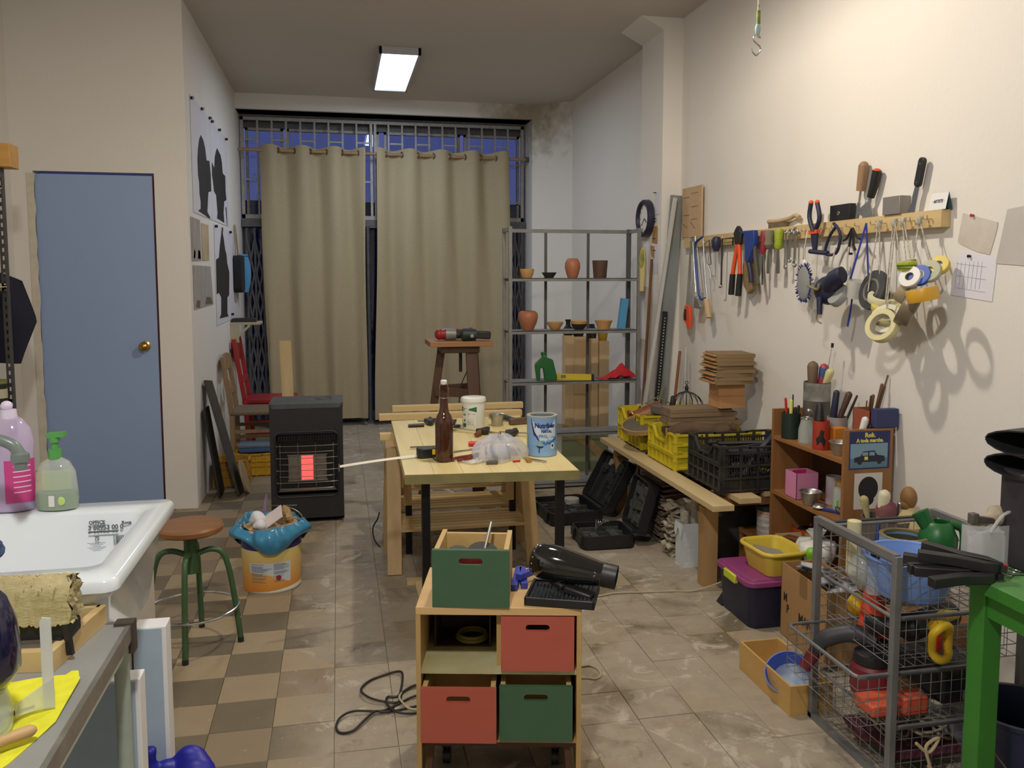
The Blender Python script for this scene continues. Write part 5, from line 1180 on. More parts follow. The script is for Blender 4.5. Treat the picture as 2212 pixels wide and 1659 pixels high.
# ------------------------------------------------------------------ open power tool cases on the floor
cgrey = mat('case_grey', (44, 48, 48), .5, c2=(56, 60, 58), nscale=14)
def tool_case(label, loc, rz, w, d, tilt, dusty):
    """hinge along +x side; base w deep, d long; lid swung up"""
    t = thing('tool_case', label, 'case', loc, rz)
    im = mat('case_dust', (84, 88, 82), .85, c2=(40, 44, 42), nscale=12, amt=.5) if dusty else cgrey
    def shell(h):
        m = MB(); m.prism(rrect(w, d, .035, 5), .006, z0=0)
        o_, i_ = rrect(w, d, .035, 5), rrect(w - .018, d - .018, .028, 5); n = len(o_)
        vs = [(x, y, 0) for x, y in o_] + [(x, y, h) for x, y in o_] + [(x, y, h) for x, y in i_] + [(x, y, .006) for x, y in i_]
        return m.add(vs, [(k * n + j, k * n + (j + 1) % n, (k + 1) * n + (j + 1) % n, (k + 1) * n + j) for k in range(3) for j in range(n)])
    def inner(h, seed, mm):
        r = random.Random(seed); m = MB()
        m.bb((-w/2 + .012, -d/2 + .012, .006), (w/2 - .012, d/2 - .012, h * .35))
        for k in range(9):
            x, y = r.uniform(-w/2 + .05, w/2 - .06), r.uniform(-d/2 + .05, d/2 - .06)
            m.bb((x - r.uniform(.015, .04), y - r.uniform(.01, .06), h * .35), (x + .02, y + r.uniform(.01, .06), h * r.uniform(.5, .9)))
        for k in range(3): y = -d/2 + d * (k + .7) / 3.4; m.bb((-w/2 + .03, y - .003, h * .3), (w/2 - .03, y + .003, h * .8))
        return m
    hb, hl = .075, .06
    b = obj('case_base', shell(hb), black_pl, t, smooth=30); obj('base_tray', inner(hb, 3 + int(dusty), cgrey), im, b, smooth=0, bev=.004)
    M_ = Matrix.Translation((w/2 + .004, 0, hb)) @ Matrix.Rotation(rad(180 - tilt), 4, 'Y') @ Matrix.Translation((w/2, 0, -hl)) @ Matrix.Rotation(pi, 4, 'Z')
    M_ = Matrix.Translation((w/2 + .006, 0, hb)) @ Matrix.Rotation(rad(tilt), 4, 'Y') @ Matrix.Translation((-w/2, 0, 0)) @ Matrix.Rotation(pi, 4, 'Y') @ Matrix.Translation((0, 0, -hl))
    M_ = Matrix.Translation((w/2 + .006, 0, hb)) @ Matrix.Rotation(rad(180 - tilt), 4, 'Y') @ Matrix.Scale(-1, 4, (1, 0, 0)) @ Matrix.Translation((-w/2, 0, 0)) if False else Matrix.Translation((w/2 + .006, 0, hb)) @ Matrix.Rotation(rad(tilt), 4, 'Y') @ Matrix.Translation((-w/2, 0, hl)) @ Matrix.Rotation(pi, 4, 'X')
    l = obj('case_lid', shell(hl).xf(M_), black_pl, t, smooth=30)
    obj('lid_tray', inner(hl, 11 + int(dusty), cgrey).xf(M_), im if dusty else mat('case_dark', (34, 36, 38), .55), l, smooth=0, bev=.004)
    obj('hinge', MB().cyl((w/2 + .004, -d/2 + .05, hb), (w/2 + .004, d/2 - .05, hb), .009, n=10), black_pl, t)
    for y in (-d * .28, d * .28): obj('latch', MB().bb((-w/2 - .012, y - .03, .02), (-w/2 + .002, y + .03, .07)), black_pl, t, bev=.003)
    return t, M_, w, d, hl, l
t1, M1, w1, d1, h1, l1 = tool_case('large open black tool case with a white and red label in its lid', (1.365, 5.03, .001), rad(4), .33, .42, 119, False)
obj('lid_label', MB().bb((-.13, -.12, h1 * .38), (-.085, .06, h1 * .38 + .003)).xf(M1), mat('label_grey', (196, 194, 192), .5), l1, smooth=0)
obj('label_end', MB().bb((-.13, .06, h1 * .38), (-.085, .085, h1 * .38 + .0035)).xf(M1), MC['red_grip'], l1, smooth=0)
t2, M2, w2_, d2_, h2, l2 = tool_case('smaller open black tool case, dusty inside, in front of the bench', (1.425, 4.48, .001), rad(-2), .29, .29, 105, True)
obj('front_label', MB().bb((-.12, -.1385, .025), (.07, -.135, .055)), mat('label_pale', (178, 174, 166), .5), t2, smooth=0)
tb_ = MB()
for k in range(7): tb_.tube([(.02 * cos(a) - .03 + .008 * k, -.02 + .05 * cos(a + k * .3), .085 + .045 * sin(a)) for a in [pi * j / 10 for j in range(11)]], .0022, 6)
obj('wire_loops', tb_, steel_b, loc=(1.42, 4.50, .0), label='loops of bright wire lying in the smaller open tool case', cat='wire')
obj('pad_stack', MB().lathe([(0, 0), (.05, 0), (.05, .006), (.047, .008), (.05, .010), (.05, .018), (.047, .02), (.05, .022), (.05, .03), (0, .03)], 28), mat('pad_grey', (160, 158, 152), .7), loc=(1.42, 5.12, .055), label='small stack of grey sanding pads in the large open tool case', cat='pads')
# ------------------------------------------------------------------ grey steel rack with pots
RX0, RX1, RY0, RY1 = 1.135, 2.078, 5.70, 5.94
rk = thing('steel_rack', 'open grey steel rack with thin shelves, before the right window edge', 'rack', (1.607, 5.82, 0))
rkm = mat('rack_grey', (142, 143, 142), .5, .15, c2=(122, 123, 122), nscale=14); rkd = mat('rack_dark', (92, 90, 90), .55, .15)
def L_(x, y, z): return (x - 1.607, y - 5.82, z)
for x, y, w, m in ((RX0 + .012, RY0 + .012, .022, rkm), (RX1 - .012, RY0 + .012, .022, rkm), (RX0 + .012, RY1 - .012, .022, rkm), (RX1 - .014, RY1 - .014, .028, rkd)):
    a, b = L_(x - w/2, y - w/2, 0), L_(x + w/2, y + w/2, 1.82); obj('post', MB().bb(a, b), m, rk, smooth=0)
for x in (1.447, 1.760): obj('upright', MB().bb(L_(x - .009, RY1 - .018, .03), L_(x + .009, RY1 - .004, 1.80)), rkd, rk, smooth=0)
obj('top_bar', MB().bb(L_(RX0, RY1 - .02, 1.79), L_(RX1, RY1 - .002, 1.815)), rkm, rk, smooth=0)
for x in (RX0, RX1 - .018): obj('side_bar', MB().bb(L_(x, RY0, 1.79), L_(x + .018, RY1, 1.815)), rkm, rk, smooth=0)
SZ = (1.472, 1.110, .756, .392, .035)
for k, z in enumerate(SZ):
    obj('shelf', MB().bb(L_(RX0 + .006, RY0 + .006, z - .022), L_(RX1 - .006, RY0 + .010, z)).bb(L_(RX0 + .006, RY0 + .006, z - .004), L_(RX1 - .006, RY1 - .022, z)).bb(L_(RX0 + .006, RY1 - .026, z - .022), L_(RX1 - .006, RY1 - .022, z)), rkm, rk, smooth=0)
terra = mat('terracotta', (180, 118, 86), .5, c2=(162, 102, 72), nscale=6); tanc = mat('tan_clay', (206, 162, 104), .6, c2=(190, 144, 88), nscale=8)
dk = mat('dark_clay', (52, 48, 44), .6, c2=(40, 37, 34), nscale=9); brn = mat('brown_clay', (96, 70, 54), .65, c2=(74, 52, 40), nscale=9)
def pot(name, label, x, z, prof, m, cat='pot', y=5.79): return turned(name, label, cat, (x, y, z + .0006), prof, m)
def vessel(outer, th=.006):
    inner = [(max(r - th, 0), max(z, outer[0][1] + th)) for r, z in reversed(outer)]; inner[0] = (outer[-1][0] - th, outer[-1][1])
    return [(0, outer[0][1])] + outer + inner + [(0, outer[0][1] + th)]
pot('clay_bowl', 'small tan clay cup on the left end of the top rack shelf', 1.280, SZ[0], vessel([(.032, 0), (.042, .02), (.049, .05), (.049, .062)]), tanc, 'bowl')
pot('clay_dish', 'low black flared dish on the top rack shelf', 1.438, SZ[0], vessel([(.030, 0), (.034, .008), (.053, .038)]), dk, 'dish')
pot('clay_vase', 'egg shaped terracotta vase on the top rack shelf', 1.606, SZ[0], vessel([(.034, 0), (.044, .03), (.054, .07), (.053, .10), (.040, .13), (.030, .136)]), terra, 'vase')
pot('flower_pot', 'dark brown straight flower pot on the right of the top rack shelf', 1.806, SZ[0], vessel([(.046, 0), (.050, .06), (.055, .122)]), brn)
pot('clay_pot', 'round terracotta pot on the left of the second rack shelf', 1.288, SZ[1], vessel([(.036, 0), (.042, .012), (.060, .05), (.070, .09), (.066, .118), (.052, .132), (.044, .134)]), terra)
pot('clay_bowl', 'wide tan clay bowl beside the round terracotta pot on the second shelf', 1.481, SZ[1], vessel([(.026, 0), (.040, .015), (.055, .04), (.060, .055)]), tanc, 'bowl')
pot('clay_bowl', 'dark based bowl with a tan rim on the second rack shelf', 1.655, SZ[1], vessel([(.030, 0), (.046, .015), (.058, .04)]), dk, 'bowl')
pot('bowl_rim', 'tan rim band of the dark based bowl', 1.655, SZ[1] + .0405, vessel([(.056, 0), (.060, .02)], .007), tanc, 'bowl')
pot('clay_bowl', 'straight flared tan bowl with a chip at the right of the second shelf', 1.836, SZ[1], vessel([(.042, 0), (.050, .03), (.064, .062)]), tanc, 'bowl')
obj('foam_slab', MB().bb((-.026, -.02, 0), (.026, .02, .218)), mat('sky_blue_foam', (86, 158, 204), .8), loc=(1.968, 5.80, SZ[1] + .001), rot=(0, rad(7), 0), label='upright sky blue foam slab on the second rack shelf', cat='foam', smooth=0, bev=.002)
jc = thing('jerrycan', 'green plastic jerrycan with a moulded handle on the third rack shelf', 'can', (1.415, 5.80, SZ[2] + .0008), rad(-8))
gpl = mat('green_plastic', (30, 108, 54), .3, c2=(24, 96, 46), nscale=6, coat=.3)
jo = [(-.062, 0), (-.042, 0), (-.038, .03), (-.040, .085), (-.028, .092), (-.018, .085), (-.010, .03), (-.006, 0), (.075, 0), (.080, .02), (.052, .14), (.045, .148), (.008, .160), (.0, .182), (-.024, .178), (-.026, .158), (-.070, .115), (-.075, .10), (-.066, .03)]
obj('can_body', MB().prism([p for p in reversed(jo)], .085, Matrix(((1, 0, 0, 0), (0, 0, 1, 0), (0, 1, 0, 0), (0, 0, 0, 1)))), gpl, jc, bev=.009, seg=3)
obj('cap', MB().cyl((-.012, 0, .176), (-.014, 0, .198), .020, .019, 18), gpl, jc)
lv = thing('spirit_level', 'yellow spirit level lying across the third rack shelf', 'spirit level', (1.60, 5.775, SZ[2] + .001), rad(-22))
obj('rail', MB().bb((-.14, -.011, 0), (.14, .011, .042)), mat('level_yellow', (216, 190, 44), .45), lv, smooth=0, bev=.001)
obj('end_cap', MB().bb((.14, -.012, 0), (.158, .012, .043)), black_pl, lv, smooth=0); obj('vial', MB().bb((-.075, -.012, .012), (-.04, .012, .034)), mat('vial_grey', (120, 122, 96), .2), lv, smooth=0)
rdc = MB().grid(lambda u, v: (-.13 + .27 * u, -.055 + .10 * v, .003 + .105 * max(0, 1 - abs(u - .66) / .55) ** 1.3 * sin(pi * min(1, v * 1.05 + .02)) ** .6 + .006 * sin(25 * u + 9 * v) * sin(pi * u)), 36, 20, .003)
obj('red_cloth', rdc, mat('red_cloth', (206, 40, 52), .8, c2=(188, 30, 44), nscale=30), loc=(1.925, 5.80, SZ[2] + .002), label='crumpled bright red cloth on the right of the third rack shelf', cat='cloth', smooth=60)
# tall pine beams behind the rack carrying dark pots
bmz = wood('beam_wood', (218, 192, 150), (198, 170, 126), 'Z', 14)
PX = ((1.742, .070, 1.028, .0), (1.830, .098, 1.018, .02), (1.925, .085, 1.005, -.02), (2.010, .078, .985, -.04))
for k, (x, w, h, dy) in enumerate(PX):
    obj('pine_beam', MB().bb((-w/2, -.05, 0), (w/2, .05, h)), bmz, loc=(x, 6.40 + dy, 0), label=('leftmost of the four upright pine beams behind the rack', 'second from the left of the upright pine beams behind the rack, the widest', 'third from the left of the upright pine beams behind the rack', 'rightmost of the four upright pine beams behind the rack')[k], cat='beam', group='upright pine beams', smooth=0, bev=.002)
pot('dark_vase', 'black narrow necked vase on the pine beams behind the second rack shelf', 1.742, 1.028, vessel([(.030, 0), (.040, .01), (.042, .03), (.036, .055), (.019, .075), (.017, .10), (.024, .122)]), dk, 'vase', 6.40)
pot('dark_pot', 'wide dark pot on the second pine beam behind the rack', 1.830, 1.018, vessel([(.036, 0), (.044, .02), (.045, .08), (.040, .11)]), dk, 'pot', 6.42)
pot('dark_jar', 'small square shouldered dark jar on the third pine beam behind the rack', 1.925, 1.005, vessel([(.036, 0), (.040, .02), (.040, .07), (.024, .09), (.024, .108)]), dk, 'jar', 6.38)
pot('glazed_cup', 'mustard yellow glazed cup on the rightmost pine beam', 2.010, .985, vessel([(.032, 0), (.036, .02), (.044, .082)]), mat('mustard_glaze', (178, 140, 44), .3, coat=.3), 'cup', 6.36)
gpn = thing('painted_panel', 'pale green painted board with peeling edge standing low behind the rack', 'board', (1.86, 6.26, 0))
obj('board', MB().bb((-.20, -.012, 0), (.16, .012, .27)), mat('pale_green_paint2', (132, 146, 108), .7, c2=(150, 152, 118), nscale=6), gpn, smooth=0)
obj('broken_edge', MB().prism([(-.20, .27), (-.20, .36), (-.14, .34), (-.10, .31), (-.05, .30), (0, .25), (.05, .22), (.10, .16), (.16, .13), (.16, .05), (.10, .08), (.02, .15), (-.08, .22)][::-1], .028, Matrix(((1, 0, 0, 0), (0, 0, 1, -.002), (0, 1, 0, 0), (0, 0, 0, 1)))), mat('raw_ply', (190, 168, 116), .8, c2=(166, 140, 92), nscale=20), gpn, smooth=0)
fg = thing('rolled_flag', 'rolled cream and green cloth hanging on the pillar beside the rack', 'cloth', (2.085, 5.70, 1.38))
obj('roll', MB().tube([(0, 0, 0), (.004, 0, .12), (.002, 0, .24), (.006, 0, .30)], [.016, .022, .024, .012], 12), mat('cream_cloth', (206, 196, 140), .9), fg)
obj('flag_corner', MB().tube([(-.005, -.01, .16), (-.012, -.015, .22), (-.006, -.012, .29)], [.010, .022, .010], 10), mat('flag_green', (52, 120, 104), .9, c2=(206, 180, 60), nscale=12), fg)
obj('wall_socket', MB().bb((-.03, -.035, -.03), (0, .035, .03)), white_pl, loc=(2.264, 6.6, 1.06), label='small white box on the far right wall behind the rack', cat='box', smooth=0, bev=.004)

# ------------------------------------------------------------------ pillar: clock, papers, hooks, leaning bars
ck = thing('wall_clock', 'round white wall clock with a thick dark blue rim on the pillar', 'clock', (2.13, 5.70, 1.885))
RY_ = Matrix.Rotation(rad(-90), 4, 'Y')
obj('rim', MB().lathe([(.122, 0.001), (.130, .010), (.128, .045), (.118, .055), (.106, .050), (.100, .030), (.10, .001)], 48, RY_), mat('clock_blue', (40, 44, 66), .4), ck)
obj('dial', MB().lathe([(0, .026), (.103, .026), (.103, .030), (0, .030)], 40, RY_), mat('dial_white', (226, 224, 220), .5), ck)
tk = MB()
for k in range(12): a = 2 * pi * k / 12; tk.bar((-.0315, .080 * cos(a), .080 * sin(a)), (-.0315, .093 * cos(a), .093 * sin(a)), .004, .0015, (1, 0, 0))
obj('hour_marks', tk, iron, ck, smooth=0)
for L, a, w in ((.05, 215, .006), (.07, 320, .004)): obj('hand', MB().bar((-.034, 0, 0), (-.034, L * cos(rad(a)), L * sin(rad(a))), w, .002, (1, 0, 0)), black_pl, ck, smooth=0)
XM = Matrix(((0, 0, -1, 0), (1, 0, 0, 0), (0, 1, 0, 0), (0, 0, 0, 1)))      # (y, z) outline, thickness towards -x
def wp(pts, t, y0, z0, x=0.0): return MB().prism([(a - y0, b - z0) for a, b in pts], t, Matrix.Translation((x, 0, 0)) @ XM)
def pcard(name, label, cat, pts, m, x=2.1285, t=.002, par=None):
    y0 = sum(p[0] for p in pts) / len(pts); z0 = min(p[1] for p in pts)
    return obj(name, wp(pts, t, y0, z0), m, loc=(x, y0, z0), label=label, cat=cat, smooth=0)
pcard('paper_strip', 'white paper strip pinned high on the pillar right of the clock', 'paper', [(5.49, 1.90), (5.585, 1.90), (5.585, 2.05), (5.49, 2.05)], paper)
pcard('card_tag', 'brown cardboard tag hanging below the paper strip on the pillar', 'tag', [(5.525, 1.705), (5.625, 1.715), (5.605, 1.80), (5.59, 1.82), (5.535, 1.825), (5.52, 1.81)], card, t=.004, x=2.127)
pcard('card_tag', 'smaller torn brown cardboard tag hanging lower on the pillar', 'tag', [(5.575, 1.605), (5.625, 1.62), (5.65, 1.68), (5.64, 1.695), (5.58, 1.69)], card, t=.004, x=2.127)
pcard('note_sheet', 'white note sheet pinned low on the pillar behind the brown rod', 'paper', [(5.50, 1.50), (5.70, 1.50), (5.70, 1.70), (5.50, 1.70)], paper, x=2.129, t=.0012)
hk = MB()
for z in (1.875, 1.855, 2.05, 1.74, 1.66): hk.cyl((0, 0, z), (-.022, 0, z), .003, n=6)
obj('wall_hooks', hk, pinm, loc=(2.130, 5.56, 0), label='row of small dark hooks on the pillar', cat='hook', kind='stuff')
def leaner(name, label, cat, a, b, w, h, m, up=(1, 0, 0), rnd=False, taper=None):
    a, b = Vector(a), Vector(b); mb = MB()
    if rnd: mb.cyl((0, 0, 0), b - a, w, taper or w, 10)
    else: mb.bar((0, 0, 0), b - a, w, h, up)
    return obj(name, mb, m, loc=tuple(a), label=label, cat=cat, smooth=30 if rnd else 0)
alw = mat('white_alu', (206, 208, 206), .35, .3)
leaner('white_profile', 'long white profile leaning diagonally from the floor to the pillar', 'profile', (1.90, 5.36, .0), (2.195, 5.385, 2.00), .022, .022, alw)
zc = mat('zinc_sheet', (146, 156, 158), .4, .6, c2=(166, 174, 176), nscale=4)
z1 = leaner('metal_channel', 'wide zinc channel leaning upright in the corner by the pillar', 'channel', (2.075, 5.41, .0), (2.225, 5.43, 2.02), .085, .022, zc, (0, 1, 0))
leaner('perforated_strip', 'black perforated metal strip leaning before the zinc channel', 'strip', (2.02, 5.34, .0), (2.135, 5.38, 1.25), .036, .006, mat('perf_black', (42, 44, 46), .5, .4), (0, 1, 0))
pf = MB()
for k in range(30): t = .5 + .016 * k; pf.cyl((2.02 + .115 * t, 5.336 + .04 * t, 1.25 * t), (2.02 + .115 * t, 5.333 + .04 * t, 1.25 * t), .0045, n=6)
pf.xf(Matrix.Translation((-2.02, -5.34, 0))); obj('strip_holes', pf, alw, [o for o in COL.objects if o.name == 'perforated_strip'][0], kind='stuff')
rodm = wood('rod_brown', (120, 74, 46), (96, 58, 36), 'Z', 20)
leaner('wooden_rod', 'brown turned rod leaning on the pillar below the clock', 'rod', (2.0, 5.50, 0), (2.098, 5.545, 1.60), .011, 0, rodm, rnd=True, taper=.010)
leaner('wooden_rod', 'short brown rod with a yellow tip leaning beside the zinc channel', 'rod', (2.10, 5.16, .44), (2.165, 5.19, 1.00), .010, 0, wood('rod_red', (146, 88, 60), (122, 70, 46), 'Z', 20), rnd=True)
leaner('steel_wire_rod', 'thin white wire rod leaning right of the zinc channel', 'rod', (2.16, 5.10, .44), (2.185, 5.14, 1.03), .004, 0, alw, rnd=True)
leaner('white_pipe', 'white plastic pipe standing under the bench by the pillar', 'pipe', (2.02, 5.56, 0), (2.03, 5.565, .60), .022, 0, white_pl, rnd=True)
leaner('lath', 'short grey lath leaning among the bars by the pillar', 'lath', (1.90, 5.27, .0), (2.09, 5.27, .80), .02, .008, mat('grey_lath', (130, 124, 110), .8))

# ------------------------------------------------------------------ tool rail on the right wall
TR = thing('tool_rail', 'long pine rail with hooks along the right wall, tools hanging from it', 'rail', (2.265, 4.07, 1.70))
obj('rail', MB().bb((-.042, -1.225, -.033), (-.001, 1.225, .033)), pine, TR, smooth=0, bev=.001)
hook = MB().tube(smoothpath([(0, 0, 0), (-.016, 0, 0), (-.022, 0, .004), (-.022, 0, .014)], 4), .0022, 6); h0 = None
for y in (5.15, 5.05, 4.93, 4.85, 4.745, 4.67, 4.53, 4.405, 4.33, 4.24, 4.18, 4.12, 4.02, 3.95, 3.90, 3.855, 3.798, 3.76, 3.67, 3.632, 3.587, 3.542, 3.49, 3.427, 3.363, 3.25, 3.21, 3.172, 3.073, 3.02, 2.995, 2.918, 2.895):
    o = obj('hook', hook, steel_b, TR) if h0 is None else h0.copy()
    if h0 is None: h0 = o
    else: COL.objects.link(o)
    o.location = (-.042, y - 4.07, .0)
XR = 2.200
def hang(name, label, cat, y, z=1.70, x=XR): return thing(name, label, cat, (x, y, z))
def flat(par, name, pts, t, m, y0, z0=1.70, x=0.0, bev=.0): return obj(name, wp(pts, t, y0, z0, x), m, par, smooth=30, bev=bev)
def yt(par, name, pts, r, m, y0, z0=1.70, n=8, k=5, x=0.0): return obj(name, MB().tube(smoothpath([(x + (p[2] if len(p) > 2 else 0), p[0] - y0, p[1] - z0) for p in pts], k) if k else [(x, p[0] - y0, p[1] - z0) for p in pts], r, n), m, par)
mdf = mat('mdf', (196, 168, 132), .75, c2=(186, 156, 120), nscale=30)
t = thing('mdf_strip', 'brown board strip with pencil lines at the far rail end, left one', 'board', (2.262, 5.33, 1.74))
obj('strip', MB().bb((-.012, -.065, 0), (0, .065, .32)), mdf, t, smooth=0); obj('pencil_marks', MB().bb((-.0126, -.05, .255), (-.0122, .05, .258)).bb((-.0126, -.05, .14), (-.0122, .04, .143)).bar((-.0124, .05, .09), (-.0124, -.02, .06), .001, .003), iron, t, smooth=0)
t = thing('mdf_strip', 'brown board strip with pencil lines at the far rail end, right one', 'board', (2.247, 5.145, 1.736))
obj('strip', MB().bb((-.012, -.09, 0), (0, .09, .318)), mdf, t, smooth=0); obj('pencil_marks', MB().bb((-.0126, -.04, .275), (-.0122, .07, .278)).bb((-.0126, -.04, .19), (-.0122, .07, .193)).bb((-.0126, -.03, .11), (-.0122, .07, .113)).bar((-.0124, .08, .10), (-.0124, .0, .05), .001, .003), iron, t, smooth=0)
orange = mat('tool_orange', (226, 84, 40), .45); bluep = mat('tool_blue', (34, 62, 138), .4); dnv = mat('tool_navy', (36, 40, 66), .5)
t = hang('hand_saw', 'hand saw with an orange grip hanging first at the far end of the rail', 'saw', 5.14)
flat(t, 'blade', [(5.115, 1.712), (5.135, 1.712), (5.185, 1.30), (5.115, 1.30)], .0022, steel_b, 5.14)
flat(t, 'handle', [(5.18, 1.30), (5.115, 1.298), (5.10, 1.22), (5.11, 1.148), (5.14, 1.15), (5.16, 1.18), (5.205, 1.20), (5.212, 1.235)], .022, orange, 5.14, bev=.004); flat(t, 'grip_insert', [(5.185, 1.275), (5.155, 1.27), (5.15, 1.20), (5.19, 1.205)], .025, black_pl, 5.14)
t = hang('hacksaw', 'chrome framed hacksaw hanging second on the rail', 'saw', 5.05)
yt(t, 'frame', [(5.10, 1.705), (5.115, 1.725), (5.07, 1.728), (5.055, 1.70), (5.0, 1.40), (4.99, 1.345)], .0075, steel_b, 5.05); yt(t, 'blade', [(5.095, 1.70), (5.04, 1.385)], .003, steel_b, 5.05, k=0)
flat(t, 'handle', [(5.03, 1.36), (4.985, 1.35), (4.94, 1.30), (4.95, 1.28), (5.04, 1.285)], .024, alu, 5.05, bev=.004)
t = hang('hacksaw', 'blue framed hacksaw with a pale wooden grip hanging third on the rail', 'saw', 4.92, x=2.18)
yt(t, 'frame', [(4.90, 1.722), (4.97, 1.705), (5.01, 1.68), (5.005, 1.60), (4.95, 1.40), (4.915, 1.345), (4.83, 1.352)], .0075, bluep, 4.92); yt(t, 'blade', [(4.895, 1.715), (4.865, 1.52), (4.825, 1.35)], .003, steel_b, 4.92, k=0); yt(t, 'rear_blade', [(4.985, 1.66), (4.895, 1.385)], .003, steel_b, 4.92, k=0)
obj('handle', MB().cyl((0, -.09, -.355), (0, -.13, -.465), .019, .017, 14), wood('handle_beech', (206, 178, 138), (186, 156, 114), 'Z', 20), t)
t = hang('coping_saw', 'small wire coping frame hanging fourth on the rail', 'saw', 4.84)
yt(t, 'frame', [(4.855, 1.70), (4.925, 1.67), (4.895, 1.60), (4.87, 1.56), (4.82, 1.552)], .003, steel_b, 4.84); yt(t, 'wire', [(4.852, 1.70), (4.818, 1.555)], .003, MC['dark_red_lacquer'], 4.84, k=0); yt(t, 'hook', [(4.865, 1.55), (4.835, 1.52), (4.825, 1.475), (4.85, 1.47)], .003, white_pl, 4.84)
t = hang('awl', 'long thin awl with a navy grip on the rail', 'awl', 4.75)
obj('handle', MB().lathe([(0, .02), (.02, .015), (.030, -.005), (.026, -.04), (.014, -.07), (0, -.07)], 14), dnv, t); obj('blade', MB().cyl((0, 0, -.068), (0, 0, -.24), .006, .0015, 8), steel_b, t)
t = hang('fret_saw', 'black square wire saw frame hanging on the rail', 'saw', 4.60)
yt(t, 'frame', [(4.535, 1.66), (4.53, 1.70), (4.67, 1.70), (4.672, 1.42), (4.672, 1.42)], .005, iron, 4.60, k=1); obj('wing_nut', MB().ball((0, .075, -.275), .010).bb((-.004, .07, -.285), (.004, .10, -.28)), steel_b, t)
t = hang('bolt_cutter', 'red handled bolt cutter with black grips hanging on the rail', 'bolt cutter', 4.42, x=2.175)
flat(t, 'jaws', [(4.415, 1.762), (4.39, 1.745), (4.368, 1.718), (4.375, 1.66), (4.405, 1.655), (4.44, 1.66), (4.46, 1.72), (4.44, 1.745)], .02, iron, 4.42, bev=.004)
for a, b, c in (((4.425, 1.66), (4.475, 1.495), (4.488, 1.38)), ((4.40, 1.66), (4.385, 1.495), (4.402, 1.375))):
    yt(t, 'arm', [a, b], .012, orange, 4.42, k=0, n=10); yt(t, 'grip', [b, ((b[0] + c[0]) / 2, (b[1] + c[1]) / 2), c], [.016, .017, .017], MC['black_plastic'], 4.42, k=0, n=12)
t = hang('dust_brush', 'long tan bristle brush hanging behind the blue riveter', 'brush', 4.36)
flat(t, 'bristle_pad', [(4.375, 1.69), (4.41, 1.54), (4.395, 1.43), (4.34, 1.385), (4.30, 1.41), (4.31, 1.54), (4.35, 1.69)], .03, mat('tan_bristle', (150, 128, 92), .9, c2=(126, 104, 70), nscale=40), 4.36, x=.015, bev=.006)
t = hang('rivet_gun', 'blue rivet gun with a hairy cord on one arm hanging on the rail', 'riveter', 4.28, x=2.18)
flat(t, 'body', [(4.42, 1.715), (4.415, 1.725), (4.33, 1.73), (4.225, 1.728), (4.215, 1.655), (4.25, 1.60), (4.28, 1.56), (4.315, 1.565), (4.325, 1.66), (4.335, 1.712)], .028, bluep, 4.28, bev=.004)
yt(t, 'handle', [(4.30, 1.57), (4.27, 1.50), (4.26, 1.45)], .014, dnv, 4.28, n=10); yt(t, 'lever', [(4.23, 1.67), (4.225, 1.60), (4.20, 1.50), (4.18, 1.44)], [.010] * 16, mat('olive_grip', (84, 82, 66), .7), 4.28, n=8)
def tl(name, label, y, hm_, Lh, rh, bl, Lb, wb, bm_=None): return handle_tool(name, label, name.replace('_', ' '), (XR, y, 1.722), (pi, 0, pi / 2), (hm_, bm_ or steel_b), Lh, rh, Lb, bl, wb, .003)
tl('chisel', 'chisel with a dark red grip hanging on the rail', 4.175, mat('dk_red', (150, 34, 52), .4), .125, .017, 'flat', .16, .009)
tl('gouge', 'gouge with a grey taped grip hanging on the rail', 4.115, mat('grey_grip', (120, 118, 98), .8), .095, .026, 'flat', .13, .017)
tl('scraper', 'scraper with a lime green wrapped grip hanging on the rail', 4.015, mat('lime_wrap', (170, 190, 44), .6, c2=(120, 140, 30), nscale=26, stretch=(.1, .1, 6)), .105, .024, 'flat', .12, .018)
for y, z1, nm, lb, w in ((3.945, 1.53, 'spanner', 'thin ring spanner hanging right of the lime scraper', .007), (3.90, 1.565, 'spanner', 'short grey spanner, middle of three spanners on the rail', .010), (3.853, 1.545, 'adjustable_wrench', 'wide slotted wrench, last of the three spanners on the rail', .014)):
    t = hang(nm, lb, 'wrench', y)
    flat(t, 'shank', [(y - w * .7, 1.70), (y + w * .7, 1.70), (y + w * .6, z1), (y - w * .6, z1)], .006, alu, y); obj('jaw', MB().torus((0, 0, .002), w * 1.2, .005, (1, 0, 0), 16, 6), alu, t); obj('ring', MB().torus((0, 0, z1 - 1.70), w * 1.1, .0045, (1, 0, 0), 16, 6), alu, t)
br_ = thing('hand_brush', 'pale wooden hand brush lying on top of the tool rail', 'brush', (2.240, 4.05, 1.7335))
obj('handle', MB().tube(smoothpath([(0, .15, .038), (0, .06, .034), (0, -.06, .040), (0, -.12, .052), (0, -.16, .040)], 5), [.011] * 21, 10), wood('brush_wood', (196, 172, 140), (176, 150, 116), 'Y'), br_)
obj('bristles', MB().bb((-.012, -.03, 0), (.012, .13, .026)), mat('grey_bristle', (120, 108, 84), .9, c2=(96, 84, 62), nscale=60), br_, smooth=0)
t = hang('pliers', 'long pliers with navy sleeves and orange tips, points down on the rail', 'pliers', 3.66, x=2.19)
for a, b, c in (((3.702, 1.825), (3.712, 1.76), (3.675, 1.692)), ((3.648, 1.822), (3.625, 1.75), (3.662, 1.692))): yt(t, 'handle', [a, b, c], .011, dnv, 3.66, n=10); obj('tip', MB().ball((0, a[0] - 3.66, a[1] - 1.70 + .004), .0115), orange, t)
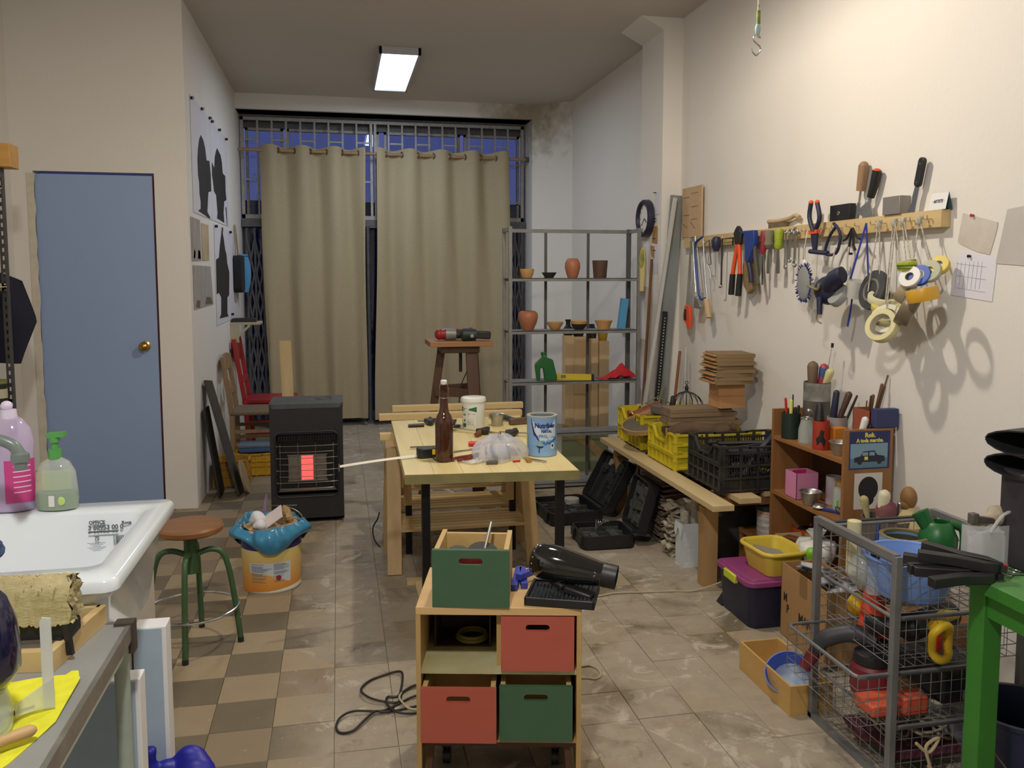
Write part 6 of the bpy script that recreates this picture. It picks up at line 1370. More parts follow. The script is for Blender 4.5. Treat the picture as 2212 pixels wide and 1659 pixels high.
flat(t, 'jaw', [(3.695, 1.70), (3.635, 1.70), (3.645, 1.60), (3.668, 1.60)], .014, dnv, 3.66, bev=.003); flat(t, 'band', [(3.70, 1.695), (3.632, 1.70), (3.634, 1.682), (3.70, 1.680)], .018, orange, 3.66)
bb_ = thing('black_booklet', 'small black boxed booklet with a gold emblem standing on the rail', 'booklet', (2.243, 3.52, 1.7335)); obj('cover', MB().bb((-.018, -.078, 0), (.014, .078, .072)), black_pl, bb_, bev=.002); obj('emblem', MB().torus((-.0185, .008, .034), .007, .002, (1, 0, 0), 12, 5), gold, bb_)
t = thing('wood_chisel', 'long chisel with a wooden grip standing on the rail', 'chisel', (2.236, 3.40, 1.734), rot=(rad(9), 0, 0)); obj('blade', MB().bb((-.002, -.011, 0), (.002, .011, .07)).cyl((0, 0, .065), (0, 0, .125), .005, n=8), steel_b, t); obj('handle', MB().cyl((0, 0, .12), (0, 0, .228), .019, .022, 12).ball((0, 0, .226), .021), wood('chisel_wood', (160, 128, 96), (136, 104, 74), 'Z', 20), t)
t = thing('putty_tool', 'scraper with a black grip and orange end leaning on the rail', 'scraper', (2.234, 3.335, 1.734), rot=(rad(20), 0, 0))
obj('blade', MB().prism([(-.05, 0), (.055, 0), (.05, .03), (.012, .07), (.010, .095), (-.010, .095), (-.014, .06), (-.045, .03)], .004, Matrix(((0, 0, 1, 0), (1, 0, 0, 0), (0, 1, 0, 0), (0, 0, 0, 1)))), alu, t, smooth=0); obj('handle', MB().tube([(0, 0, .09), (0, -.004, .14), (0, 0, .205)], [.016, .019, .020], 12), black_pl, t); obj('end_cap', MB().ball((0, 0, .206), (.016, .016, .008)), orange, t)
obj('steel_block', MB().bb((-.03, -.055, 0), (.02, .055, .073)), mat('matte_steel', (150, 146, 142), .45, .5), loc=(2.243, 3.135, 1.7335), label='plain grey metal block standing on the rail before the knife', cat='block', bev=.002)
t = thing('cheese_knife', 'knife with a riveted black handle and a notched blade standing on the rail', 'knife', (2.236, 3.03, 1.734), rot=(rad(14), 0, 0))
obj('blade', MB().prism([(-.014, 0), (.040, 0), (.024, .012), (.014, .035), (.018, .06), (.013, .105), (-.014, .105)], .003, Matrix(((0, 0, 1, 0), (1, 0, 0, 0), (0, 1, 0, 0), (0, 0, 0, 1)))), steel_b, t, smooth=0); obj('handle', MB().prism(rrect(.036, .115, .016, 5, 0, .158), .016, Matrix(((0, 0, 1, 0), (1, 0, 0, 0), (0, 1, 0, 0), (0, 0, 0, 1)))), black_pl, t, bev=.004)
rv = MB()
for z in (.118, .19): rv.cyl((-.0092, 0, z), (-.0075, 0, z), .0035, n=10)
obj('rivets', rv, steel_b, t)
t = thing('name_card', 'white folded card lettered ARTISTE standing at the near end of the rail', 'card', (2.238, 2.875, 1.7335))
obj('front_leaf', MB().bar((-.012, 0, 0), (.0, 0, .063), .095, .0012, (1, 0, 0)), mat('card_white2', (226, 228, 228), .6), t, smooth=0); obj('back_leaf', MB().bar((.018, 0, 0), (.001, 0, .063), .095, .0012, (1, 0, 0)), mat('card_blue', (70, 90, 100), .6), t, smooth=0)
obj('lettering', text_mb('· ARTISTE ·', .0165, frame((-.0070, 0, .031), (0, -1, 0), (.19, 0, 1)), .0005, sx=.85), iron, t, smooth=0)
t = hang('bent_bracket', 'dark blue bent plastic frame hanging on the rail above the respirator', 'frame', 3.55, x=2.185)
yt(t, 'frame', [(3.50, 1.72), (3.455, 1.685), (3.445, 1.64), (3.475, 1.585), (3.56, 1.588), (3.53, 1.66), (3.485, 1.70)], .007, dnv, 3.55); yt(t, 'crossbar', [(3.69, 1.60), (3.60, 1.592), (3.54, 1.588)], .011, dnv, 3.55, n=8)
t = hang('hook_clip', 'cluster of small black hooks hanging on the rail', 'hook', 3.36, x=2.19)
for q in ([(3.363, 1.69), (3.40, 1.65), (3.425, 1.64)], [(3.36, 1.69), (3.33, 1.655), (3.30, 1.64)], [(3.365, 1.68), (3.38, 1.62), (3.385, 1.585), (3.36, 1.58)], [(3.355, 1.68), (3.35, 1.62), (3.335, 1.595)]): yt(t, 'arm', q, .0055, MC['black_plastic'], 3.36)
# masks, bottles and tape hanging lower
t = hang('blue_brush', 'oval scrubbing brush with a blue fringe hanging by a string', 'brush', 3.735, 1.45, 2.185)
obj('pad', MB().ball((0, 0, 0), (.016, .055, .085), 18, 12), mat('pad_grey2', (140, 142, 142), .9), t); rf = random.Random(5); f_ = MB()
for k in range(90): a = 2 * pi * k / 90; y, z = .055 * cos(a), .085 * sin(a); f_.bar((0, y * .9, z * .9), (rf.uniform(-.012, .012), y * rf.uniform(1.1, 1.3), z * rf.uniform(1.05, 1.18)), .004, .004)
obj('fringe', f_, mat('fringe_blue', (36, 44, 110), .9), t, smooth=0, kind='stuff'); obj('loop', MB().tube([(0, .0, .08), (-.004, .0, .16), (.01, .0, .25)], .0018, 6).ball((0, 0, .095), (.014, .018, .018)), white_pl, t)
t = hang('respirator', 'dark blue half-mask respirator hanging by grey straps', 'respirator', 3.42, 1.42, 2.135)
obj('mask', MB().ball((0, .02, 0), (.055, .085, .065), 20, 12).tube(smoothpath([(-.02, -.02, .02), (-.03, -.09, .06), (-.02, -.12, .07)], 5), [.04] * 5 + [.036] * 5 + [.03], 14), dnv, t); obj('filter', MB().lathe([(0, 0), (.048, 0), (.052, .01), (.052, .03), (.045, .034), (0, .034)], 28, frame((-.02, -.065, -.012), (0, 1, 0), (.55, 0, 1))), mat('filter_grey', (156, 158, 156), .6), t)
obj('valve', MB().cyl((-.05, .01, -.03), (-.055, .0, -.105), .014, .011, 12), dnv, t); obj('strap', MB().tube([(.03, .07, .05), (.04, .06, .14), (.05, .055, .19)], .004, 6).tube([(.03, -.07, .07), (.04, -.05, .14), (.05, -.045, .19)], .004, 6), mat('grey_strap', (176, 172, 164), .8), t)
obj('buckle_strap', MB().tube(smoothpath([(-.05, .11, .02), (-.06, .06, .012), (-.062, .01, .005), (-.06, .0, .03)], 5), .0065, 8).tube(smoothpath([(-.05, .02, -.09), (-.05, .03, -.13), (-.045, .0, -.145)], 4), .0035, 6), mat('olive_strap', (130, 122, 84), .8), t)
t = hang('lanyard_bottle', 'frosted plastic cup hanging on a long blue lanyard', 'bottle', 3.29, 1.42, 2.165)
obj('cup', MB().lathe([(.034, 0), (.040, .05), (.042, .075), (.038, .075), (.034, .05), (.03, .004), (0, .004)], 22, ML((0, 0, -.03), (rad(12), 0, 0))), clear('frosted', (216, 216, 212), .4, .6), t); lan = mat('lanyard_blue', (34, 50, 140), .6)
obj('lanyard', MB().bar((.02, -.035, .285), (-.01, .02, .05), .012, .002, (1, 0, 0)).bar((.02, -.035, .285), (.01, -.075, .07), .010, .002, (1, 0, 0)).bar((-.005, .01, -.03), (-.005, .02, -.09), .010, .002, (1, 0, 0)).bar((-.005, .02, -.09), (-.003, .04, -.155), .012, .002, (1, 0, 0)), lan, t, smooth=0)
t = hang('black_roll', 'flat round roll of black tape hanging behind the masking tapes', 'tape roll', 3.15, 1.425, 2.16)
obj('roll', MB().lathe([(.028, -.012), (.082, -.012), (.085, 0), (.082, .012), (.028, .012)], 36, frame((0, 0, 0), (0, 1, 0), (.25, 0, 1))), mat('black_roll', (70, 70, 70), .5, c2=(50, 50, 52), nscale=20), t); obj('core', MB().torus((-.012, 0, 0), .045, .006, (1, 0, -.25), 30), mat('roll_edge', (110, 108, 104), .5), t)
def tape(label, y, z, x, R, ri, w, ax, m, inner=None):
    t = thing('tape_roll', label, 'tape roll', (x, y, z), group='tape rolls hanging on strings from the rail')
    q = Vector((0, 0, 1)).rotation_difference(Vector(ax).normalized()).to_matrix().to_4x4()
    obj('tape', MB().lathe([(ri + .003, -w/2), (R - .001, -w/2), (R, -w/2 + .002), (R, w/2 - .002), (R - .001, w/2), (ri + .003, w/2)], 40, q, cap=False), m, t); obj('core', MB().lathe([(ri + .003, -w/2), (ri, -w/2), (ri, w/2), (ri + .003, w/2)], 40, q, cap=False), inner or mat('tape_core', (196, 190, 168), .7), t); return t
cmk = mat('masking_cream', (214, 208, 160), .55, c2=(204, 196, 146), nscale=12); ylt = mat('masking_yellow', (206, 196, 104), .55)
tape('cream masking tape roll at the front of the hanging bunch, facing the room', 2.955, 1.29, 2.07, .066, .044, .034, (-.80, -.30, .34), cmk)
tape('cream masking tape roll just behind the front one', 2.995, 1.312, 2.115, .064, .042, .026, (-.75, -.42, .5), mat('masking_pale', (206, 204, 186), .55))
tape('pale masking tape roll in the middle of the bunch', 3.025, 1.332, 2.145, .062, .042, .024, (-.5, -.4, .75), cmk)
tape('yellow masking tape roll seen edge on in the bunch', 3.06, 1.362, 2.16, .060, .040, .024, (-.2, -.3, .93), ylt)
tape('cream masking tape roll at the top of the bunch', 3.09, 1.392, 2.165, .062, .042, .026, (-.12, -.35, .93), mat('masking_top', (216, 212, 178), .55))
tape('large brown parcel tape roll beside the masking tapes', 2.875, 1.365, 2.125, .074, .046, .052, (-.65, .55, .40), mat('parcel_brown', (136, 122, 100), .3, c2=(112, 98, 80), nscale=10), mat('brown_core', (150, 146, 138), .6))
tape('small brown tape roll tucked between cream and brown rolls', 2.935, 1.425, 2.15, .05, .034, .04, (-.5, .6, .5), mat('parcel_tan', (168, 152, 124), .4))
tape('orange yellow tape roll on the right of the bunch', 2.755, 1.415, 2.09, .056, .047, .048, (-.18, .12, .97), mat('tape_orange', (212, 162, 50), .35), mat('core_print', (206, 196, 186), .6))
tape('yellow and green striped tape roll high in the bunch', 2.905, 1.525, 2.13, .036, .014, .030, (-.25, .05, .96), mat('tape_stripe', (196, 206, 60), .4, c2=(70, 90, 40), nscale=24, stretch=(.1, .1, 5), amt=.15))
tape('white tape roll with a small hole, below the striped roll', 2.868, 1.478, 2.12, .042, .014, .02, (-.8, -.35, .4), mat('tape_white', (206, 206, 204), .4), mat('core_olive', (110, 104, 84), .7))
tape('blue tape roll behind the white roll', 2.845, 1.485, 2.145, .040, .015, .02, (-.8, -.4, .35), mat('tape_blue', (44, 84, 178), .4))
tape('clear tape roll behind the blue roll', 2.825, 1.500, 2.17, .042, .016, .022, (-.8, -.4, .35), mat('tape_clear', (176, 178, 156), .25))
tape('yellow tape roll at the back of the small rolls', 2.815, 1.522, 2.20, .038, .015, .022, (-.75, -.4, .5), mat('tape_yellow', (206, 184, 70), .4))
rope = mat('white_cord', (206, 202, 188), .9, c2=(130, 126, 112), nscale=110, stretch=(1, 1, .6)); t = thing('cord_loops', 'white speckled cords hanging from the rail with the tape rolls', 'cord', (2.20, 3.0, 1.70))
for a, b, xb in ((3.172, (3.16, 1.42), -.06), (3.165, (3.11, 1.415), -.04), (3.075, (3.03, 1.36), -.07), (3.06, (2.965, 1.33), -.11), (3.02, (2.925, 1.535), -.06), (3.01, (2.895, 1.535), -.06), (2.92, (2.885, 1.52), -.06), (2.917, (2.835, 1.53), -.02), (3.065, (2.93, 1.44), -.06)):
    obj('cord', MB().tube([(-.015, a - 3.0, 0), (xb, b[0] - 3.0, b[1] - 1.70)], .0028, 6), rope, t); 
for a in (3.168, 3.068, 3.016, 2.918): obj('knot', MB().ball((-.016, a - 3.0, -.006), (.012, .013, .02)), rope, t)
# papers on the right wall
t = thing('pinned_paper', 'stained greyish paper sheet pinned right of the tool rail', 'paper', (2.263, 2.70, 1.56)); obj('sheet', wp([(2.78, 1.715), (2.605, 1.67), (2.61, 1.64), (2.637, 1.558), (2.70, 1.57), (2.785, 1.60), (2.80, 1.61)], .0012, 2.70, 1.56), mat('old_paper', (206, 200, 192), .85, c2=(190, 182, 170), nscale=12), t, smooth=0); obj('pin', MB().cyl((0, .025, .142), (-.012, .025, .142), .004, .006, 8), MC['red_grip'], t)
t = thing('pinned_paper', 'white printed form pinned below the stained paper', 'paper', (2.263, 2.71, 1.40)); obj('sheet', wp([(2.797, 1.575), (2.60, 1.55), (2.615, 1.392), (2.829, 1.412)], .0012, 2.71, 1.40), mat('form_paper', (222, 222, 232), .8), t, smooth=0); g = MB()
for k in range(7): g.bar((-.0012, .085 - .021 * k, .135), (-.0012, .095 - .021 * k, .035), .0008, .001, (1, 0, 0))
for k in range(3): g.bar((-.0012, .09, .13 - .045 * k), (-.0012, -.06, .115 - .045 * k), .001, .001, (1, 0, 0))
obj('form_lines', g, mat('form_ink', (160, 164, 190), .7), t, smooth=0); obj('pin', MB().cyl((0, .02, .155), (-.012, .02, .155), .004, .006, 8), pinm, t)
t = thing('pinned_paper', 'folded grey sheet pinned at the right edge of the picture', 'paper', (2.263, 2.5, 1.51)); obj('sheet', wp([(2.565, 1.712), (2.40, 1.725), (2.38, 1.51), (2.607, 1.527)], .0015, 2.5, 1.51), mat('grey_sheet', (196, 192, 188), .85, c2=(182, 178, 172), nscale=7), t, smooth=0)
# rope with hook from the ceiling
t = thing('hanging_hook', 'bright steel S hook on a taped cord hanging from the ceiling', 'hook', (1.487, 2.9, 2.76)); t.scale = (.853, .853, .853)
obj('cord', MB().cyl((0, 0, -.50), (0, 0, .49), .005, n=8), rope, t); obj('green_wrap', MB().cyl((0, 0, -.445), (0, 0, -.392), .0085, n=10), mat('wrap_green', (150, 170, 60), .6, c2=(84, 104, 40), nscale=40), t); obj('blue_knot', MB().ball((-.002, 0, -.468), (.012, .011, .026)), mat('knot_blue', (150, 176, 184), .8), t)
obj('s_hook', MB().tube(smoothpath([(.012, 0, -.503), (.0, 0, -.488), (-.016, 0, -.497), (-.019, 0, -.512), (-.004, 0, -.527), (.011, 0, -.538), (.014, 0, -.553), (-.004, 0, -.574), (-.021, 0, -.562), (-.024, 0, -.545)], 5), .0035, 8), steel_b, t)
# ------------------------------------------------------------------ plank bench along the right wall
BZ = .452
bn = thing('plank_bench', 'low bench of pine planks along the right wall carrying the crates', 'bench', (1.90, 4.35, 0))
bpl = wood('bench_pine', (208, 188, 144), (192, 168, 122), 'Y', 12)
for x0, x1, y0 in ((1.632, 1.735, 3.50), (1.81, 1.92, 3.60), (1.99, 2.10, 3.70)): obj('plank', MB().bb((x0 - 1.90, y0 - 4.35, BZ - .026), (x1 - 1.90, .85, BZ)), bpl, bn, smooth=0, bev=.001)
lgm = wood('bench_leg', (184, 150, 102), (162, 126, 80), 'Z', 12)
for y in (-.61, .70):
    for x, e in ((-.205, 0), (.20, .22 if y < 0 else 0)): obj('leg', MB().bb((x - .012, y + e - .03, 0), (x + .062, y + e + .03, BZ - .067)), lgm, bn, smooth=0)
    obj('cross_bearer', MB().bb((-.215, y - .03, BZ - .066), (.30, y + .03, BZ - .0265)), wood('bearer', (150, 104, 62), (124, 82, 46), 'X'), bn, smooth=0)
obj('foot_rail', MB().bb((-.14, -.62, .03), (.19, -.60, .12)), mat('dark_rail2', (70, 52, 40), .7), bn, smooth=0)
ycl = mat('yellow_crate', (212, 196, 40), .5, c2=(190, 172, 36), nscale=8, amt=.7); bcr = mat('black_crate', (30, 30, 32), .45, c2=(62, 60, 56), nscale=16, amt=.5)
crate('yellow fruit crate at the far end of the bench', (1.99, 4.955, BZ + .001), .48, .42, .205, ycl)
crate('yellow fruit crate in the middle of the bench', (1.975, 4.385, BZ + .001), .48, .385, .195, ycl)
crate('black slotted fruit crate at the near end of the bench full of hoses', (1.995, 3.895, BZ + .001), .45, .375, .225, bcr, solid=False)
# contents of the crates
rc_ = random.Random(12)
hs = mat('hose_black', (34, 34, 38), .5); 
hz = MB()
for k in range(5):
    P = [(1.80 + rc_.uniform(0, .34), 3.76 + rc_.uniform(0, .27), .50 + .03 * k + rc_.uniform(0, .03)) for _ in range(6)]; hz.tube(smoothpath(P, 6), .011, 8)
obj('black_hoses', hz, hs, label='tangle of black hoses and cables in the black crate', cat='hose', kind='stuff')
obj('blue_cable', MB().tube(smoothpath([(1.90, 3.74, .52), (1.98, 3.80, .60), (2.06, 3.80, .68), (2.12, 3.86, .70), (2.17, 3.95, .66), (2.12, 3.98, .55)], 6), .014, 8), mat('dark_navy_cable', (40, 40, 60), .5), label='thick dark navy cable arching out of the black crate', cat='cable')
obj('yellow_spring', MB().tube([(1.93 + .006 * k, 3.73 + .006 * cos(k * 1.2), .565 + .008 * sin(k * 1.2) - .0012 * k) for k in range(60)], .0024, 5), mat('spring_yellow', (190, 184, 40), .5), label='yellow coiled cord inside the black crate', cat='cord')
obj('machine', MB().tube([(1.86, 4.0, .50), (1.95, 3.93, .53), (2.04, 3.90, .52)], [.03, .04, .03], 12), mat('dark_tool', (46, 44, 44), .5), label='dark power tool body lying in the black crate', cat='tool')
obj('orange_part', MB().cyl((1.80, 3.95, .53), (1.83, 3.96, .53), .016, n=12), orange, label='small orange plug inside the black crate', cat='plug')
cu = mat('copper_foil', (190, 120, 92), .28, .8, c2=(216, 150, 120), nscale=30, bump=.5, bscale=50)
cm_ = MB().grid(lambda u, v: (-.10 + .20 * v, (-.045 - .015 * v) * cos(pi * u), .05 * sin(pi * u) * (.7 + .3 * v)), 14, 10, .004); cm_.torus((-.10, 0, .02), .035, .006, (1, 0, .1), 20)
obj('copper_mould', cm_, cu, loc=(1.845, 4.95, .635), rot=(0, rad(-14), rad(12)), label='hammered copper mould lying on the far yellow crate', cat='mould')
obj('cooking_spoon', MB().tube([(0, 0, 0), (.03, .0, .07)], [.008, .005], 8), iron, loc=(1.80, 5.0, .61), label='small dark handle sticking up in the far yellow crate', cat='handle')
sv = thing('wooden_sieve', 'round wooden hoop sieve with grey mesh lying across the yellow crates', 'sieve', (1.775, 4.745, .605), rot=(rad(8), rad(-14), 0))
obj('hoop', MB().torus((0, 0, .008), .142, 0, sq=(.010, .026), n=48), wood('hoop_wood', (178, 146, 94), (156, 122, 72), 'X', 30), sv); obj('mesh', MB().lathe([(0, .008), (.138, .008), (.138, .0095), (0, .0095)], 40), mat('sieve_mesh', (112, 104, 88), .7, c2=(88, 82, 70), nscale=160), sv)
obj('slate_block', MB().bb((-.05, -.06, 0), (.05, .06, .045)), mat('grey_stone', (112, 106, 98), .8, c2=(92, 86, 80), nscale=20), loc=(1.90, 4.80, .662), rz=rad(14), label='dark grey stone block beside the copper mould', cat='block', smooth=0, bev=.003)
sc2 = MB()
for k in range(9): sc2.bar((1.76 + .045 * k, 4.22 + .03 * (k % 3), .60 + .01 * (k % 4)), (1.80 + .04 * k, 4.50 - .02 * (k % 4), .625 + .012 * (k % 3)), .05, .03)
sc2.tube(smoothpath([(1.74, 4.30, .63), (1.84, 4.28, .66), (1.98, 4.27, .64), (2.10, 4.26, .66)], 5), [.028, .04] + [.042] * 12 + [.02, .03], 10)
obj('rag_bundle', sc2, mat('brown_rags', (104, 84, 64), .9, c2=(70, 54, 42), nscale=14), label='brown rags and bark pieces heaped in the middle yellow crate', cat='rags', kind='stuff')
ppw = mat('pale_wood_piece', (178, 146, 106), .8); obj('wood_offcut', MB().bar((1.765, 4.36, .63), (1.865, 4.46, .655), .05, .045), ppw, label='pale broken wood offcut at the left of the middle yellow crate', cat='offcut', smooth=0, bev=.006)
oldw = wood('old_board', (142, 120, 92), (106, 88, 66), 'X', 14, .75)
for k, (z, x0, x1, lab) in enumerate(((.676, 1.74, 2.16, 'lowest of the old boards stacked across the middle yellow crate'), (.699, 1.745, 2.12, 'second old board from the bottom across the middle yellow crate'), (.722, 1.742, 2.13, 'third old board from the bottom across the middle yellow crate'), (.745, 1.745, 2.10, 'topmost of the old boards stacked across the middle yellow crate'))):
    obj('old_board', MB().bb((-(x1 - x0) / 2, -.075, 0), ((x1 - x0) / 2, .075, .0215)), oldw, loc=((x0 + x1) / 2, 4.36 + .006 * (k % 2), z), rot=(0, 0, rad(-4 + 1.5 * k)), label=lab, cat='board', group='old boards on the yellow crate', smooth=0, bev=.001)
blw = wood('light_block', (196, 148, 98), (176, 126, 78), 'X', 14)
for k, lab in enumerate(('lower of two light wood blocks under the parquet stack', 'upper of two light wood blocks under the parquet stack')):
    obj('wood_block', MB().bb((-.075, -.065, 0), (.075, .065, .066)), blw, loc=(2.085, 4.33, .768 + .067 * k), rz=rad(4 - 5 * k), label=lab, cat='block', smooth=0, bev=.001)
pqs = ('lowest', 'second from the bottom', 'third from the bottom', 'fourth from the bottom', 'fifth from the bottom', 'sixth from the bottom', 'seventh from the bottom', 'topmost')
for k in range(8):
    t = thing('parquet_board', pqs[k] + ' of the short tongued boards stacked high on the bench', 'board', (2.09 + rc_.uniform(-.012, .012), 4.33 + rc_.uniform(-.01, .01), .903 + .0205 * k), rad(-4 + rc_.uniform(-4, 4)), group='short boards stacked on the blocks')
    pqw = wood('parquet', (150, 128, 92), (120, 98, 68), 'X', 16, .75)
    obj('board', MB().bb((-.105, -.11, 0), (.105, .11, .0195)), pqw, t, smooth=0); obj('tongue', MB().bb((-.120, -.10, .006), (-.105, .10, .013)), blw, t, smooth=0)
cg = thing('bird_cage', 'black wire dome cage with a finial behind the crates', 'cage', (2.105, 4.93, .66))
wires = MB()
for k in range(16):
    a = 2 * pi * k / 16; wires.tube([(.105 * cos(a) * sin(rad(t)), .105 * sin(a) * sin(rad(t)), .10 * cos(rad(t)) + .01) for t in (8, 25, 45, 65, 82, 92)], .0022, 5)
obj('dome_wire', wires, iron, cg, kind='stuff'); obj('base_ring', MB().torus((0, 0, .006), .107, .004, n=40), iron, cg); obj('finial', MB().lathe([(0, .105), (.018, .107), (.010, .12), (.013, .135), (.007, .15), (0, .156)], 16).torus((0, 0, .166), .010, .002, (0, 1, 0), 16, 6), iron, cg)
obj('dark_pestle', MB().lathe([(0, 0), (.018, 0), (.016, .05), (.012, .09), (.006, .098), (0, .098)], 14), iron, loc=(1.985, 4.86, .66), label='small black tapered post beside the wire dome cage', cat='post')
obj('green_twig', MB().tube(smoothpath([(1.84, 4.95, .70), (1.92, 4.95, .735), (2.0, 4.93, .70), (2.06, 4.90, .665)], 5), .004, 6), mat('twig_green', (120, 122, 84), .8), label='thin green stick lying behind the copper mould', cat='stick')
# paper stacks and paper bag under the bench
def pstack(name, label, cat, loc, w, d, n, th, m, seed, wob):
    r = random.Random(seed); mb = MB()
    for k in range(n):
        a, b = r.uniform(-wob, wob), r.uniform(-wob, wob); p = r.uniform(0, 6)
        mb.grid(lambda u, v: (-w/2 + w * u + a, -d/2 + d * v + b, th * (k + .5) + .35 * th * sin(9 * u + p) + .35 * th * sin(8 * v + 2 * p) + (.5 * th if True else 0)), 10, 6, th * .55)
    return obj(name, mb, m, loc=loc, label=label, cat=cat, smooth=0, kind='stuff')
pstack('paper_stack', 'tall stack of wavy brown folded papers under the bench', 'paper stack', (1.885, 4.56, 0), .30, .34, 26, .0145, mat('brown_stack', (112, 92, 80), .85, c2=(150, 130, 112), nscale=10), 3, .014)
pstack('newspaper_pile', 'pile of creased pale newspapers beside the white paper bag', 'newspapers', (1.755, 4.19, 0), .12, .10, 14, .0205, mat('newsprint', (190, 182, 160), .85, c2=(150, 142, 124), nscale=26), 5, .02)
wbm = mat('bag_paper', (214, 220, 222), .7, c2=(200, 210, 214), nscale=4)
pg_ = thing('paper_bag', 'white paper bag full of newspapers standing under the bench end', 'bag', (1.775, 4.005, 0), rad(2))
hb_ = .228; o_ = [(-.085, -.025), (.085, -.035), (.080, .075), (-.078, .072)]
bgm = MB()
for i in range(4):
    a, b = o_[i], o_[(i + 1) % 4]; bgm.grid(lambda u, v: (a[0] + (b[0] - a[0]) * u, a[1] + (b[1] - a[1]) * u + .004 * sin(7 * v + 5 * u), hb_ * v), 8, 8, .0012)
bgm.bb((-.083, -.025, 0), (.08, .07, .002)); bgm.grid(lambda u, v: (-.086 - .004 * v, -.024 + .092 * u, .226 - (.05 + .025 * sin(3 * pi * u)) * v), 8, 3, .001)
obj('bag_body', bgm, wbm, pg_, smooth=0)
for k, (x, y, h, r) in enumerate(((-.05, .02, .31, .03), (.0, .01, .36, .026), (.045, .03, .30, .034), (.03, -.01, .285, .03))):
    obj('rolled_newspaper', MB().grid(lambda u, v: (r * (1 - .3 * u) * cos(5.5 * u + k) , r * (1 - .3 * u) * sin(5.5 * u + k), h * v - (.03 * u if v == 1 else 0)), 18, 2, .0015), mat('newsprint2', (196, 190, 172), .85, c2=(158, 152, 138), nscale=60), loc=(1.775 + x, 4.01 + y, .004), label=('rolled newspaper at the left in the white paper bag', 'tallest rolled newspaper standing in the white paper bag', 'wide rolled newspaper at the right in the white paper bag', 'short rolled newspaper at the front in the white paper bag')[k], cat='newspaper', group='newspapers in the bag', smooth=60)
obj('coal_sack', MB().grid(lambda u, v: (.17 * cos(2 * pi * u) * sin(pi * (.08 + .9 * v)) ** .45, .10 * sin(2 * pi * u) * sin(pi * (.08 + .9 * v)) ** .45, .34 * v + .01 * sin(9 * u * pi)), 40, 14), mat('dark_sack', (44, 44, 42), .85, c2=(66, 64, 60), nscale=18, bump=.4), loc=(2.02, 4.02, 0), label='dark sack standing under the near end of the bench', cat='sack', smooth=80)

# ------------------------------------------------------------------ brown shelf unit with jars
orw = wood('teak_veneer', (158, 112, 66), (138, 92, 50), 'Y', 14, .5); orz = wood('teak_upright', (154, 110, 64), (132, 90, 50), 'Z', 14, .5)
UZ = .228
lu = thing('low_shelf_unit', 'low brown shelf unit running along the right wall under the taller one', 'shelf', (2.10, 3.22, 0))
obj('top', MB().bb((-.15, -.62, .208), (.15, .66, UZ)), orw, lu, smooth=0); obj('end_panel', MB().bb((-.148, .64, 0), (.148, .658, .208)), orz, lu, smooth=0); obj('end_panel', MB().bb((-.148, -.62, 0), (.148, -.602, .208)), orz, lu, smooth=0); obj('middle_panel', MB().bb((-.145, -.02, 0), (.148, 0, .208)), orz, lu, smooth=0)
un = thing('shelf_unit', 'small brown open shelf unit with jars of tools on the low unit', 'shelf', (2.11, 3.37, UZ + .0005))
for y, nm in ((.29, 'far'), (-.29, 'near')): obj('side_panel', MB().bb((-.11, y - .009, 0), (.11, y + .009, .632)), orz, un, smooth=0, bev=.001)
for z in (.505, .245): obj('shelf', MB().bb((-.11, -.281, z - .016), (.11, .281, z)), orw, un, smooth=0)
obj('back_strip', MB().bb((.10, .02, .0), (.108, .281, .489)), mat('dark_back', (70, 44, 28), .7), un, smooth=0); obj('white_upright', MB().bb((.085, -.01, 0), (.10, .01, .489)), white_pl, un, smooth=0)
# poster and print on the near end panel
PY = 3.0708; FZ = lambda o: frame(o, (1, 0, 0), (0, 0, 1))
ps = thing('car_poster', 'blue advertising sheet lettered Rok. A toda marcha. on the shelf end', 'poster', (2.113, PY, .775)); pbl = mat('poster_navy', (34, 46, 96), .45)
obj('sheet', MB().bb((-.092, -.0012, -.078), (.092, 0, .078)), pbl, ps, smooth=0); obj('photo_panel', MB().bb((-.088, -.0018, -.072), (.082, -.0011, .028)), mat('poster_sky', (126, 158, 180), .45), ps, smooth=0); obj('photo_ground', MB().bb((-.088, -.0022, -.072), (.082, -.0014, -.032)), mat('poster_sea', (92, 126, 150), .45), ps, smooth=0)
q = text_mb('Rok.', .026, FZ((.0, -.0016, .062)), .0012, depth=.0006); p_ = text_mb('A toda marcha.', .0215, FZ((0, -.0016, .040)), .0010, depth=.0006, sx=.92); q.add(p_.v, p_.f)
obj('lettering', q, mat('poster_yellow', (222, 214, 110), .5), ps, smooth=0)
car = MB().prism([(-.07, -.048), (-.07, -.030), (-.042, -.024), (-.030, -.004), (.022, -.002), (.034, -.020), (.068, -.026), (.070, -.048)][::-1], .0006, ML((0, -.0024, 0), (pi/2, 0, 0)) @ Matrix.Diagonal((1, 1, 1, 1)))
car.cyl((-.045, -.0028, -.048), (-.045, -.0021, -.048), .011, n=14).cyl((.045, -.0028, -.048), (.045, -.0021, -.048), .011, n=14)
obj('car_picture', car, mat('poster_car', (34, 40, 52), .5), ps, smooth=0); obj('car_windows', MB().bb((-.034, -.0030, -.022), (-.008, -.0027, -.008)).bb((-.002, -.0030, -.022), (.022, -.0027, -.008)), MC['poster_sky'], ps, smooth=0); obj('yellow_spot', MB().bb((-.024, -.0031, -.040), (-.008, -.0027, -.026)), MC['poster_yellow'], ps, smooth=0)
pr = thing('ink_print', 'white card with a rounded black ink shape on the shelf end below the car poster', 'print', (2.112, PY, .605)); obj('card', MB().bb((-.064, -.0012, -.075), (.064, 0, .075)), mat('print_paper', (206, 204, 198), .6), pr, smooth=0)
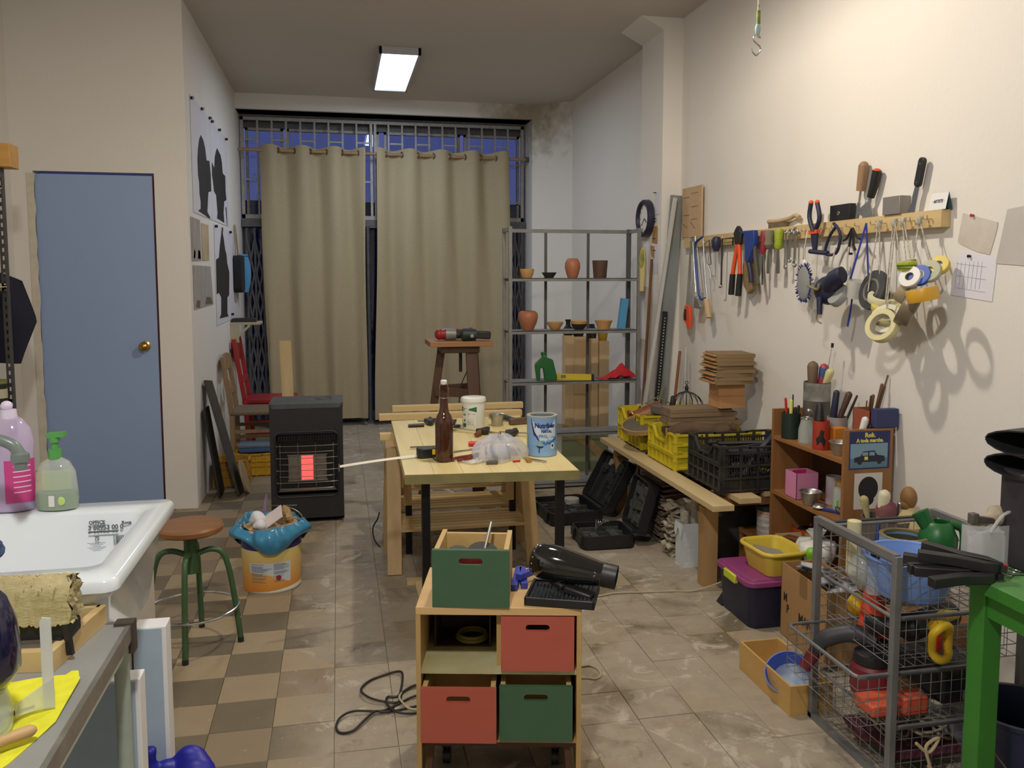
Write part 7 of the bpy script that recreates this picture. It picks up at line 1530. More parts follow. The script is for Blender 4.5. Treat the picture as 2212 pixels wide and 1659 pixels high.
sh = circ(0, .01, .045, .05, 26); obj('ink_shape', MB().prism([(x, y) for x, y in sh], .0008, FZ((0, -.0016, 0))).prism([(x * .6, y * .5 - .04) for x, y in sh], .0008, FZ((0, -.0017, 0))), ink, pr, smooth=0)
# on the top shelf
S1, S2 = UZ + .5062, UZ + .2462
def holder(name, label, cat, loc, prof, m, rz=0): return turned(name, label, cat, loc, prof, m, rz=rz)
def tube_prof(r, h, th=.003): return [(0, 0), (r, 0), (r, h), (r - th, h), (r - th, .004), (0, .004)]
def sticks(specs):
    for nm, lab, a, b, r0, r1, m in specs:
        A, B = Vector(a), Vector(b); L = (B - A).length; e = min(.9 * r1 / L, .3)
        obj(nm, MB().tube([A, A.lerp(B, .5), A.lerp(B, 1 - e), A.lerp(B, 1 - .4 * e), B], [r0, (r0 + r1) / 2, r1, r1 * .8, r1 * .25], 10), m, label=lab, cat=nm.replace('_', ' '))
holder('pen_pot', 'dark green cylindrical pot of pens on the far end of the top shelf', 'pot', (2.045, 3.575, S1), tube_prof(.042, .12), mat('dark_green_tin', (28, 46, 38), .4))
sticks((('marker', 'red marker in the dark green pot', (2.035, 3.58, S1 + .01), (2.015, 3.575, S1 + .19), .006, .006, MC['red_grip']), ('marker', 'yellow marker in the dark green pot', (2.04, 3.565, S1 + .01), (2.03, 3.55, S1 + .185), .008, .008, MC['poster_yellow']), ('pointed_knife', 'dark pointed blade in the dark green pot', (2.05, 3.58, S1 + .01), (2.05, 3.57, S1 + .205), .010, .003, iron), ('marker', 'stubby black marker in the dark green pot', (2.06, 3.57, S1 + .01), (2.075, 3.56, S1 + .155), .007, .007, black_pl), ('marker', 'short black pen in the dark green pot', (2.045, 3.56, S1 + .01), (2.052, 3.55, S1 + .15), .006, .006, black_pl)))
gj = thing('glass_jar', 'clear glass jar holding a chrome tool beside the dark green pot', 'jar', (2.055, 3.455, S1)); gls = clear('jar_glass', (206, 214, 210), .05, .32)
obj('jar_glass', MB().lathe([(0, 0), (.036, 0), (.036, .06), (.026, .10), (.026, .115), (.024, .115), (.024, .10), (.034, .06), (.034, .004), (0, .004)], 26), gls, gj); obj('neck_ring', MB().torus((0, 0, .112), .026, .003, n=24), steel_b, gj)
obj('chrome_tongs', MB().bar((2.06, 3.455, S1 + .006), (2.05, 3.445, S1 + .14), .012, .006).bar((2.045, 3.46, S1 + .006), (2.064, 3.45, S1 + .14), .008, .005).ball((2.062, 3.45, S1 + .145), .012), steel_b, label='chrome tongs standing in the clear glass jar', cat='tongs')
tcn = thing('tall_tin', 'tall white and black tin holding large tools at the back of the top shelf', 'tin', (2.150, 3.535, S1))
obj('tin', MB().lathe(tube_prof(.060, .265), 32), mat('tin_black', (56, 54, 52), .4, c2=(110, 106, 98), nscale=7, stretch=(1, 1, .5)), tcn); obj('white_band', MB().lathe([(.0605, .18), (.0605, .262)], 32, cap=False), mat('tin_white', (176, 176, 166), .4, c2=(90, 90, 86), nscale=9, amt=.3), tcn)
sticks((('big_rasp', 'large bulbous wooden handle in the tall tin', (2.13, 3.54, S1 + .2), (2.125, 3.535, S1 + .36), .020, .026, mat('handle_brown', (112, 92, 72), .6)), ('stub_saw', 'blue and red grip in the tall tin', (2.165, 3.53, S1 + .22), (2.17, 3.51, S1 + .35), .019, .022, mat('blue_red_grip', (62, 86, 140), .4, c2=(190, 50, 50), nscale=16, amt=.1)), ('wire_probe', 'thin steel rod with a black knob rising from the tall tin', (2.165, 3.54, S1 + .1), (2.198, 3.50, S1 + .43), .002, .002, steel_b), ('white_scoop', 'cream plastic scoop leaning in the tall tin', (2.17, 3.51, S1 + .24), (2.185, 3.48, S1 + .33), .014, .020, mat('scoop_cream', (206, 198, 140), .5))))
obj('probe_knob', MB().cyl((2.198, 3.50, S1 + .425), (2.199, 3.499, S1 + .445), .006, n=10), black_pl, [o for o in COL.objects if o.name.startswith('wire_probe')][0], loc=(0, 0, 0))
rt_ = thing('red_tin', 'red tin with a black figure print on the front of the top shelf', 'tin', (2.042, 3.315, S1)); obj('tin', MB().lathe(tube_prof(.035, .125), 28), mat('tin_red', (176, 62, 42), .4, c2=(150, 44, 32), nscale=6), rt_)
obj('print', cpoly([(-.018, .02), (.012, .012), (.020, .04), (.008, .06), (.012, .085), (-.004, .09), (-.012, .06), (-.024, .05)], .035, .0006), black_pl, rt_); rt_.rotation_euler = (0, 0, rad(-28))
sticks((('spray_neck', 'black bottle neck standing behind the red tin', (2.045, 3.34, S1 + .12), (2.05, 3.345, S1 + .20), .022, .014, black_pl), ('old_brush', 'dark brown brush handle leaning right in the grey pot', (2.15, 3.36, S1 + .1), (2.185, 3.33, S1 + .245), .010, .016, mat('dk_brown_h', (82, 58, 44), .5)), ('old_brush', 'navy and brown handle in the grey pot', (2.13, 3.37, S1 + .1), (2.14, 3.36, S1 + .25), .016, .014, dnv), ('old_brush', 'thin dark handle at the right of the grey pot', (2.17, 3.34, S1 + .1), (2.215, 3.32, S1 + .23), .006, .005, iron)))
holder('grey_pot', 'grey plastic pot full of brush handles behind the orange carton', 'pot', (2.15, 3.365, S1), tube_prof(.044, .13), mat('pot_grey', (150, 146, 142), .5))
obj('orange_carton', MB().bb((-.032, -.028, 0), (.032, .028, .095)), mat('carton_orange', (206, 138, 44), .5, c2=(190, 110, 36), nscale=7), loc=(2.112, 3.295, S1), label='orange carton standing right of the red tin', cat='carton', smooth=0)
obj('pink_carton', MB().bb((-.03, -.025, 0), (.03, .025, .085)), mat('carton_pink', (176, 110, 116), .5, c2=(150, 140, 90), nscale=9), loc=(2.165, 3.265, S1), label='dull pink carton behind the metal cup', cat='carton', smooth=0)
def cup(label, loc, r, h): return holder('metal_bowl', label, 'bowl', loc, [(0, 0), (r * .62, 0), (r * .72, .01), (r * .95, h - .004), (r * 1.06, h), (r * 1.04, h + .002), (r * .9, h - .004), (r * .66, .012), (0, .005)], alu)
cup('aluminium bowl at the near end of the top shelf', (2.055, 3.185, S1), .046, .055)
sticks((('white_brush', 'white handled brush leaning on the shelf end', (2.10, 3.15, S1 + .0), (2.125, 3.12, S1 + .17), .010, .015, white_pl), ('black_brush', 'black handled brush beside the white one', (2.13, 3.15, S1), (2.15, 3.12, S1 + .14), .009, .012, black_pl), ('shell', 'small white shell on the near end of the top shelf', (2.08, 3.11, S1 + .012), (2.10, 3.11, S1 + .012), .012, .009, white_pl)))
bx = thing('brick_carton', 'brick red carton holding paint brushes at the near shelf corner', 'carton', (2.185, 3.19, S1)); obj('carton', MB().bb((-.035, -.06, 0), (-.032, .06, .19)).bb((.032, -.06, 0), (.035, .06, .19)).bb((-.035, .057, 0), (.035, .06, .19)).bb((-.035, -.06, 0), (.035, -.057, .19)).bb((-.035, -.06, 0), (.035, .06, .004)), mat('brick_red', (150, 82, 58), .6), bx, smooth=0)
obj('blue_book', MB().bb((-.052, -.016, 0), (.052, .016, .078)), mat('book_blue', (52, 62, 104), .6), loc=(2.2, 3.10, UZ + .6332), label='small blue cloth book standing on the shelf end panel', cat='book', smooth=0, bev=.003)
sticks(tuple(('paint_brush', lab, (x, 3.19, S1 + .1), (x + dx, 3.17, S1 + h), .004, r, mat('brush_lacquer', (96, 70, 48), .4)) for x, dx, h, r, lab in ((2.165, -.005, .23, .003, 'short thin paint brush at the left in the brick red carton'), (2.175, .002, .25, .003, 'thin pale paint brush in the brick red carton'), (2.185, .004, .255, .008, 'thick round paint brush in the brick red carton'), (2.195, .035, .30, .007, 'wide dark paint brush leaning right in the brick red carton'), (2.20, .055, .335, .004, 'longest paint brush leaning right in the brick red carton'), (2.205, .04, .29, .004, 'pale paint brush between the two leaning ones'))))
# lower shelf of the unit
pkb = clear('pink_plastic', (226, 150, 190), .3, .85); t = thing('pink_box', 'open translucent pink plastic box on the lower shelf', 'box', (2.065, 3.50, S2)); obj('box_body', MB().bb((-.055, -.05, 0), (-.052, .05, .12)).bb((.052, -.05, 0), (.055, .05, .12)).bb((-.055, -.05, 0), (.055, -.047, .12)).bb((-.055, .047, 0), (.055, .05, .12)).bb((-.055, -.05, 0), (.055, .05, .003)), pkb, t, smooth=0); obj('pink_stain', MB().bb((-.02, .0465, .06), (.05, .0468, .115)), mat('magenta_stain', (196, 40, 110), .5), t, smooth=0)
cup('aluminium bowl before the pink box on the lower shelf', (2.03, 3.365, S2), .046, .06)
t = thing('pink_tub', 'tall frosted tub with dark pink powder on the lower shelf', 'tub', (2.14, 3.36, S2)); obj('tub', MB().lathe(tube_prof(.034, .125), 24), clear('frost', (220, 216, 220), .3, .45), t); obj('powder', MB().cyl((0, 0, .004), (0, 0, .075), .031, n=20), mat('pink_powder', (170, 44, 84), .8), t)
t = thing('storage_jar', 'glass storage jar with a cork lid on the lower shelf', 'jar', (2.095, 3.225, S2)); obj('jar_glass', MB().lathe([(0, 0), (.038, 0), (.040, .02), (.036, .10), (.028, .115), (.026, .115), (.034, .10), (.037, .02), (0, .004)], 26), gls, t); obj('lid', MB().cyl((0, 0, .114), (0, 0, .135), .030, .028, 20), MC['cork'], t); obj('green_label', MB().box((-.032, -.012, .045), (.012, .02, .03)), can_green, t)
obj('blue_rasp', MB().bar((2.03, 3.27, S2 + .008), (2.08, 3.18, S2 + .008), .014, .012), bluep, label='short blue stick on the lower shelf edge', cat='stick', bev=.002)
t = thing('tongue_scrap', 'grey metal scraps at the front of the lower shelf', 'scraps', (2.02, 3.29, S2)); obj('scrap', MB().ball((0, 0, .012), (.025, .03, .012), 10, 6).warp(lambda v: v * (1 + .2 * sin(90 * v.x))), alu, t)
t = thing('spectacles', 'wire rimmed glasses lying at the near end of the lower shelf', 'glasses', (2.05, 3.14, S2)); obj('rims', MB().torus((0, -.03, .022), .022, .0018, (1, .1, .5), 22, 6).torus((0, .03, .022), .022, .0018, (1, .1, .5), 22, 6), iron, t); obj('temples', MB().tube([(0, -.05, .03), (.06, -.05, .01), (.1, -.04, .004)], .0016, 5).tube([(0, .05, .03), (.06, .05, .01), (.1, .04, .004)], .0016, 5), iron, t)
# on the low unit
t = thing('lidded_tin', 'white tin with a black lid standing at the far end of the low unit', 'tin', (2.028, 3.735, UZ)); obj('tin', MB().lathe([(0, 0), (.050, 0), (.052, .003), (.052, .06), (.0515, .064), (.052, .068), (.052, .125), (0, .125)], 32), mat('tin_ivory', (206, 204, 200), .4, c2=(150, 146, 146), nscale=16, stretch=(.4, .4, 3), amt=.25), t); obj('lid', MB().cyl((0, 0, .125), (0, 0, .145), .054, n=32), black_pl, t); obj('red_rim', MB().torus((0, 0, .115), .0515, .0025, n=30), orange, t)
t = thing('orange_basket', 'orange plastic basket behind the white lidded tin', 'basket', (2.16, 3.60, UZ)); obj('basket', MB().lathe(bowl_prof(.055, .075, .07, .004), 28), mat('basket_orange', (206, 76, 34), .5), t); obj('contents', MB().ball((0, 0, .05), (.05, .05, .02), 12, 8), iron, t)
t = thing('cardboard_tray', 'cream open box of small tools on the low unit before the orange basket', 'tray', (2.045, 3.475, UZ)); crc = mat('cream_card', (198, 180, 134), .8); obj('tray_body', MB().bb((-.075, -.085, 0), (-.072, .085, .06)).bb((.072, -.085, 0), (.075, .085, .06)).bb((-.075, -.085, 0), (.075, -.082, .06)).bb((-.075, .082, 0), (.075, .085, .06)).bb((-.075, -.085, 0), (.075, .085, .003)), crc, t, smooth=0)
obj('dark_plane', MB().bar((2.01, 3.53, UZ + .05), (2.04, 3.44, UZ + .058), .045, .022), MC['brown_grip'], label='dark tool with a brown end lying in the cream box', cat='tool', bev=.005); obj('green_knife', MB().bar((2.07, 3.46, UZ + .045), (2.10, 3.53, UZ + .05), .014, .01), mat('knife_green', (130, 150, 44), .5), label='green craft knife lying in the cream box', cat='knife')
obj('metal_dish', MB().lathe([(0, 0), (.05, 0), (.055, .008), (.05, .006), (0, .004)], 26), alu, loc=(2.155, 3.43, UZ), label='flat metal lid lying right of the cream box', cat='lid')
t = thing('plastic_bag_knotted', 'white knotted plastic bag with green print hanging at the low unit edge', 'bag', (2.0, 3.26, UZ)); rb_ = random.Random(3)
obj('bag_film', MB().grid(lambda u, v: ((.085 * sin(pi * min(1, .05 + .95 * v)) ** .6 if v < .72 else .03 + .02 * sin(7 * v)) * cos(2 * pi * u) * (1 + .12 * sin(10 * pi * u + 5 * v)), (.085 * sin(pi * min(1, .05 + .95 * v)) ** .6 if v < .72 else .03) * sin(2 * pi * u) * (1 + .1 * sin(14 * pi * u)), .165 * v), 48, 20), mat('bag_white', (216, 218, 212), .35, bump=.3, bscale=40), t, smooth=60)
obj('green_print', MB().ball((-.05, -.055, .06), (.035, .03, .04), 14, 10).warp(lambda v: v * (1 + .1 * sin(80 * v.z))), mat('print_green', (128, 190, 60), .4), t)
# pen pot on the near end, wooden head and brushes
kp = thing('utensil_pot', 'large grey pot of brushes and spatulas below the car poster', 'pot', (2.08, 2.90, UZ)); obj('pot_body', MB().lathe(tube_prof(.092, .315, .005), 36), mat('pot_dark', (92, 86, 80), .6), kp)
sticks((('paint_roller', 'purple sponge head on a brown neck in the large grey pot', (2.05, 2.87, UZ + .25), (2.045, 2.85, UZ + .40), .034, .040, mat('purple_sponge', (124, 42, 84), .9, c2=(120, 84, 78), nscale=8)), ('spatula', 'cream spatula with a blue handle in the large grey pot', (2.02, 2.86, UZ + .26), (2.035, 2.85, UZ + .44), .010, .024, mat('spatula_cream', (206, 200, 170), .5)), ('wide_brush', 'pale wide brush at the left in the large grey pot', (2.01, 2.91, UZ + .3), (1.995, 2.93, UZ + .40), .008, .018, MC['cream_bristle']), ('steel_whisk', 'bright metal rod at the back of the large grey pot', (2.11, 2.88, UZ + .25), (2.115, 2.87, UZ + .385), .010, .010, steel_b), ('blue_spatula', 'blue plastic handle at the front of the large grey pot', (2.0, 2.85, UZ + .22), (2.015, 2.845, UZ + .34), .008, .008, bluep)))
wdh = thing('carved_bust', 'brown carved wooden head on a pale neck behind the basket rack', 'sculpture', (2.145, 2.86, UZ + .30)); obj('head', MB().ball((0, 0, .10), (.030, .033, .045), 18, 12).ball((-.012, .0, .075), (.02, .022, .025), 12, 8), mat('head_brown', (148, 112, 62), .6, c2=(120, 84, 48), nscale=9), wdh); obj('neck_bust', MB().tube([(0, 0, -.01), (0, 0, .03), (0, 0, .075)], [.055, .04, .016], 14), mat('bust_cream', (196, 180, 132), .8), wdh); obj('wooden_peg', MB().cyl((0, 0, -.30), (0, 0, 0), .02, n=10), iron, wdh)

# ------------------------------------------------------------------ boxes on the floor
sb_ = thing('storage_bin', 'dark navy storage bin with a purple lid and lime clips on the floor', 'bin', (1.795, 3.345, 0)); nvb = mat('bin_navy', (34, 34, 58), .5)
def tapered(w0, d0, w1, d1, h, r=.03, wall=.004, base=True):
    n = 5; o0, o1 = rrect(w0, d0, r, n), rrect(w1, d1, r, n); i1, i0 = rrect(w1 - 2 * wall, d1 - 2 * wall, r, n), rrect(w0 - 2 * wall, d0 - 2 * wall, r, n); N = len(o0)
    vs = [(x, y, 0) for x, y in o0] + [(x, y, h) for x, y in o1] + [(x, y, h) for x, y in i1] + [(x, y, .005) for x, y in i0]
    return MB().add(vs, [(k * N + j, k * N + (j + 1) % N, (k + 1) * N + (j + 1) % N, (k + 1) * N + j) for k in range(3) for j in range(N)] + [tuple(range(N - 1, -1, -1)), tuple(3 * N + j for j in range(N))])
obj('bin_body', tapered(.24, .28, .27, .31, .19), nvb, sb_); prl = mat('lid_purple', (142, 62, 118), .45)
obj('lid', MB().prism(rrect(.296, .336, .04, 5), .022, z0=.186).prism(rrect(.25, .29, .03, 5), .006, z0=.206), prl, sb_, bev=.004); lime = mat('clip_lime', (196, 206, 50), .4)
obj('clip', MB().bb((-.157, -.055, .168), (-.135, .055, .206)), lime, sb_, bev=.006); obj('clip', MB().bb((.135, -.055, .168), (.157, .055, .206)), lime, sb_, bev=.006)
yt_ = thing('yellow_tub', 'yellow plastic tub with a wide rim standing on the purple lid', 'tub', (1.83, 3.32, .2135), rad(3)); ytm = mat('tub_yellow', (222, 202, 84), .4, c2=(206, 180, 60), nscale=5)
obj('tub_body', tapered(.15, .19, .185, .235, .10, .03), ytm, yt_); obj('rim', MB().tube([(x, y, .100 - .012 * max(0, 1 - abs(y) / .06)) for x, y in rrect(.20, .25, .05, 6)], .009, 8, closed=True), ytm, yt_)
obj('grey_sheets', MB().bb((-.07, -.08, 0), (.07, .08, .06)), mat('grey_paper2', (150, 144, 130), .85), loc=(1.83, 3.32, .22), rot=(rad(6), rad(16), rad(5)), label='grey folded sheets lying in the yellow tub', cat='sheets', smooth=0)
obj('rubber_wedge', MB().prism([(-.02, -.03), (.03, -.03), (.03, .04)], .06, Matrix(((1, 0, 0, 0), (0, 0, 1, 0), (0, 1, 0, .03), (0, 0, 0, 1)))), black_pl, loc=(1.69, 3.50, 0), label='small black wedge on the floor left of the navy bin', cat='wedge', smooth=0)
cx = thing('cardboard_box', 'open cardboard box lettered MP MANIPA standing on the floor', 'box', (1.855, 2.965, 0), rad(-2)); W_, D_, H_ = .165, .36, .305
cbx = MB().bb((-W_/2, -D_/2, 0), (-W_/2 + .004, D_/2, H_)).bb((W_/2 - .004, -D_/2, 0), (W_/2, D_/2, H_)).bb((-W_/2, -D_/2, 0), (W_/2, -D_/2 + .004, H_)).bb((-W_/2, D_/2 - .004, 0), (W_/2, D_/2, H_)).bb((-W_/2, -D_/2, 0), (W_/2, D_/2, .004))
obj('carton', cbx, card, cx, smooth=0); obj('tape_strip', MB().bb((-W_/2 - .0008, -.03, H_ - .085), (-W_/2, .03, H_ + .001)), mat('brown_tape', (142, 110, 70), .35), cx, smooth=0)
q = text_mb('MANIPA', .052, frame((-W_/2 - .0008, -.055, .125), (0, -1, 0), (0, 0, 1)), .0018, depth=.0008, sx=.92); p_ = text_mb('M', .050, frame((-W_/2 - .0008, .142, .168), (0, -1, 0), (0, 0, 1)), .0016, depth=.0008, sx=.8); q.add(p_.v, p_.f); p_ = text_mb('P', .050, frame((-W_/2 - .0008, .120, .125), (0, -1, 0), (0, 0, 1)), .0016, depth=.0008, sx=.8); q.add(p_.v, p_.f)
obj('lettering', q, mat('carton_ink', (54, 44, 38), .7), cx, smooth=0)
fp_ = MB(); r9 = random.Random(9)
for k in range(16): x, y = 1.82 + r9.uniform(0, .08), 2.83 + r9.uniform(0, .28); fp_.box((x, y, .285 + r9.uniform(0, .02)), (.05, .07, .004), (r9.uniform(-.6, .6), r9.uniform(-.6, .6), r9.uniform(0, 3)))
obj('film_scraps', fp_, mat('scrap_mix', (60, 58, 64), .3, c2=(190, 190, 200), nscale=14, amt=.15), label='dark and silvery scraps filling the cardboard box', cat='scraps', kind='stuff', smooth=0)
wb_ = thing('wooden_box', 'shallow pale plywood box on the floor before the basket rack', 'box', (1.545, 2.70, 0)); plw = wood('ply_pale', (204, 166, 100), (186, 146, 80), 'Y', 10)
for a, b in (((-.08, -.185, 0), (-.072, .185, .105)), ((.072, -.185, 0), (.08, .185, .105)), ((-.072, -.185, 0), (.072, -.177, .105)), ((-.072, .177, 0), (.072, .185, .105)), ((-.072, -.177, 0), (.072, .177, .006))): obj('panel', MB().bb(a, b), plw, wb_, smooth=0)
t = thing('blue_bowl', 'blue plastic bowl with white splashes tilted in the wooden box', 'bowl', (1.555, 2.66, .035), rot=(rad(16), rad(-34), rad(20))); obj('bowl', MB().lathe(bowl_prof(.045, .085, .08, .004, .7), 36), mat('bowl_blue', (66, 92, 186), .4), t); obj('plaster_stain', MB().lathe([(0, .012), (.05, .014), (.062, .035), (.058, .03), (0, .0115)], 20), mat('plaster_pale', (186, 200, 206), .7, c2=(120, 140, 180), nscale=14), t)

# ------------------------------------------------------------------ wire basket rack
wr = thing('basket_rack', 'grey steel rack of four wire baskets in the right foreground', 'rack', (1.755, 2.295, 0)); gst = mat('basket_grey', (146, 148, 150), .4, .5, c2=(122, 124, 126), nscale=10)
BX, BY = .215, .205
for sx in (-1, 1):
    for sy in (-1, 1): obj('post', MB().bb((sx * BX - .011, sy * BY - .011, 0), (sx * BX + .011, sy * BY + .011, .69)), gst, wr, smooth=0, bev=.002)
    obj('top_rail', MB().bb((sx * BX - .010, -BY, .672), (sx * BX + .010, BY, .694)), gst, wr, smooth=0); obj('floor_rail', MB().bb((sx * BX - .011, -BY - .03, 0), (sx * BX + .011, BY + .03, .018)), gst, wr, smooth=0)
obj('rear_bar', MB().bb((-BX, BY - .008, .655), (BX, BY + .008, .672)), mat('dark_bar', (70, 70, 70), .4, .5), wr, smooth=0)
for k, (zr, dx) in enumerate(((.662, 0), (.500, 0), (.336, -.115), (.172, 0))):
    bk_ = obj('basket', MB().tube([(x + dx, y, zr) for x, y in rrect(2 * BX - .02, 2 * BY - .02, .025, 4)], .0055, 8, closed=True).tube([(dx - BX + .012, -BY + .012, zr), (dx + BX - .012, -BY + .012, zr)], .0075, 8), gst, wr)
    wm = MB(); x0, x1, y0, y1, h = dx - BX + .01, dx + BX - .01, -BY + .01, BY - .01, .145
    for j in range(1, 5):
        z = zr - h * j / 4; wm.tube([(x0, y0, z), (x1, y0, z), (x1, y1, z), (x0, y1, z)], .0014, 4, closed=True)
    for j in range(13): x = x0 + (x1 - x0) * j / 12; wm.tube([(x, y0, zr), (x, y0, zr - h), (x, y1, zr - h), (x, y1, zr)], .0014, 4)
    for j in range(9): y = y0 + (y1 - y0) * j / 8; wm.tube([(x0, y, zr), (x0, y, zr - h), (x1, y, zr - h), (x1, y, zr)], .0014, 4)
    obj('basket_mesh', wm, gst, bk_, kind='stuff', smooth=0)
obj('big_basin', MB().lathe(bowl_prof(.095, .135, .12, .004, .8, 8)[:-1] + [(.10, .006), (0, .005)], 44).torus((0, 0, .12), .135, .005, n=44), mat('basin_blue', (126, 160, 222), .35, c2=(116, 150, 214), nscale=4), loc=(1.685, 2.225, .521), label='large light blue basin sitting in the top wire basket', cat='basin')
milk_can('wide milk powder can standing behind the light blue basin in the top wire basket', (1.800, 2.415, .521), .075, .118, rad(-34), False)
t = thing('green_jug', 'dark green plastic jug with a handle at the back of the top basket', 'jug', (1.895, 2.375, .5195), rad(-28)); gjm = mat('jug_green', (28, 104, 48), .4, c2=(22, 84, 40), nscale=6)
obj('jug_body', MB().lathe([(0, 0), (.05, 0), (.056, .03), (.060, .12), (.040, .165), (.030, .17), (.03, .155), (.05, .11), (.048, .01), (0, .006)], 28), gjm, t); obj('neck', MB().cyl((-.03, .0, .15), (-.055, .01, .195), .024, .028, 16), gjm, t); obj('handle', MB().tube(smoothpath([(.03, 0, .165), (.07, 0, .15), (.075, 0, .08), (.055, 0, .05)], 5), .012, 10), gjm, t)
obj('candle', MB().cyl((0, 0, 0), (0, 0, .175), .022, n=20).ball((0, 0, .172), (.02, .02, .008)), mat('wax', (214, 206, 164), .4), loc=(1.62, 2.42, .5195), label='cream cylindrical candle bottle in the top wire basket', cat='candle')
t = thing('glass_flask', 'round clear glass flask lying in the top wire basket', 'flask', (1.595, 2.33, .5195)); obj('flask', MB().lathe([(0, .0), (.03, .002), (.046, .025), (.048, .05), (.036, .085), (.018, .10), (.016, .13), (.014, .13), (.014, .10), (.03, .084), (.044, .05), (0, .006)], 26), gls, t)
t = thing('pet_bottle', 'small clear plastic bottle with a blue cap beside the basin', 'bottle', (1.585, 2.255, .5195)); obj('bottle', MB().lathe([(0, 0), (.026, 0), (.028, .05), (.024, .08), (.012, .10), (.012, .11)], 20), clear('pet', (190, 206, 216), .08, .4), t); obj('cap', MB().cyl((0, 0, .108), (0, 0, .122), .014, n=14), dnv, t)
cn = MB().lathe([(0, 0), (.055, 0), (.055, .006), (.046, .010), (.030, .135), (.026, .14), (0, .14)], 28); obj('traffic_cone', cn, mat('cone_orange', (226, 78, 44), .5), loc=(1.645, 2.34, .357), label='orange red plastic cone standing in the second wire basket', cat='cone')
t = thing('angle_grinder', 'black and yellow power tool lying in the second wire basket', 'power tool', (1.70, 2.20, .362), rad(10)); tyl = mat('tool_yellow', (222, 184, 40), .45)
obj('motor', MB().cyl((-.02, .02, .055), (.19, .05, .055), .042, .038, 20), black_pl, t); obj('front_guard', MB().tube([(x * .8 - .02, -.105 + .01 * cos(z * 40), z * .9 + .06) for x, z in rrect(.075, .11, .03, 5)], .013, 10, closed=True), tyl, t); obj('top_shell', MB().tube([(-.03, -.09, .10), (.03, -.06, .112), (.10, -.05, .105)], [.022, .02, .012], 12), tyl, t); obj('red_vent', MB().box((-.042, -.112, .062), (.016, .012, .045)), MC['red_grip'], t); obj('rear_grip', MB().tube([(-.02, .0, .06), (-.09, .05, .06), (-.10, .10, .06)], [.03, .026, .02], 12), black_pl, t)
t = thing('yellow_drill', 'yellow and black tool at the rear of the second wire basket', 'power tool', (1.66, 2.43, .362), rad(20)); obj('body', MB().ball((0, 0, .05), (.055, .035, .04), 16, 10), tyl, t); obj('grip', MB().tube([(.03, 0, .05), (.09, 0, .07), (.14, .0, .05)], [.028, .026, .03], 12), black_pl, t); obj('band', MB().cyl((-.012, 0, .05), (.012, 0, .05), .041, n=18), black_pl, t)
t = thing('hoover_motor', 'dark red round motor with a black top and curved neck in the slid out basket', 'motor', (1.60, 2.27, .198)); obj('drum', MB().lathe([(0, 0), (.062, 0), (.064, .01)] + [(.064 + .002 * (k % 2), .012 + .008 * k) for k in range(10)] + [(.06, .095), (0, .095)], 32), mat('motor_red', (112, 36, 46), .45), t); obj('cap', MB().lathe([(.058, .095), (.060, .10), (.055, .125), (.03, .135), (0, .136)], 28), black_pl, t); obj('neck', MB().tube(smoothpath([(.02, .02, .15), (-.04, .06, .165), (-.10, .10, .135), (-.12, .12, .09)], 5), [.03] * 6 + [.028] * 5 + [.024] * 5, 12), mat('neck_grey', (56, 58, 62), .5), t); obj('red_hose', MB().tube([(-.12, .12, .09), (-.15, .135, .03)], [.022, .02], 12), MC['motor_red'], t)
t = thing('orange_tool_case', 'faded orange tool body lying under the dark red motor', 'tool', (1.66, 2.20, .196)); obj('body', MB().bb((-.16, -.08, 0), (-.02, .02, .035)).bb((-.06, -.09, 0), (.02, -.03, .055)), mat('faded_orange', (208, 96, 66), .6, c2=(184, 74, 50), nscale=7), t, bev=.008)
obj('black_router', MB().bb((-.10, -.12, 0), (.08, .10, .11)), black_pl, loc=(1.845, 2.26, .1975), label='big black machine housing in the third basket', cat='machine', bev=.02)
rp2 = MB(); r8 = random.Random(14)
for k in range(10):
    c = (1.62 + r8.uniform(0, .20), 2.16 + r8.uniform(0, .2), .08 + r8.uniform(0, .07)); rr = r8.uniform(.03, .06); nx = (r8.uniform(-.5, .5), r8.uniform(-.5, .5), 1); rp2.torus(c, rr, .0045, nx, 24, 6)
obj('rope_tangle', rp2, mat('rope_grey', (168, 162, 144), .9, c2=(120, 112, 92), nscale=80), label='tangle of pale ropes in the bottom wire basket', cat='rope', kind='stuff')
obj('rope_knot', MB().tube(smoothpath([(1.62, 2.083, .13), (1.66, 2.078, .10), (1.69, 2.078, .14), (1.65, 2.078, .12), (1.66, 2.076, .07), (1.675, 2.076, .03), (1.66, 2.077, .06)], 6), .005, 8), mat('rope_cream', (190, 176, 140), .9), label='cream rope knotted through the front of the bottom basket', cat='rope')
obj('maroon_cloth', MB().grid(lambda u, v: (1.57 + .25 * u, 2.13 + .24 * v, .055 + .03 * sin(3 * pi * u) * sin(pi * v) + .02 * sin(7 * v)), 16, 14, .01), mat('maroon', (78, 34, 48), .9), label='maroon cloth at the bottom of the lowest basket', cat='cloth', smooth=80)
obj('clear_bag', MB().ball((0, 0, .06), (.075, .07, .055), 18, 12).warp(lambda v: v * (1 + .12 * sin(60 * v.x) + .1 * sin(70 * v.z))), clear('bag_clear', (150, 160, 176), .2, .6), loc=(1.87, 2.22, .035), label='grey plastic bag with white straps in the lowest basket', cat='bag', smooth=20)
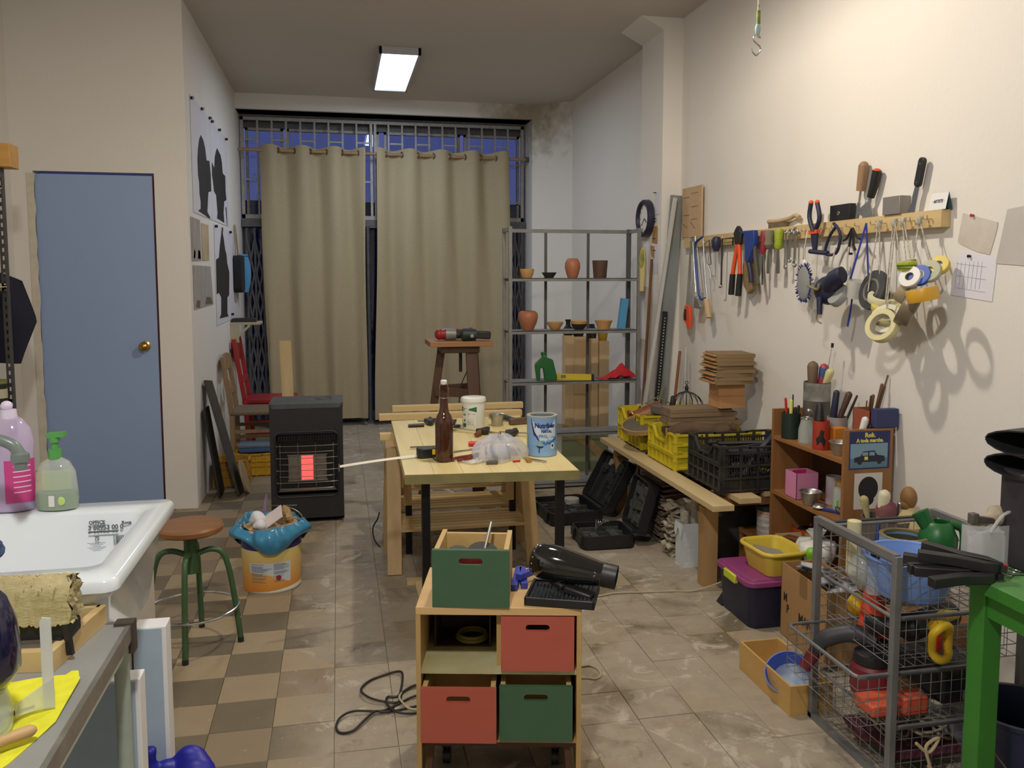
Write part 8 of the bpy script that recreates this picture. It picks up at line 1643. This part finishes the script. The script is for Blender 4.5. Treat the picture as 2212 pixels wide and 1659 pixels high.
# ------------------------------------------------------------------ green table at the right edge
gt_ = thing('green_table', 'bright green painted wooden table at the right edge of the picture', 'table', (1.86, 1.35, 0)); gt1 = mat('table_green', (54, 126, 40), .5, c2=(46, 112, 36), nscale=8); gt2 = mat('table_top_green', (104, 154, 92), .45, c2=(92, 142, 82), nscale=6)
obj('top', MB().bb((-.355, -.75, .722), (.36, .535, .75)), gt2, gt_, smooth=0, bev=.002); obj('edge', MB().bb((-.358, -.75, .720), (-.355, .535, .749)), gt1, gt_, smooth=0)
for sx, sy in ((-.312, .41), (.32, .41), (-.312, -.70), (.32, -.70)): obj('leg', MB().bb((sx - .026, sy - .026, 0), (sx + .026, sy + .026, .722)), gt1, gt_, smooth=0, bev=.002)
obj('apron', MB().bb((-.33, -.69, .655), (-.31, .40, .722)), gt1, gt_, smooth=0); obj('apron', MB().bb((-.30, .41, .655), (.31, .43, .722)), gt1, gt_, smooth=0)
GZ = .7505
bn_ = thing('waste_bin', 'dark charcoal bin with two black folded bags on top, on the green table', 'bin', (1.80, 1.77, GZ)); chc = mat('charcoal', (54, 50, 54), .5, c2=(46, 43, 47), nscale=5)
obj('bin_body', MB().prism(rrect(.31, .20, .05, 6), .245, z0=0), chc, bn_, bev=.006)
for k, z in enumerate((.232, .290)): obj('rolled_rim', MB().grid(lambda u, v: (-.185 + .35 * u + (.03 * (1 - cos(2 * pi * v)) if u < .1 else 0), -.02 + .115 * cos(2 * pi * v), z + .028 + .030 * sin(2 * pi * v) + .03 * u * (1 - u)), 14, 18, .004), black_pl, bn_, smooth=80); obj('grey_fold', MB().bb((-.13, -.1345, z + .014), (.12, -.128, z + .040)), mat('fold_grey', (120, 118, 118), .7), bn_, bev=.004)
cbg = thing('clear_zip_bag', 'clear plastic carrier bag of packets standing at the back of the green table', 'bag', (1.64, 1.84, GZ)); obj('bag_film', MB().grid(lambda u, v: ((.10 + .012 * v) * (1 if u < .5 else -1) * (1 - abs(4 * (u % .5) - 1)) if False else .105 * cos(2 * pi * u) * (1 + .05 * sin(9 * u)), .035 * sin(2 * pi * u), .105 * v), 30, 8), clear('bag_clear2', (214, 214, 216), .2, .55), cbg, smooth=60)
obj('white_packets', MB().bb((-.06, -.02, .005), (.03, .015, .085)).bb((.0, -.026, .005), (.085, .0, .075)), mat('packet_white', (206, 208, 212), .6), cbg, smooth=0, bev=.003); obj('packet_print', MB().bb((.012, -.0275, .025), (.065, -.0262, .045)), mat('packet_blue', (120, 130, 170), .6), cbg, smooth=0); obj('handle', MB().tube(smoothpath([(-.05, -.033, .09), (-.01, -.034, .135), (.04, -.033, .135), (.06, -.033, .09)], 5), .004, 6), clear('bag_handle', (226, 226, 226), .3, .4), cbg)
obj('beige_clothes', MB().tube(smoothpath([(1.58, 1.845, .845), (1.64, 1.85, .868), (1.70, 1.85, .862), (1.74, 1.85, .845)], 5), [.014] * 5 + [.026] * 11, 10), mat('beige_cloth', (190, 176, 152), .9, c2=(150, 138, 120), nscale=30), label='beige gloves sticking out of the clear carrier bag', cat='gloves'); obj('dark_clamp_head', MB().bar((1.56, 1.83, .872), (1.63, 1.845, .858), .018, .016).box((1.56, 1.83, .872), (.02, .02, .028)), mat('clip_grey', (90, 84, 78), .5), label='grey brown clip lying on top of the clear carrier bag', cat='clip', bev=.003)
def spring_clamp(label, loc, rz, tilt=0, roll=0):
    t = thing('spring_clamp', label, 'clamp', loc, group='black spring clamps on the green table', rot=(rad(roll), rad(tilt), rz))
    for s in (-1, 1): obj('arm', MB().prism([(-.10, s * .030), (-.095, s * .056), (-.015, s * .034), (.05, s * .032), (.085, s * .004), (.05, s * .010), (-.01, s * .006)][::s], .024, Matrix.Translation((0, 0, .0125))), black_pl, t, bev=.002); obj('pad_tip', MB().box((.088, s * .008, .012), (.014, .011, .015)), MC['red_grip'] if s > 0 else black_pl, t)
    obj('spring', MB().torus((-.01, 0, .012), .011, .003, n=18), steel_b, t); return t
spring_clamp('black spring clamp with red tips lying at the corner of the green table, nearest one', (1.455, 1.735, GZ + .001), rad(-10)); spring_clamp('black spring clamp under the nearest one at the table corner', (1.47, 1.80, GZ + .001), rad(-28)); spring_clamp('black spring clamp lying across the other two at the table corner', (1.49, 1.775, GZ + .026), rad(-44), 4)
t = thing('scissors', 'small bright scissors lying on the green table', 'scissors', (1.60, 1.745, GZ + .001)); obj('loops', MB().torus((-.012, 0, .004), .014, .0022, n=18).torus((.024, .012, .004), .015, .0022, (0.1, 0, 1), n=18), steel_b, t); obj('blades', MB().bar((.0, .0, .004), (.07, -.012, .004), .008, .003), steel_b, t)
obj('black_tool', MB().tube([(1.575, 1.665, GZ + .010), (1.61, 1.655, GZ + .012), (1.66, 1.63, GZ + .010)], [.009, .012, .012], 10), black_pl, label='black rubber grip tool lying near the right edge of the green table', cat='tool')
bb2 = thing('navy_bucket', 'dark navy bucket with a wire handle under the green table', 'bucket', (1.86, 1.97, 0)); nbk = mat('bucket_navy', (30, 36, 66), .4)
bb2.location = (1.80, 1.90, 0)
obj('bucket_body', MB().lathe([(0, .0), (.10, 0), (.135, .30), (.143, .305), (.143, .315), (.130, .315), (.097, .008), (0, .006)], 40), nbk, bb2); obj('wire_handle', MB().tube([(.146 * cos(a), -.146 * abs(sin(a)) - .004, .30 - .17 * abs(sin(a))) for a in [pi + pi * k / 20 for k in range(21)]], .0026, 6), steel_b, bb2)
